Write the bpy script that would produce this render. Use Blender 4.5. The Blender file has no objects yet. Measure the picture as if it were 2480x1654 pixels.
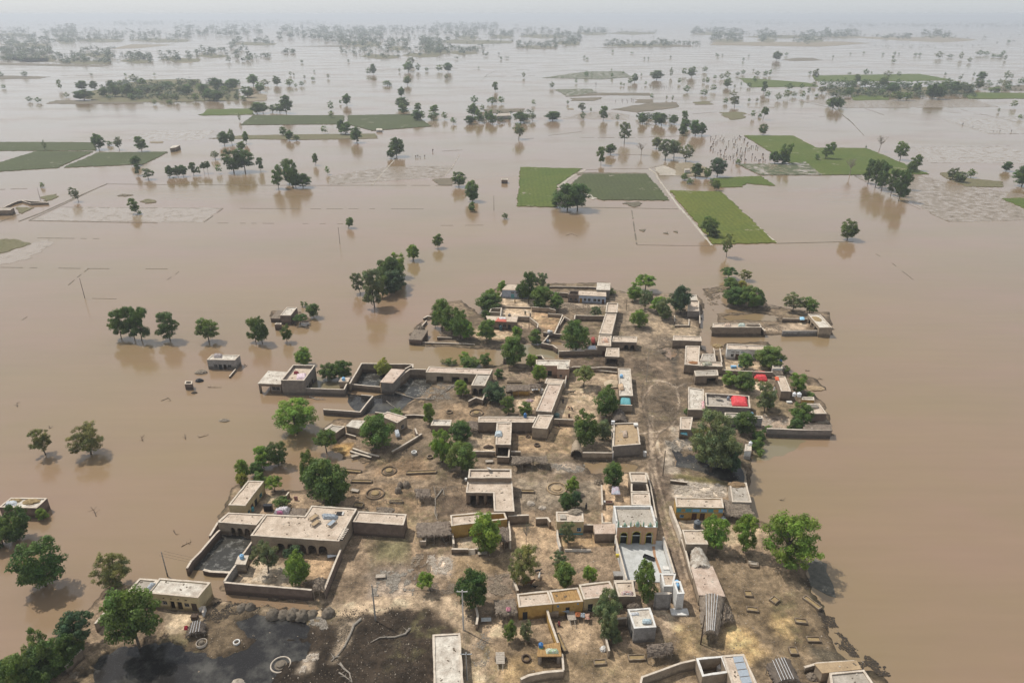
import bpy, math, random
import numpy as np
from mathutils import Vector, Matrix
R = math.radians
scene = bpy.context.scene
col = scene.collection
# ------------------------------------------------------------------ camera
F_PX, CX, CY, CAMH, PITCH = 1720.0, 1240.0, 827.0, 100.0, R(24.72)
cd = bpy.data.cameras.new('camera'); cam = bpy.data.objects.new('camera', cd); col.objects.link(cam)
cam.location = (0, 0, CAMH); cam.rotation_euler = (R(90) - PITCH, 0, 0)
cd.sensor_width = 36; cd.lens = 36 * F_PX / 2480; cd.clip_start = 1; cd.clip_end = 90000
scene.camera = cam
# ------------------------------------------------------------------ light
SUN = Vector((-.52, .33, 1)).normalized()
EL = math.asin(SUN.z); AZ = math.atan2(SUN.x, SUN.y)
w = bpy.data.worlds.new('World'); scene.world = w; w.use_nodes = True
nt = w.node_tree; bg = nt.nodes['Background']
sky = nt.nodes.new('ShaderNodeTexSky'); sky.sky_type = 'NISHITA'; sky.sun_disc = False
sky.sun_elevation = EL; sky.sun_rotation = AZ; sky.air_density = 1.0; sky.dust_density = 1.2; sky.ozone_density = 1.0
hs = nt.nodes.new('ShaderNodeHueSaturation'); hs.inputs['Saturation'].default_value = .5
nt.links.new(sky.outputs[0], hs.inputs['Color'])
hz = nt.nodes.new('ShaderNodeMix'); hz.data_type = 'RGBA'; hz.inputs[0].default_value = .65; hz.inputs[7].default_value = (4.4, 4.7, 5.05, 1)   # even pale haze veil over the whole sky
nt.links.new(hs.outputs[0], hz.inputs[6]); nt.links.new(hz.outputs[2], bg.inputs[0]); bg.inputs[1].default_value = .135
sd = bpy.data.lights.new('sun', 'SUN'); sd.energy = 3.6; sd.angle = R(.6); sd.color = (1, .955, .88)
so = bpy.data.objects.new('sun', sd); col.objects.link(so); so.location = (0, 0, 300)
so.rotation_euler = SUN.to_track_quat('Z', 'Y').to_euler()
vs = scene.view_settings; vs.view_transform = 'Standard'; vs.look = 'None'; vs.exposure = 0.18; vs.gamma = 1; vs.use_curve_mapping = False
scene.cycles.use_denoising = True
scene.cycles.max_bounces = 6; scene.cycles.transparent_max_bounces = 6; scene.cycles.volume_bounces = 0
# ------------------------------------------------------------------ picture coordinates -> the ground they show
TILES = {'A': (0, 0, 2.8325), 'B': (820, 0, 2.8325), 'C': (1650, 0, 2.8325), 'D': (0, 290, 2.8325), 'E': (820, 290, 2.8325),
 'F': (1650, 290, 2.8325), 'G': (980, 640, 4.702), 'H': (1460, 640, 3.918), 'I': (600, 840, 4.702), 'J': (1040, 840, 4.702),
 'K': (1500, 860, 4.354), 'L': (540, 1060, 4.702), 'M': (1000, 1060, 4.702), 'N': (1440, 1100, 3.918), 'O': (0, 640, 3.673),
 'P': (0, 1000, 4.198), 'Q': (0, 1340, 4.198), 'R': (440, 1280, 4.702), 'S': (400, 1440, 3.918), 'T': (900, 1260, 4.702),
 'U': (1080, 1400, 4.198), 'V': (1380, 1200, 5.228), 'W': (1640, 1180, 3.308), 'X': (640, 580, 4.9), 'Y': (1540, 1440, 3.673),
 'Z': (0, 0, 1.0), 'f': (0, 0, .948)}
def P(t, x, y):
    a, b, s = TILES[t]; return a + x / s, b + y / s
cp, sp = math.cos(PITCH), math.sin(PITCH)
def at(px, py, z=0.0):
    u = (px - CX) / F_PX; v = (CY - py) / F_PX
    d = (u, cp + v * sp, -sp + v * cp); k = (z - CAMH) / d[2]
    return Vector((d[0] * k, d[1] * k, z))
def tw(t, x, y, z=0.0): return at(*P(t, x, y), z)
def depth(p): return p[1] * cp - (p[2] - CAMH) * sp
def proj(p):
    zc = depth(p); yc = p[1] * sp + (p[2] - CAMH) * cp
    return CX + F_PX * p[0] / zc, CY - F_PX * yc / zc
def height_to(base, pytop):
    lo, hi = 0.0, 40.0
    for _ in range(24):
        m = (lo + hi) / 2
        if proj((base[0], base[1], base[2] + m))[1] > pytop: lo = m
        else: hi = m
    return hi
# ------------------------------------------------------------------ custom properties
def tag(o, label=None, cat=None, group=None, kind=None):
    if label: o['label'] = label
    if cat: o['category'] = cat
    if group: o['group'] = group
    if kind: o['kind'] = kind
    return o
def empty(name, loc, rz=0):
    o = bpy.data.objects.new(name, None); o.location = loc; o.rotation_euler = (0, 0, rz); col.objects.link(o); o.empty_display_size = .3
    return o
def copy_tree(o, parent=None):
    c = o.copy(); col.objects.link(c); c.parent = parent
    for ch in list(o.children): copy_tree(ch, c)
    return c
# ------------------------------------------------------------------ materials
MATS = {}
def nodes(name):
    m = bpy.data.materials.new(name); m.use_nodes = True
    return m, m.node_tree, m.node_tree.nodes['Principled BSDF']
def pos_noise(nt, scale, detail=4, rough=.6, vec=None):
    n = nt.nodes.new('ShaderNodeTexNoise'); n.inputs['Scale'].default_value = scale; n.inputs['Detail'].default_value = detail; n.inputs['Roughness'].default_value = rough
    if vec is None:
        g = nt.nodes.new('ShaderNodeNewGeometry'); vec = g.outputs['Position']
    nt.links.new(vec, n.inputs['Vector']); return n.outputs['Fac']
def ramp(nt, fac, stops):
    r = nt.nodes.new('ShaderNodeValToRGB'); nt.links.new(fac, r.inputs[0])
    e = r.color_ramp.elements
    while len(e) < len(stops): e.new(.5)
    for k, (p, c) in enumerate(stops):
        e[k].position = p; e[k].color = (c[0], c[1], c[2], 1) if isinstance(c, tuple) else (c, c, c, 1)
    return r.outputs[0]
def mix(nt, fac, a, b, mode='MIX'):
    n = nt.nodes.new('ShaderNodeMix'); n.data_type = 'RGBA'; n.blend_type = mode
    for s, v in ((0, fac), (6, a), (7, b)):
        if isinstance(v, (int, float)): n.inputs[s].default_value = v
        elif isinstance(v, tuple): n.inputs[s].default_value = (*v, 1)
        else: nt.links.new(v, n.inputs[s])
    return n.outputs[2]
def bump(nt, bs, h, strength=.4, dist=.05):
    b = nt.nodes.new('ShaderNodeBump'); b.inputs['Strength'].default_value = strength; b.inputs['Distance'].default_value = dist
    nt.links.new(h, b.inputs['Height']); nt.links.new(b.outputs[0], bs.inputs['Normal'])
def tide_mark(nt, base):   # soaked, stained foot of a wall
    g = nt.nodes.new('ShaderNodeNewGeometry'); sx = nt.nodes.new('ShaderNodeSeparateXYZ'); nt.links.new(g.outputs['Position'], sx.inputs[0])
    n = pos_noise(nt, .9, 5, .7); m = nt.nodes.new('ShaderNodeMath'); m.operation = 'MULTIPLY_ADD'; nt.links.new(n, m.inputs[0]); m.inputs[1].default_value = -1.6; nt.links.new(sx.outputs[2], m.inputs[2])
    d = nt.nodes.new('ShaderNodeMath'); d.operation = 'MULTIPLY'; nt.links.new(m.outputs[0], d.inputs[0]); d.inputs[1].default_value = 1.0
    return mix(nt, 1., base, ramp(nt, d.outputs[0], [(0., (.50, .47, .44)), (.45, (1., 1., 1.))]), 'MULTIPLY')
def surf(name, c, c2=None, rough=.9, s1=.5, s2=6, amt=.35, bmp=.3, spec=.2, tide=False):
    """plastered or earthen surface: base colour, a second colour in blotches and fine grain"""
    if name in MATS: return MATS[name]
    m, nt, bs = nodes(name)
    c2 = c2 or tuple(v * .62 for v in c)
    a = pos_noise(nt, s1, 5, .62); b = pos_noise(nt, s2, 3, .7)
    base = mix(nt, ramp(nt, a, [(.38, 0.), (.68, 1.)]), c, c2)
    fine = ramp(nt, b, [(.25, 1 - amt), (.75, 1 + amt * .4)])
    base = mix(nt, 1., base, fine, 'MULTIPLY')
    if tide: base = tide_mark(nt, base)
    nt.links.new(base, bs.inputs['Base Color'])
    bs.inputs['Roughness'].default_value = rough; bs.inputs['Specular IOR Level'].default_value = spec
    if bmp: bump(nt, bs, b, bmp, .06)
    MATS[name] = m; return m
def plain(name, c, rough=.7, metal=0, spec=.3):
    if name in MATS: return MATS[name]
    m, nt, bs = nodes(name)
    b = pos_noise(nt, 5, 3, .6)
    nt.links.new(mix(nt, 1., c, ramp(nt, b, [(.3, .8), (.7, 1.1)]), 'MULTIPLY'), bs.inputs['Base Color'])
    bs.inputs['Roughness'].default_value = rough; bs.inputs['Metallic'].default_value = metal; bs.inputs['Specular IOR Level'].default_value = spec
    MATS[name] = m; return m
def brick_mat(name, c, c2, mortar):
    if name in MATS: return MATS[name]
    m, nt, bs = nodes(name)
    g = nt.nodes.new('ShaderNodeNewGeometry'); sx = nt.nodes.new('ShaderNodeSeparateXYZ'); nt.links.new(g.outputs['Position'], sx.inputs[0])
    ad = nt.nodes.new('ShaderNodeMath'); nt.links.new(sx.outputs[0], ad.inputs[0]); nt.links.new(sx.outputs[1], ad.inputs[1])
    cx = nt.nodes.new('ShaderNodeCombineXYZ'); nt.links.new(ad.outputs[0], cx.inputs[0]); nt.links.new(sx.outputs[2], cx.inputs[1])
    t = nt.nodes.new('ShaderNodeTexBrick'); nt.links.new(cx.outputs[0], t.inputs[0])
    t.inputs['Color1'].default_value = (*c, 1); t.inputs['Color2'].default_value = (*c2, 1); t.inputs['Mortar'].default_value = (*mortar, 1)
    t.inputs['Scale'].default_value = 1; t.inputs['Brick Width'].default_value = .24; t.inputs['Row Height'].default_value = .085; t.inputs['Mortar Size'].default_value = .008
    n = pos_noise(nt, .9, 5, .65)
    nt.links.new(tide_mark(nt, mix(nt, 1., t.outputs[0], ramp(nt, n, [(.3, .62), (.7, 1.15)]), 'MULTIPLY')), bs.inputs['Base Color'])
    bs.inputs['Roughness'].default_value = .9; bump(nt, bs, t.outputs['Fac'], -.3, .01)
    MATS[name] = m; return m
MUD = surf('mud_wall_mat', (.255, .195, .14), (.17, .13, .098), s1=.7, tide=True)
MUDL = surf('light_mud_wall_mat', (.36, .285, .205), (.25, .195, .14), s1=.6, tide=True)
PLAS = surf('roof_plaster', (.56, .455, .355), (.38, .295, .22), s1=.5, s2=3.5, amt=.34, bmp=.2)
PLASP = surf('roof_plaster_pink', (.54, .43, .345), (.39, .285, .215), s1=.45, s2=4, amt=.34, bmp=.2)
PLASW = surf('roof_plaster_whitish', (.60, .545, .46), (.37, .31, .25), s1=.6, s2=3, amt=.36, bmp=.2)
PLASG = surf('roof_plaster_grey', (.42, .37, .31), (.29, .25, .2), s1=.4, s2=3, amt=.3, bmp=.2)
EARTHR = surf('roof_earth', (.40, .29, .175), (.30, .215, .13), s1=.8, s2=5, amt=.3)
COPE = surf('coping_plaster', (.58, .50, .405), (.42, .345, .27), s1=1.2, s2=7, amt=.25)
COPEW = surf('coping_white', (.66, .64, .60), (.50, .46, .41), s1=1.2, s2=7, amt=.25)
GREY = surf('grey_cement', (.33, .31, .285), (.22, .2, .18), s1=.8, s2=5, tide=True)
WHITE = surf('whitewash', (.70, .69, .66), (.50, .47, .43), s1=.7, s2=5, amt=.2, tide=True)
BLUEW = surf('pale_blue_wash', (.42, .47, .56), (.34, .37, .42), s1=.7, tide=True)
YELL = surf('ochre_wash', (.50, .32, .10), (.38, .23, .075), s1=.8, s2=6, amt=.25, tide=True)
CREAM = surf('cream_wash', (.55, .44, .25), (.42, .33, .19), s1=.7, s2=6, amt=.25, tide=True)
PINK = surf('pink_plaster', (.46, .30, .215), (.36, .235, .165), s1=.7, tide=True)
PEACH = surf('peach_wash', (.50, .31, .185), (.42, .255, .15), s1=1.5, amt=.2)
BRICK = brick_mat('brown_brick', (.20, .135, .098), (.155, .108, .082), (.13, .105, .085))
BRICKG = brick_mat('grey_brick', (.24, .20, .165), (.19, .16, .135), (.15, .13, .11))
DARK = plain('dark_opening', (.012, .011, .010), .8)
DOORB = plain('brown_door', (.075, .032, .02), .5); DOORG = plain('green_door', (.035, .075, .055), .5)
DOORK = plain('black_door', (.018, .022, .024), .5); DOORY = plain('wood_door', (.26, .15, .045), .6)
TEAL = plain('teal_paint', (.10, .30, .32), .6); BLUEP = plain('blue_plastic', (.045, .15, .34), .35); BLUEL = plain('light_blue_plastic', (.22, .42, .62), .35)
REDT = plain('red_tarpaulin', (.56, .055, .06), .5); WOOD = surf('grey_wood', (.30, .25, .19), (.2, .16, .12), s1=3, s2=14)
WOODP = surf('pale_wood', (.44, .38, .31), (.3, .25, .2), s1=3, s2=14); WOODD = surf('dark_wood', (.10, .07, .05), s1=3, s2=14)
STEEL = plain('galvanised_steel', (.42, .44, .45), .4, .6); CLOTHW = plain('white_cloth', (.72, .72, .72), .8); PINKC = plain('pink_cloth', (.55, .2, .34), .8)
GREENC = plain('green_cloth', (.16, .42, .12), .8); ORNG = plain('orange_cloth', (.6, .22, .05), .8); GREYT = plain('grey_plastic_sheet', (.30, .33, .36), .35)
CONC = surf('courtyard_concrete', (.50, .50, .475), (.38, .375, .35), s1=.7, s2=7, amt=.25, bmp=.1)
STRAW = surf('straw', (.36, .26, .13), (.25, .175, .09), s1=2, s2=12, amt=.5, bmp=.8)
DUNG = surf('dung_plaster', (.20, .165, .125), (.13, .105, .08), s1=2, s2=9, amt=.45, bmp=.8)
BLACK = plain('black_plastic', (.012, .012, .014), .4); CABLE = plain('cable', (.05, .05, .05), .6)
def thatch_mat(name, c, c2, ang):
    m, nt, bs = nodes(name)
    g = nt.nodes.new('ShaderNodeNewGeometry'); mp = nt.nodes.new('ShaderNodeMapping'); mp.vector_type = 'POINT'
    nt.links.new(g.outputs['Position'], mp.inputs[0]); mp.inputs['Rotation'].default_value = (0, 0, ang); mp.inputs['Scale'].default_value = (12, .9, 4)
    n = pos_noise(nt, 1.0, 4, .7, mp.outputs[0]); b = pos_noise(nt, 1.1, 4, .6)
    base = mix(nt, ramp(nt, b, [(.35, 0.), (.7, 1.)]), c, c2)
    nt.links.new(mix(nt, 1., base, ramp(nt, n, [(.3, .45), (.72, 1.25)]), 'MULTIPLY'), bs.inputs['Base Color'])
    bs.inputs['Roughness'].default_value = .95; bs.inputs['Specular IOR Level'].default_value = .1; bump(nt, bs, n, .9, .08); return m
THATCH = thatch_mat('grey_thatch', (.26, .21, .16), (.17, .135, .105), 0)
THATCHX = thatch_mat('grey_thatch_cross', (.25, .20, .155), (.16, .125, .1), R(90))
THATCHB = thatch_mat('brown_reed', (.42, .26, .11), (.30, .18, .08), R(8))
TARP = thatch_mat('brown_tarpaulin', (.15, .12, .095), (.10, .082, .068), R(15))
# foliage: the object's own colour times a per-lobe tint
def leaf_mat():
    m, nt, bs = nodes('foliage')
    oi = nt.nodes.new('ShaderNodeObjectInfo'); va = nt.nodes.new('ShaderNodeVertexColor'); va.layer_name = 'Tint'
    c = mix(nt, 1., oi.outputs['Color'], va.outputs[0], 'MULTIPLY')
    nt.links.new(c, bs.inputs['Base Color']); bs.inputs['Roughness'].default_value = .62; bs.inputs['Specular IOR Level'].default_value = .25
    tr = nt.nodes.new('ShaderNodeBsdfTranslucent'); nt.links.new(mix(nt, 1., c, (1.15, 1.3, .6), 'MULTIPLY'), tr.inputs[0])
    ms = nt.nodes.new('ShaderNodeMixShader'); ms.inputs[0].default_value = .3
    nt.links.new(bs.outputs[0], ms.inputs[1]); nt.links.new(tr.outputs[0], ms.inputs[2])
    nt.links.new(ms.outputs[0], nt.nodes['Material Output'].inputs[0]); return m
LEAF = leaf_mat(); BARK = surf('bark', (.12, .095, .07), (.075, .06, .045), s1=3, s2=14); BARKP = surf('pale_dead_wood', (.33, .29, .24), (.24, .2, .16), s1=3, s2=14)
# ------------------------------------------------------------------ mesh builder (world coordinates, one object per build)
class MB:
    def __init__(s): s.v = []; s.f = []; s.m = []
    def add(s, vs, fs, mi=0):
        k = len(s.v); s.v += [tuple(v) for v in vs]; s.f += [tuple(i + k for i in f) for f in fs]; s.m += [mi] * len(fs)
    def hexa(s, b, t, mi=0):   # 4 bottom points, 4 top points
        s.add(list(b) + list(t), [(3, 2, 1, 0), (4, 5, 6, 7), (0, 1, 5, 4), (1, 2, 6, 5), (2, 3, 7, 6), (3, 0, 4, 7)], mi)
    def box(s, c, d, rz=0, mi=0, taper=1.0):
        cr, sr = math.cos(rz), math.sin(rz); q = []
        for z, k in ((-.5, 1), (.5, taper)):
            for x, y in ((-.5, -.5), (.5, -.5), (.5, .5), (-.5, .5)):
                X, Y = x * d[0] * k, y * d[1] * k; q.append((c[0] + X * cr - Y * sr, c[1] + X * sr + Y * cr, c[2] + z * d[2]))
        s.hexa(q[:4], q[4:], mi)
    def prism(s, pts, z0, z1, mi=0):
        n = len(pts); s.add([(p[0], p[1], z0) for p in pts] + [(p[0], p[1], z1) for p in pts],
              [tuple(range(n))[::-1], tuple(range(n, 2 * n))] + [(i, (i + 1) % n, n + (i + 1) % n, n + i) for i in range(n)], mi)
    def tube(s, path, radii, n=6, mi=0):
        k = len(s.v); path = [Vector(p) for p in path]
        if not hasattr(radii, '__len__'): radii = [radii] * len(path)
        for i, p in enumerate(path):
            d = (path[min(i + 1, len(path) - 1)] - path[max(i - 1, 0)]); d = d.normalized() if d.length > 1e-9 else Vector((0, 0, 1))
            a = d.cross(Vector((.3, .9, .1))).normalized(); b = d.cross(a)
            for j in range(n):
                t = 2 * math.pi * j / n; s.v.append(tuple(p + (a * math.cos(t) + b * math.sin(t)) * radii[i]))
        for i in range(len(path) - 1):
            for j in range(n):
                s.f.append((k + i * n + j, k + i * n + (j + 1) % n, k + (i + 1) * n + (j + 1) % n, k + (i + 1) * n + j)); s.m.append(mi)
        s.f.append(tuple(k + j for j in range(n))[::-1]); s.m.append(mi)
        e = k + (len(path) - 1) * n; s.f.append(tuple(e + j for j in range(n))); s.m.append(mi)
    def lathe(s, c, prof, n=14, mi=0, cap=True, sx=1, sy=1):
        k = len(s.v)
        for r, z in prof:
            for j in range(n):
                t = 2 * math.pi * j / n; s.v.append((c[0] + r * sx * math.cos(t), c[1] + r * sy * math.sin(t), c[2] + z))
        for i in range(len(prof) - 1):
            for j in range(n):
                s.f.append((k + i * n + j, k + i * n + (j + 1) % n, k + (i + 1) * n + (j + 1) % n, k + (i + 1) * n + j)); s.m.append(mi)
        if cap:
            e = k + (len(prof) - 1) * n; s.f.append(tuple(e + j for j in range(n))); s.m.append(mi)
    def lump(s, c, r, seed=0, mi=0, n=7, m=4):
        rn = random.Random(seed); k = len(s.v)
        for i in range(m + 1):
            ph = math.pi * .5 * i / m
            for j in range(n):
                t = 2 * math.pi * j / n; q = rn.uniform(.78, 1.15)
                s.v.append((c[0] + r[0] * math.cos(ph) * math.cos(t) * q, c[1] + r[1] * math.cos(ph) * math.sin(t) * q, c[2] + r[2] * math.sin(ph) * rn.uniform(.9, 1.1)))
        for i in range(m):
            for j in range(n):
                s.f.append((k + i * n + j, k + i * n + (j + 1) % n, k + (i + 1) * n + (j + 1) % n, k + (i + 1) * n + j)); s.m.append(mi)
        e = k + m * n; s.f.append(tuple(e + j for j in range(n))); s.m.append(mi)
    def build(s, name, mat, parent=None, smooth=False, root=None):
        mats = mat if isinstance(mat, (list, tuple)) else [mat]
        o_ = Vector((0, 0, 0))
        p = parent
        while p is not None: o_ += Vector(p.location); p = p.parent
        me = bpy.data.meshes.new(name)
        if parent is None and s.v and root is None:
            a = np.array(s.v); o_ = Vector(((a[:, 0].min() + a[:, 0].max()) / 2, (a[:, 1].min() + a[:, 1].max()) / 2, a[:, 2].min()))
        if root is not None: o_ = Vector(root)
        me.from_pydata([(v[0] - o_.x, v[1] - o_.y, v[2] - o_.z) for v in s.v], [], s.f)
        for m in mats: me.materials.append(m)
        if len(mats) > 1: me.polygons.foreach_set('material_index', s.m)
        if smooth: me.polygons.foreach_set('use_smooth', [True] * len(s.f))
        me.update(); o = bpy.data.objects.new(name, me); col.objects.link(o)
        if parent is not None: o.parent = parent
        else: o.location = o_
        return o
def vnoise(x, y, scale, seed):
    rs = np.random.RandomState(seed); tb = rs.rand(256, 256)
    X = x * scale + 1000.0; Y = y * scale + 1000.0
    xi = np.floor(X).astype(int); yi = np.floor(Y).astype(int); fx = X - xi; fy = Y - yi
    fx = fx * fx * (3 - 2 * fx); fy = fy * fy * (3 - 2 * fy)
    a = tb[xi % 256, yi % 256]; b = tb[(xi + 1) % 256, yi % 256]; c = tb[xi % 256, (yi + 1) % 256]; d = tb[(xi + 1) % 256, (yi + 1) % 256]
    return (a * (1 - fx) + b * fx) * (1 - fy) + (c * (1 - fx) + d * fx) * fy
def fbm(x, y, scale, seed, o=4):
    r = 0; a = .5
    for k in range(o): r = r + a * vnoise(x, y, scale * 2 ** k, seed + k); a *= .5
    return r
def sdist(X, Y, poly):   # signed distance, positive inside
    n = len(poly); d = np.full(X.shape, 1e9); ins = np.zeros(X.shape, bool)
    for i in range(n):
        ax, ay = poly[i][0], poly[i][1]; bx, by = poly[(i + 1) % n][0], poly[(i + 1) % n][1]
        ex, ey = bx - ax, by - ay; L = ex * ex + ey * ey + 1e-12
        t = np.clip(((X - ax) * ex + (Y - ay) * ey) / L, 0, 1)
        d = np.minimum(d, (X - ax - t * ex) ** 2 + (Y - ay - t * ey) ** 2)
        c = ((ay > Y) != (by > Y)) & (X < (bx - ax) * (Y - ay) / ((by - ay) if by != ay else 1e-12) + ax); ins ^= c
    d = np.sqrt(d); return np.where(ins, d, -d)
def ldist(X, Y, line):
    d = np.full(X.shape, 1e9)
    for i in range(len(line) - 1):
        ax, ay = line[i][0], line[i][1]; ex, ey = line[i + 1][0] - ax, line[i + 1][1] - ay; L = ex * ex + ey * ey + 1e-12
        t = np.clip(((X - ax) * ex + (Y - ay) * ey) / L, 0, 1); d = np.minimum(d, (X - ax - t * ex) ** 2 + (Y - ay - t * ey) ** 2)
    return np.sqrt(d)
def sst(x, a, b):
    t = np.clip((x - a) / (b - a), 0, 1); return t * t * (3 - 2 * t)
def pts(t, s): # "x,y x,y" -> list of picture points
    return [P(t, *map(float, q.split(','))) for q in s.split()]
def wpts(t, s, z=0.0): return [at(a, b, z) for a, b in pts(t, s)]
# ------------------------------------------------------------------ water
def water_mat(name, c, c2, rough, speck=None, wave=.06):
    m, nt, bs = nodes(name)
    g = nt.nodes.new('ShaderNodeNewGeometry')
    mp = nt.nodes.new('ShaderNodeMapping'); nt.links.new(g.outputs['Position'], mp.inputs[0]); mp.inputs['Scale'].default_value = (.5, 1.0, 1)
    a = pos_noise(nt, .012, 5, .6, mp.outputs[0]); base = mix(nt, ramp(nt, a, [(.36, 0.), (.62, 1.)]), c, c2)
    if not speck:
        base = mix(nt, ramp(nt, pos_noise(nt, .028, 4, .55, mp.outputs[0]), [(.40, 0.), (.66, .6)]), base, tuple(v * k for v, k in zip(c, (1.05, .95, 1.22))))
        mp3 = nt.nodes.new('ShaderNodeMapping'); nt.links.new(g.outputs['Position'], mp3.inputs[0]); mp3.inputs['Scale'].default_value = (.03, .35, 1); mp3.inputs['Rotation'].default_value = (0, 0, .25)
        base = mix(nt, 1., base, ramp(nt, pos_noise(nt, 1., 5, .65, mp3.outputs[0]), [(.35, .975), (.65, 1.02)]), 'MULTIPLY')
    if speck:
        sc, lo, hi, cs = speck[:4]; b = pos_noise(nt, sc, 6, .75)
        if len(speck) > 4: base = mix(nt, ramp(nt, pos_noise(nt, .13, 6, .66), [(.49, 0.), (.64, 1.)]), base, speck[4])
        k = ramp(nt, b, [(lo, 0.), (hi, 1.)]); base = mix(nt, k, base, cs)
        nt.links.new(mix(nt, k, (rough,) * 3, (.85,) * 3), bs.inputs['Roughness'])
    else: nt.links.new(ramp(nt, pos_noise(nt, .02, 4, .6, mp.outputs[0]), [(.4, rough), (.65, rough + .12)]), bs.inputs['Roughness'])
    nt.links.new(base, bs.inputs['Base Color']); bs.inputs['IOR'].default_value = 1.33; bs.inputs['Specular IOR Level'].default_value = .45 if speck else .9
    mp2 = nt.nodes.new('ShaderNodeMapping'); nt.links.new(g.outputs['Position'], mp2.inputs[0]); mp2.inputs['Scale'].default_value = (.7, 1.3, 1)
    n = pos_noise(nt, 1.6, 3, .5, mp2.outputs[0]); bump(nt, bs, n, wave, .12); return m
WATER = water_mat('flood_water_mat', (.226, .156, .085), (.200, .144, .077), .09)
mb = MB(); mb.add([(-30000, -400, 0), (30000, -400, 0), (30000, 45000, 0), (-30000, 45000, 0)], [(0, 1, 2, 3)])
tag(mb.build('flood_water', WATER), 'wide brown flood water covering the fields to the horizon', kind='structure')
# ------------------------------------------------------------------ village ground (one terrain sheet; colours are mud, straw, rubble, plaster floors)
LAND = [("f", "-60,1640 -40,1562 20,1530 90,1490 160,1440 215,1392 240,1350 290,1338 330,1345 420,1400 480,1385 500,1350 520,1330 545,1300 575,1240 510,1222 503,1195 530,1120 575,1100 610,1112 640,1128 700,1125 690,1080 750,1075 790,1050 762,1030 745,1005 740,985 765,962 800,962 850,950 880,945 925,941 950,917 988,915 995,900 985,880 1000,862 1130,842 1145,838 1160,828 1215,838 1245,834 1290,828 1300,820 1370,812 1335,792 1280,786 1200,790 1150,803 1080,800 950,794 938,790 945,760 985,726 1000,695 1060,690 1110,728 1130,715 1105,700 1110,680 1140,660 1160,653 1395,648 1410,666 1440,672 1600,676 1618,700 1607,740 1610,800 1632,815 1655,800 1665,788 1765,785 1785,830 1805,850 1845,880 1868,905 1890,925 1905,955 1912,1003 1760,1006 1738,1012 1728,1060 1724,1120 1718,1160 1730,1185 1760,1200 1800,1220 1850,1290 1860,1340 1875,1375 1900,1400 1905,1440 1925,1490 1960,1530 2000,1530 2045,1560 2070,1640"),
 ("f", "1613,664 1660,655 1740,668 1765,700 1830,712 1905,716 1914,770 1634,770 1632,742 1700,748 1800,738 1760,716 1690,714 1640,694"),
 ("H", "1080,470 1500,440 1730,480 1740,620 1100,570"), ("f", "1842,860 1875,868 1900,897 1860,890"), ("X", "90,850 400,850 560,960 520,1055 380,1040 330,990 80,985"),
 ("D", "1340,375 1460,372 1475,385 1420,400 1360,392")]
PONDS = [("f", "215,1660 225,1520 280,1492 380,1480 415,1492 450,1508 520,1518 560,1498 590,1478 650,1472 700,1482 690,1510 640,1530 610,1560 610,1640"),
 ("f", "556,1432 575,1422 640,1424 700,1440 690,1458 640,1470 570,1455"), ("f", "700,1060 770,1052 850,1062 830,1080 760,1100 705,1092"),
 ("f", "1540,1015 1570,1050 1620,1045 1690,1060 1716,1085 1712,1112 1690,1112 1620,1085 1560,1066"), ("f", "1340,1063 1390,1062 1470,1068 1450,1084 1360,1085"),
 ("f", "480,1352 520,1358 700,1386 740,1392 700,1402 600,1390 500,1372"), ("f", "972,738 1012,728 1008,780 985,790"), ("X", "380,985 540,980 510,1030 400,1035"),
 ("H", "1050,290 1160,260 1180,370 1080,370"), ("H", "1140,495 1450,465 1660,500 1650,540 1400,525 1200,530"), ("N", "0,85 300,90 260,140 0,180"), ("H", "560,800 690,790 690,850 640,900")]
LIGHTC = (.44, .355, .255)
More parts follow.
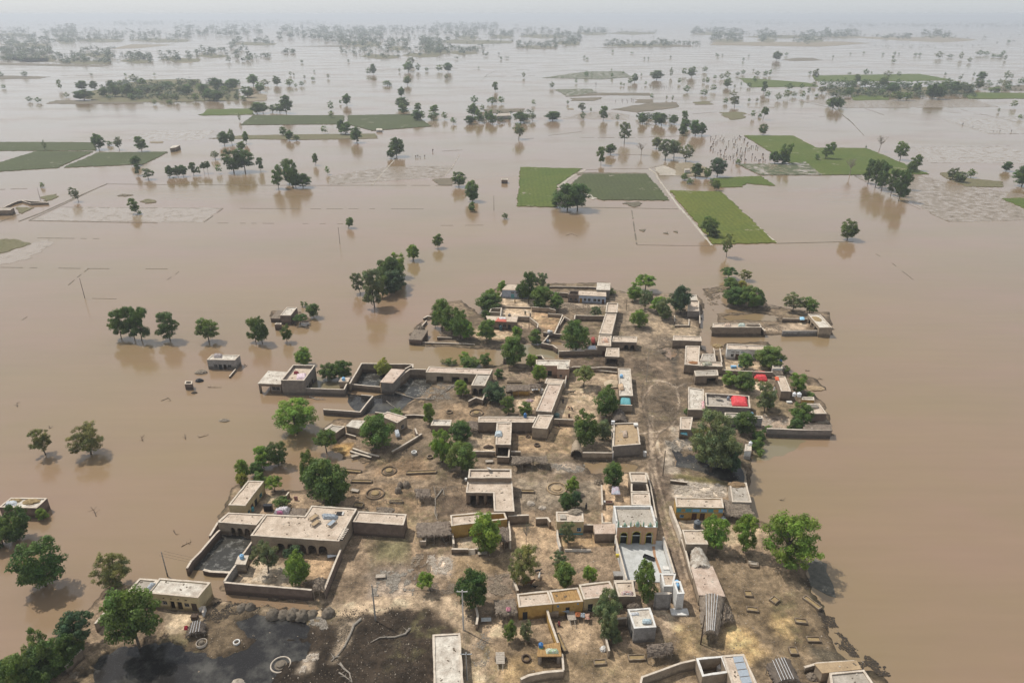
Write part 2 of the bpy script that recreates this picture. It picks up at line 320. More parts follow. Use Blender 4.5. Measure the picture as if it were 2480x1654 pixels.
PATCH = [("f", "900,640 2000,640 2000,1100 900,1100", (.185, .150, .108), 8), ("f", "1380,640 1620,680 1610,800 1440,800", (.24, .20, .15), 3),
 ("G", "1110,375 1480,390 1450,600 1290,600 1105,590", (.50, .41, .30), .6), ("G", "1450,540 1790,590 1700,770 1520,700", (.40, .29, .185), .8), ("G", "1290,660 1500,700 1490,760 1290,730", (.34, .27, .2), .8),
 ("G", "1790,440 2300,450 2290,500 1700,500", (.34, .29, .23), 1.2), ("G", "780,740 1250,770 1230,860 800,850", (.42, .33, .23), .8),
 ("J", "1590,480 1900,440 1900,850 1640,830 1420,790 1500,600", (.45, .36, .26), .8), ("J", "1640,240 2140,290 2130,420 1600,460", (.31, .25, .18), 1.2),
 ("J", "1000,520 1290,470 1210,720 980,740", LIGHTC, .6), ("J", "500,970 760,990 750,1190 420,1180", (.47, .385, .28), .8), ("J", "1740,1060 2095,1080 2085,1205 1740,1205", (.42, .35, .26), .5),
 ("J", "950,1000 1600,880 1640,1210 950,1210", (.36, .275, .18), .7), ("J", "850,260 1330,280 1200,440 880,420", (.24, .195, .145), 1), ("J", "160,640 700,660 560,850 60,830", (.235, .18, .12), 1.2),
 ("J", "1540,50 2000,90 2110,240 1600,240", (.14, .11, .082), 1.2), ("K", "1390,130 1610,200 1520,430 1420,420", (.46, .38, .28), .6), ("K", "1090,40 1610,90 1610,160 1090,150", (.44, .36, .26), .6),
 ("K", "1040,200 1400,300 1400,430 900,380", (.27, .22, .16), 1), ("K", "1400,430 1900,500 1740,740 1400,640", (.22, .18, .12), 1.2), ("K", "1450,640 2230,700 1950,800 1450,790", (.36, .30, .24), 1),
 ("L", "380,870 500,650 900,650 1000,820", (.40, .315, .22), .7), ("L", "1250,60 1500,60 1430,205 1210,190", (.38, .255, .115), .6), ("L", "1450,560 2100,500 2351,900 1800,860 1400,760", (.225, .17, .112), 1.5),
 ("L", "1800,250 2351,200 2351,450 1700,440", (.25, .185, .12), 1.5), ("M", "440,1100 720,1100 780,1250 450,1260", (.47, .385, .28), .4), ("M", "1660,1090 2310,1090 2310,1235 1680,1245", (.43, .32, .195), .4),
 ("M", "1100,990 1620,980 1640,1400 1120,1400", (.36, .28, .19), 1), ("M", "280,620 920,730 915,840 700,850 400,880 260,930", (.125, .098, .072), .8), ("M", "1170,240 2200,250 2150,470 1180,500", (.185, .15, .11), 1.5),
 ("M", "1170,480 2140,480 2120,800 1200,830", (.25, .215, .165), 1.5), ("M", "1560,290 1960,300 1950,400 1620,390", (.36, .31, .25), 1), ("N", "75,290 310,180 340,480 80,660", (.46, .36, .25), .5),
 ("N", "790,605 1250,615 1300,720 830,712", (.43, .36, .27), .5), ("N", "1250,640 1560,640 1560,850 1250,850", (.36, .29, .2), .8),
 ("N", "500,0 640,0 720,230 770,500 930,1176 780,1176 640,700 555,360", (.185, .15, .115), .7), ("N", "570,290 640,280 680,420 610,470", (.13, .10, .078), 1), ("N", "730,240 1260,290 1225,410 765,400", (.50, .46, .39), 1),
 ("N", "800,180 1290,250 1250,300 760,225", (.15, .14, .065), 1), ("K", "470,880 560,900 640,1250 480,1230", (.38, .34, .28), 1),
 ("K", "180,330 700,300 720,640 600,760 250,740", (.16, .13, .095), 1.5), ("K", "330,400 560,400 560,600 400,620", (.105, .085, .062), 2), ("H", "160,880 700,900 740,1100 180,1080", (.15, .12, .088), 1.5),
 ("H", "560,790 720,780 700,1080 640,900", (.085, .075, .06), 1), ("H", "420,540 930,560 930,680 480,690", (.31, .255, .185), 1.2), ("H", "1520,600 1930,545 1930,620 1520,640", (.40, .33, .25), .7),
 ("K", "540,760 720,750 780,980 600,1000", (.42, .37, .30), 1), ("T", "0,180 440,200 400,450 0,500", (.155, .145, .085), 2), ("T", "0,520 480,560 460,850 0,840", (.32, .275, .225), 2), ("T", "640,400 930,420 900,620 640,600", (.54, .46, .375), 1.2),
 ("T", "480,330 680,380 640,700 480,720", (.19, .145, .10), 1), ("T", "930,430 1550,430 1550,760 930,900", (.245, .19, .12), 1.5), ("T", "1300,620 1600,600 1580,840 1300,860", (.31, .255, .2), 1),
 ("T", "1700,700 2351,600 2351,800 1700,820", (.26, .2, .135), 1), ("R", "600,620 860,330 1320,480 1290,690", (.45, .38, .285), .8), ("R", "1380,280 1750,300 1680,570 1400,560", (.40, .30, .195), .5),
 ("R", "340,800 900,830 1700,860 1500,1128 200,1128", (.12, .098, .068), 2), ("S", "0,140 330,180 400,330 40,380", (.45, .38, .275), .5), ("S", "1380,100 2450,130 2500,839 2450,1200 1700,1200 1600,640 1250,420", (.028, .022, .017), 2),
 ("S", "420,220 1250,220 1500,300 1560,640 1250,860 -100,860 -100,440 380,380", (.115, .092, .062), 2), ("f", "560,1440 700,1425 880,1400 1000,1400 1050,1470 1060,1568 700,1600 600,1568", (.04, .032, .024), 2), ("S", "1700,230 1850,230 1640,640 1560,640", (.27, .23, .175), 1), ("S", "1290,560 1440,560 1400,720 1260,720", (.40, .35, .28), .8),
 ("S", "950,110 1450,110 1700,200 1400,300 950,230", (.17, .14, .1), 2), ("Q", "1000,950 1200,900 1000,1318 700,1318", (.29, .23, .15), 1.5),
 ("U", "480,410 1080,400 1130,660 700,610 440,640", (.40, .32, .225), .5), ("U", "1080,440 1600,470 1660,760 1210,760", (.36, .285, .195), .8), ("U", "440,640 1200,660 1200,1066 380,1066", (.235, .185, .125), 1.5),
 ("U", "1200,760 2351,700 2351,1066 1200,1066", (.235, .185, .12), 1.5), ("U", "650,780 900,760 960,930 560,1066", (.36, .27, .15), 2), ("U", "2130,330 2351,330 2351,560 2180,640", (.38, .31, .23), 1),
 ("W", "230,560 1000,700 1150,900 1420,1350 700,1568 0,1568 0,1000 300,1000", (.20, .16, .108), 1.5), ("W", "430,930 900,880 1150,1150 1050,1330 700,1240 450,1080", (.155, .122, .078), 2.5),
 ("W", "770,1030 890,1060 910,1200 780,1190", (.50, .38, .2), 1.2), ("W", "380,1090 520,1130 740,1330 560,1430 340,1240", (.46, .345, .18), 1.5), ("W", "0,1090 130,1150 160,1340 0,1350", (.45, .345, .2), 1.5),
 ("W", "1060,1270 1400,1330 1350,1420 1100,1380", (.085, .075, .055), 1), ("W", "1340,1330 1560,1350 1730,1500 1500,1568", (.12, .105, .07), 1.5)]
LINES = [("f", "495,1366 620,1392 750,1402 850,1392 960,1380 1020,1382 1052,1420 1082,1490 1110,1640", (.44, .36, .26), 2.3), ("K", "285,275 420,270 500,285 600,345 690,300 770,295", (.36, .31, .25), .35),
 ("K", "600,345 632,480 620,600 560,740 440,800 220,830", (.36, .31, .25), .35), ("K", "440,800 395,860 400,960 445,1060 380,1110", (.40, .34, .27), .4), ("K", "330,640 330,1000 340,1390", (.33, .28, .22), .9),
 ("K", "240,560 250,450 330,330 400,290", (.30, .25, .2), .3), ("W", "1030,780 1150,900 1250,1050 1330,1200 1400,1350 1600,1450 1720,1500", (.105, .09, .062), 1.6), ("T", "420,0 460,140 480,300 500,420", (.36, .28, .19), .8),
 ("R", "340,770 900,850 1500,900", (.11, .09, .065), .5), ("J", "1600,440 1900,380 2080,360", (.40, .32, .23), .4), ("Q", "760,1318 950,1150 1150,960", (.10, .085, .06), .8)]
LINES += [("N", s_, c_, w_) for s_, c_, w_ in (("530,20 560,200 600,380 680,640 780,900 850,1176", (.13, .105, .08), .28), ("590,20 610,200 660,380 730,640 840,900 910,1176", (.13, .105, .08), .28), ("560,20 585,200 630,380 705,640 810,900 880,1176", (.34, .285, .22), .35))]
LINES += [("K", s_, (.10, .08, .06), .3) for s_ in ("250,300 235,450 250,600 300,760 310,1000 330,1390", "640,400 650,520 600,660 520,760 420,830 360,960", "300,300 270,480 300,640 350,780")]
ST = .42
gx = np.arange(-112, 128, ST); gy = np.arange(52, 332, ST)
GX, GY = np.meshgrid(gx, gy, indexing='ij')
jit = (fbm(GX, GY, .35, 3, 3) - .45) * 3.2
sdl = np.full(GX.shape, -99.0)
for t, s in LAND: sdl = np.maximum(sdl, sdist(GX, GY, wpts(t, s)))
H = np.clip((sdl + jit * .7) * .17, -1.5, .42) + 0
pond = np.full(GX.shape, -99.0)
for t, s in PONDS: pond = np.maximum(pond, sdist(GX, GY, wpts(t, s, .1)))
H = np.minimum(H, np.clip(.14 - (pond + .9 + jit * .5 + (fbm(GX, GY, .9, 61, 3) - .45) * 2.0) * .24, -.6, 9))
near = np.clip(1 - (np.hypot(GX, GY) - 110) / 150, .35, 1)
H = H + (fbm(GX, GY, .55, 11, 4) - .47) * .22 + (fbm(GX, GY, 1.6, 17, 2) - .37) * .10
C3 = np.zeros(GX.shape + (3,)); C3[:] = (.235, .186, .132)
CN = (fbm(GX, GY, .45, 23, 4) - .47)
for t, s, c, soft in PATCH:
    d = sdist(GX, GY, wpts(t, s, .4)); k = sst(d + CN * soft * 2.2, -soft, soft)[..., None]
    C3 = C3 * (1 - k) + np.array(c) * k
for t, s, c, wd in LINES:
    d = ldist(GX, GY, wpts(t, s, .4)); k = (.85 * (1 - sst(d + CN * wd, wd * .5, wd * 1.1)))[..., None]
    C3 = C3 * (1 - k) + np.array(c) * k
# weeds and damp, which belong to the soil itself
g = sst(fbm(GX, GY, .12, 41, 4), .52, .66) * sst(fbm(GX, GY, .9, 43, 3), .38, .6) * .45
C3 = C3 * (1 - g[..., None]) + np.array((.14, .135, .07)) * g[..., None]
dk = sst(fbm(GX, GY, .25, 51, 5), .46, .62) * .6
C3 = C3 * (1 - dk[..., None] * .6)
pl = sst(fbm(GX, GY, .33, 57, 5), .52, .68) * .35
C3 = C3 * (1 - pl[..., None]) + np.minimum(C3 * 1.6, .5) * pl[..., None]
wet = 1 - sst(H + CN * .25, .0, .36); C3 = C3 * (1 - .58 * wet[..., None])
nx, ny = GX.shape
idx = np.arange(nx * ny).reshape(nx, ny)
q = np.stack([idx[:-1, :-1], idx[1:, :-1], idx[1:, 1:], idx[:-1, 1:]], -1).reshape(-1, 4)
keep = (H.reshape(-1)[q].max(1) > -.35)
q = q[keep]
used = np.unique(q); remap = np.full(nx * ny, -1); remap[used] = np.arange(len(used)); q = remap[q]
V = np.stack([GX.reshape(-1), GY.reshape(-1), H.reshape(-1)], -1)[used]
me = bpy.data.meshes.new('village_ground'); me.vertices.add(len(V)); me.vertices.foreach_set('co', V.astype('f').ravel())
me.loops.add(q.size); me.loops.foreach_set('vertex_index', q.ravel().astype('i')); me.polygons.add(len(q))
me.polygons.foreach_set('loop_start', np.arange(0, q.size, 4).astype('i')); me.polygons.foreach_set('loop_total', np.full(len(q), 4, 'i'))
me.polygons.foreach_set('use_smooth', np.ones(len(q), bool)); me.update(calc_edges=True)
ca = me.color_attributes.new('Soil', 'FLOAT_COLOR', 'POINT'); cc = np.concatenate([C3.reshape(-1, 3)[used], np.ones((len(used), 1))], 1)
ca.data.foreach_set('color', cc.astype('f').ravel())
m, nt, bs = nodes('village_soil'); va = nt.nodes.new('ShaderNodeVertexColor'); va.layer_name = 'Soil'
n1 = pos_noise(nt, 1.3, 6, .72); n2 = pos_noise(nt, 6, 4, .7); n3 = pos_noise(nt, .22, 4, .6)
c = mix(nt, 1., va.outputs[0], ramp(nt, n1, [(.28, .5), (.72, 1.4)]), 'MULTIPLY'); c = mix(nt, 1., c, ramp(nt, n2, [(.3, .6), (.7, 1.3)]), 'MULTIPLY')
c = mix(nt, 1., c, ramp(nt, n3, [(.35, .86), (.65, 1.12)]), 'MULTIPLY')
n4 = pos_noise(nt, .55, 5, .68)
c = mix(nt, 1., c, ramp(nt, n4, [(.36, .58), (.60, 1.14)]), 'MULTIPLY'); c = mix(nt, 1., c, (1.22, 1.10, 1.0), 'MULTIPLY')
nt.links.new(c, bs.inputs['Base Color']); bs.inputs['Roughness'].default_value = .92; bs.inputs['Specular IOR Level'].default_value = .15
bump(nt, bs, n1, .9, .16); me.materials.append(m)
o = bpy.data.objects.new('village_ground', me); col.objects.link(o); tag(o, 'trodden brown village ground of mud, straw and rubble above the flood', kind='structure')
def gz(x, y):
    i = int(round((x - gx[0]) / ST)); j = int(round((y - gy[0]) / ST))
    if 0 <= i < nx and 0 <= j < ny: return max(float(H[i, j]), 0.0)
    return 0.0
def on(t, x, y):
    p = tw(t, x, y, .35); return Vector((p.x, p.y, gz(p.x, p.y)))
# dark stagnant pools lying a little above the flood level inside the village
POOLB = water_mat('black_pool_mat', (.014, .013, .013), (.028, .024, .020), .12, (7., .58, .72, (.09, .09, .09), (.075, .070, .060)), .12)
POOLS = water_mat('scummy_pool_mat', (.028, .026, .023), (.05, .046, .038), .12, (.5, .50, .80, (.26, .25, .22)), .12)
POOLG = water_mat('green_pool_mat', (.17, .145, .075), (.21, .17, .105), .1, None, .05)
def sheet(name, t, s, z, mat, rag=.5, seg=3.0, label=None, skirt=.4, zat=None, grow_=0):
    w = wpts(t, s, z if zat is None else zat)
    if grow_:
        cw = sum(w, Vector((0, 0, 0))) / len(w); w = [q + (q - cw).normalized() * grow_ for q in w]
    out = []; rn = random.Random(len(s) * 7 + int(w[0].x * 10)); n = len(w)
    for i in range(n):
        a, b = w[i], w[(i + 1) % n]; L = (b - a).length; k = max(1, min(90, int(L / seg)))
        nrm = Vector((-(b - a).y, (b - a).x, 0)).normalized() if L > 0 else Vector((0, 0, 0))
        for j in range(k):
            p = a.lerp(b, j / k)
            if rag: p = p + nrm * rn.uniform(-rag, rag)
            out.append(p)
    mb = MB(); mb.prism([(p.x, p.y) for p in out], z - skirt, z)
    o = mb.build(name, mat); tag(o, label, kind='structure'); return o
sheet('pond', 'f', "215,1690 215,1485 300,1478 420,1418 560,1398 735,1400 760,1480 710,1560 670,1690", .105, POOLB, .4, 2, 'black stagnant pool flecked with white scum at bottom left', .3)
sheet('pond', 'R', "440,30 780,60 790,140 560,470 460,480 250,470 60,470", .07, POOLS, .2, 3, 'grey scummy flood water trapped in the walled yard at left', .2)
sheet('pond', 'I', "1300,230 1700,230 1510,400 1500,450 1200,430", .06, POOLS, .2, 3, 'pale scum covered water in the walled yard', .2)
sheet('pond', 'I', "1130,530 1290,550 1430,560 1700,520 1880,590 1740,740 1600,790 1300,790 1150,620", .05, POOLB, .6, 2, 'dark pool behind the flooded brick compound', .2)
sheet('pond', 'I', "1860,330 2100,330 2120,420 1960,560 1900,580 1700,500 1800,400", .06, POOLS, .5, 2, 'grey pool before the long arcade house', .2)
sheet('pond', 'f', "1530,1010 1570,1045 1620,1040 1695,1055 1708,1080 1706,1106 1690,1112 1600,1088 1555,1070", .05, POOLB, .6, 2, 'dark pool beneath the great shade tree', .2)
sheet('pond', 'I', "680,440 750,330 900,360 1100,400 1080,480 680,475", .05, POOLG, .3, 2, 'green water in the courtyard of the flooded brick house', .2)
# ------------------------------------------------------------------ rubble: clods and broken brick, one object per heap field
def clods(name, t, s, n, size, mat, label, z=.4, flat=.5, seed=1):
    n = int(n * 1.7)
    w = wpts(t, s, z); rn = random.Random(seed); xs = [p.x for p in w]; ys = [p.y for p in w]
    X = np.array([rn.uniform(min(xs), max(xs)) for _ in range(n * 4)]); Y = np.array([rn.uniform(min(ys), max(ys)) for _ in range(n * 4)])
    ok = (sdist(X, Y, w) + (fbm(X, Y, .5, seed, 3) - .47) * 6 > .1) & (fbm(X, Y, .8, seed + 9, 2) > .33); X = X[ok][:n]; Y = Y[ok][:n]
    mb = MB(); size = size * .7
    for x, y in zip(X, Y):
        r = size * rn.uniform(.35, 1.2) * (1.8 if rn.random() < .06 else 1); a = rn.uniform(0, 6.28); g0 = gz(x, y)
        mb.box((x, y, g0 + r * .12), (r, r * rn.uniform(.5, .9), r * flat), a, 0, rn.uniform(.4, .85))
    return tag(mb.build(name, mat), label, kind='stuff')
RUBP = surf('rubble_pale', (.50, .43, .35), (.32, .26, .2), s1=1.5, s2=8); RUBM = surf('rubble_mud', (.27, .215, .155), (.17, .13, .095), s1=1.5, s2=8); RUBD = surf('rubble_dark', (.075, .06, .045), (.05, .04, .03), s1=1.5, s2=8)
RUBG = surf('rubble_grey', (.33, .29, .24), (.2, .17, .135), s1=1.5, s2=8)
for a in [("T", "640,400 930,420 900,620 640,600", 900, .34, RUBP, 'pale heap of broken plaster and brick in the open yard', 1), ("T", "60,560 500,580 470,860 20,850", 1500, .34, RUBG, 'spread of grey rubble beside the track', 2),
 ("T", "480,330 680,380 640,720 470,740", 700, .34, RUBM, 'brown clods along the footpath', 3), ("T", "1300,620 1600,600 1600,870 1300,880", 900, .34, RUBM, 'collapsed mud rubble beside the round dark tree', 4),
 ("T", "560,700 1000,700 1000,840 560,830", 500, .32, RUBM, 'brown clods behind the power pole', 5), ("N", "730,240 1260,290 1225,410 765,400", 1400, .42, RUBP, 'whitish rubble of a fallen house behind the ochre house with blue trim', 6),
 ("K", "470,880 800,860 800,1000 560,1010", 500, .42, RUBG, 'rubble of a collapsed room by the great shade tree', 7), ("I", "1900,440 2200,380 2351,450 2300,620 1960,580", 700, .42, RUBG, 'fallen brick lying in the grey pool', 8),
 ("S", "1350,180 1600,180 1560,330 1350,300", 450, .3, RUBG, 'grey rubble beside the dung cake stacks', 9), ("S", "1250,560 1450,560 1420,730 1250,740", 350, .3, RUBP, 'pale brick heap by the round feeding ring', 10),
 ("S", "1500,120 2400,130 2400,830 1700,830 1500,400", 2600, .2, RUBD, 'dark clods of the churned mud yard', 11), ("R", "340,820 900,850 1650,870 1650,960 500,1000 150,1128", 1600, .24, RUBD, 'dark clods beside the dung cake stacks', 12),
 ("H", "500,700 760,720 740,860 460,860", 600, .4, RUBM, 'mud clods at the head of the street', 13), ("K", "200,280 760,280 700,760 260,760", 1500, .3, RUBM, 'clods around the churned street crossing', 14),
 ("H", "1380,540 1700,560 1710,640 1500,640", 300, .4, RUBM, 'fallen mud wall between the two island houses', 15), ("H", "940,220 1120,220 1060,440 1000,400", 500, .5, RUBM, 'mounds of collapsed mud walls on the small island', 16),
 ("W", "1020,780 1180,900 1340,1200 1560,1350 1720,1500 1560,1500 1280,1280 1100,950", 2400, .26, RUBD, 'dark rubbish and reeds along the water edge', 17), ("K", "1440,640 1750,680 1740,780 1480,780", 400, .4, RUBP, 'pale rubble behind the long grey boundary wall', 18),
 ("M", "1560,290 1960,300 1950,400 1620,390", 500, .35, RUBG, 'grey rubble field behind the round mud platform', 19), ("G", "1800,440 2280,450 2150,580 1700,560", 600, .45, RUBM, 'rubble in the yard of the pale blue house', 20),
 ("U", "180,280 330,250 330,500 230,520", 250, .26, RUBM, 'broken bricks beside the leaning mud wall', 21), ("U", "300,500 470,560 400,900 330,900", 300, .22, RUBG, 'loose stones edging the track', 22), ("Q", "700,1050 900,1000 850,1318 680,1318", 400, .3, RUBM, 'clods on the bank behind the hedge', 23),
 ("W", "0,1100 400,1050 760,1330 600,1568 0,1568", 500, .09, RUBP, 'bits of straw and litter on the threshing ground', 24)]:
    clods('rubble', a[0], a[1], a[2], a[3], a[4], a[5], seed=a[6])
clods('rubble', 'f', "560,1200 620,1140 780,1100 800,1030 960,960 1010,900 1160,850 1340,830 1430,690 1600,690 1600,800 1780,800 1890,960 1720,1010 1700,1180 1850,1340 2000,1540 2000,1600 400,1600 500,1400", 9000, .24, RUBM, 'small clods and litter strewn over the village ground', seed=40)
clods('rubble', 'f', "560,1200 620,1140 780,1100 800,1030 960,960 1010,900 1160,850 1340,830 1430,690 1600,690 1600,800 1780,800 1890,960 1720,1010 1700,1180 1850,1340 2000,1540 2000,1600 400,1600 500,1400", 3500, .2, RUBP, 'pale bits of brick and rag scattered over the village ground', seed=41)
# ------------------------------------------------------------------ far country: fields, banks and bunds standing out of the water
def field_mat(name, c, c2, row=.0, wetc=None, lo=.5, wd=.08):
    m, nt, bs = nodes(name); a = pos_noise(nt, .035, 5, .65); b = pos_noise(nt, .6, 4, .7)
    base = mix(nt, ramp(nt, a, [(.35, 0.), (.68, 1.)]), c, c2)
    if row:
        g_ = nt.nodes.new('ShaderNodeNewGeometry'); wv = nt.nodes.new('ShaderNodeTexWave'); wv.inputs['Scale'].default_value = .12; wv.inputs['Distortion'].default_value = 3; wv.inputs['Detail'].default_value = 3
        nt.links.new(g_.outputs['Position'], wv.inputs[0]); base = mix(nt, 1., base, ramp(nt, wv.outputs['Fac'], [(0, 1 - row), (1, 1.)]), 'MULTIPLY')
    base = mix(nt, 1., base, ramp(nt, b, [(.3, .68), (.7, 1.25)]), 'MULTIPLY')
    nt.links.new(base, bs.inputs['Base Color']); bs.inputs['Roughness'].default_value = .9; bs.inputs['Specular IOR Level'].default_value = .1
    if wetc:
        k = ramp(nt, pos_noise(nt, wetc, 6, .78), [(lo, 0.), (lo + wd, 1.)])
        nt.links.new(mix(nt, k, base, (.26, .195, .132)), bs.inputs['Base Color']); nt.links.new(mix(nt, k, (.9,) * 3, (.12,) * 3), bs.inputs['Roughness']); nt.links.new(mix(nt, k, (.1,) * 3, (.5,) * 3), bs.inputs['Specular IOR Level'])
    bump(nt, bs, b, .12 if wetc else .6, .2); return m
FG = field_mat('rice_field', (.075, .105, .022), (.10, .118, .028), .1, .05, .61); FY = field_mat('yellow_green_field', (.115, .125, .025), (.088, .112, .022), .12, .06, .62)
FD = field_mat('dull_field', (.075, .088, .036), (.068, .076, .036), .1, .05, .61); FO = field_mat('olive_ground', (.125, .12, .06), (.15, .125, .075))
FM = field_mat('mud_bank_mat', (.17, .14, .10), (.12, .105, .075)); FT = field_mat('dry_bank_mat', (.25, .205, .14), (.19, .155, .105))
FW = field_mat('wet_field', (.08, .095, .05), (.10, .105, .06), 0, .14, .5); FS = field_mat('flooded_stubble_mat', (.085, .078, .06), (.12, .10, .08), 0, .22, .32, .26)
FP = field_mat('pale_bank_mat', (.40, .36, .30), (.30, .26, .21)); FSM = field_mat('sparse_stubble_mat', (.11, .10, .08), (.14, .12, .095), 0, .18, .25, .26)
SH = [("A", "300,712 380,690 700,690 1000,700 980,712 600,715", FM, 'low mud bank'), ("A", "520,662 640,622 760,600 900,565 1100,548 1340,550 1380,580 1640,605 1640,692 1200,700 700,702 650,690", FO, 'long wooded island at upper left'),
 ("A", "1000,548 1370,545 1375,575 950,582", FO, 'dry field on the wooded island'), ("A", "1650,690 1700,650 1820,650 1830,690 1700,697", FT, 'small island'), ("A", "1370,787 1420,752 1740,745 1750,785 1390,793", FG, 'green strip behind the grey field'),
 ("f", "582,265 790,265 788,285 552,287", FD, 'long grey green field'), ("f", "800,265 950,262 990,290 855,300 798,285", FD, 'dull field beside the clump of trees'),
 ("D", "-60,153 640,155 660,210 -60,213", FD, 'green field at the left edge'), ("D", "-60,310 250,215 640,218 390,330 -60,358", FD, 'lower green field at the left edge'), ("D", "430,328 680,224 1155,220 985,305", FD, 'grey green field corner'),
 ("f", "480,318 560,311 700,309 860,307 868,318 700,321", FO, 'narrow green bank with small trees'), ("D", "860,142 1050,76 1480,75 1370,145", FSM, 'flooded stubble field behind the lone hut'), ("D", "230,690 420,602 1520,605 1390,705", FSM, 'flooded stubble field at left'),
 ("E", "-60,385 300,330 350,322 790,320 720,395 600,402 -60,447", FS, 'stubble field standing in water'), ("E", "640,410 700,402 780,402 780,450 700,450", FM, 'brown mud patch beside the round tree'),
 ("E", "1250,325 1670,335 1500,450 1490,597 1225,592", FG, 'square green rice field'), ("E", "1680,372 2110,372 2270,552 1800,550 1590,450 1640,400", FD, 'dull green rice field'), ("E", "1600,365 1680,362 2110,365 2110,395 1700,392", FM, 'brown strip above the rice field'),
 ("f", "1538,437 1655,440 1783,557 1640,560", FY, 'yellow green rice field'), ("F", "430,108 765,110 925,192 1270,195 1700,372 960,378 720,285", FG, 'large green rice field at right'), ("F", "390,305 720,300 850,290 965,378 540,378", FW, 'half flooded green plot'),
 ("F", "215,400 545,386 645,452 440,436 420,460 270,465", FG, 'small green plot'), ("F", "2200,540 2451,532 2451,640 2351,608", FG, 'green plot at the right edge'), ("F", "1770,365 1830,360 1960,400 2200,425 2205,462 1960,458 1800,392", FO, 'reedy green bank'),
 ("F", "1180,385 1250,378 1610,376 1850,440 2400,520 2400,690 1830,700 1560,560", FS, 'grey flooded stubble at right'), ("F", "1600,190 2200,180 2400,235 2400,300 1700,295", FSM, 'thin stubble field at far right'), ("F", "1790,0 2400,-20 2400,95 2100,98", FSM, 'dark stubble squares at upper right'),
 ("F", "1420,305 1540,315 1530,335 1430,320", FP, 'sandy spot in the field'), ("B", "1480,615 1720,610 1780,635 1560,662 1545,645", FW, 'faint green plot'), ("B", "1555,664 1780,638 2140,640 2140,655 1780,655", FM, 'thin mud bank'),
 ("B", "1590,675 1815,668 1810,680 1750,692 1600,692", FM, 'short mud bank'), ("B", "1870,750 2150,706 2310,702 2340,735 2050,772", FM, 'grey mud field'), ("B", "1530,815 1680,772 1880,772 2000,790 1990,822", FS, 'muddy bank behind the tree row'),
 ("B", "990,750 1270,745 1275,765 1000,780", FM, 'mud bank behind the tree clump'), ("B", "1400,535 1700,492 1950,490 2010,530 1800,545", FW, 'olive shoal with small trees'), ("B", "1800,525 1850,508 1930,535 1860,540", FY, 'green spot on the shoal'),
 ("B", "2040,685 2160,682 2155,705 2045,705", FM, 'square mud plot'), ("C", "400,535 560,545 880,570 940,595 480,600", FG, 'green strip with round trees'), ("C", "900,520 1500,510 1630,508 1880,552 1200,560 920,556", FG, 'long green field of the wooded belt'),
 ("C", "1170,655 1420,655 1425,686 1190,690", FG, 'bright green plot'), ("C", "1120,600 2000,600 1990,642 1200,662 940,612", FO, 'ground under the wooded belt'), ("C", "1940,635 2420,640 2420,676 1960,680", FG, 'green plot at the far right edge'),
 ("C", "800,692 1990,680 2180,736 1130,741", FS, 'wet brown field before the wooded belt'), ("C", "690,412 800,398 900,400 975,415 780,421", FM, 'bare islet beside the big lone tree'), ("C", "200,312 220,292 1100,287 1300,298 960,322", FT, 'pale far bank'),
 ("C", "1000,252 1900,260 2040,277 1780,293", FT, 'long far bank'), ("C", "260,770 430,770 445,780 420,815 340,823", FO, 'small grassy island'), ("C", "85,702 200,694 215,715 100,718", FO, 'tiny grassy island'), ("C", "455,734 650,735 640,746 470,744", FS, 'reed bed'),
 ("C", "2080,602 2420,580 2420,627 2200,622", FM, 'mud bank at the right edge'), ("A", "-80,430 330,440 750,450 700,460 -80,446", FM, 'thin bank under the far trees'), ("A", "760,338 900,306 1200,308 960,332", FT, 'bare far islet'),
 ("B", "1200,330 1500,326 1490,340", FM, 'far mud shore'), ("B", "1680,332 2420,312 2420,323", FM, 'far shore line'), ("A", "-80,520 20,520 340,528 280,540 -80,545", FM, 'low bank at the left edge'),
 ("A", "2000,320 2400,312 2400,324", FM, 'far bank'), ("A", "1200,432 1330,425 1320,434", FT, 'pale far shoal'), ("D", "-60,820 100,818 220,850 60,900 -60,930", FO, 'weedy green bank at the left edge'), ("D", "-60,930 100,880 330,820 360,850 180,960 -60,1005", FSM, 'weeds trailing in the water at left'),
 ("D", "280,530 380,510 400,530 320,560", FO, 'weedy spot by the ruined wall'), ("D", "110,600 230,603 140,645", FO, 'grassy wedge inside the ruined yard'), ("D", "800,520 850,508 910,515 850,527", FM, 'mud shoal'), ("D", "965,560 1000,545 1050,548 1070,565 1000,572", FO, 'straw ringed shoal'),
 ("E", "1680,525 1700,508 1760,510 1780,535 1740,548", FP, 'sandy heap in the rice field'), ("E", "2170,330 2230,315 2351,360 2351,385 2200,380", FP, 'pale yard of the farm in the trees'), ("F", "-40,300 60,290 180,330 180,395 -40,380", FT, 'yard of the farm in the trees'),
 ("E", "1950,575 1975,562 2000,568 2060,560 2085,575 2030,600 1980,580", FM, 'brown clods in the wet plot'), ("E", "2065,756 2105,750 2100,766", FM, 'brown heap'), ("E", "2225,776 2265,770 2262,785", FM, 'brown heap'), ("E", "2300,766 2335,762 2332,775", FM, 'brown heap'),
 ("D", "1030,150 1115,150 1115,160 1030,160", FT, 'low tan bank'), ("B", "1575,745 1615,743 1615,752 1575,752", FT, 'tan floating bank'), ("G", "1180,960 1220,900 1800,980 1700,1080 1400,1040", POOLG, 'greenish water by the broken wall'), ("K", "1440,870 1900,880 1960,900 1800,1040 1560,1090 1430,1110", POOLG, 'green shallows under the long grey wall'),
 ("W", "1030,600 1100,585 1180,610 1240,740 1275,790 1260,865 1190,870 1060,770", surf('dark_algae', (.09, .085, .07), (.15, .14, .115), s1=.8, s2=5), 'dark mat of drowned weed beside the biggest bright tree'),
 ("A", "1640,905 2480,880 2480,845 1640,845", FM, None)]
LM = []   # landmarks for tree labels: picture place and phrase
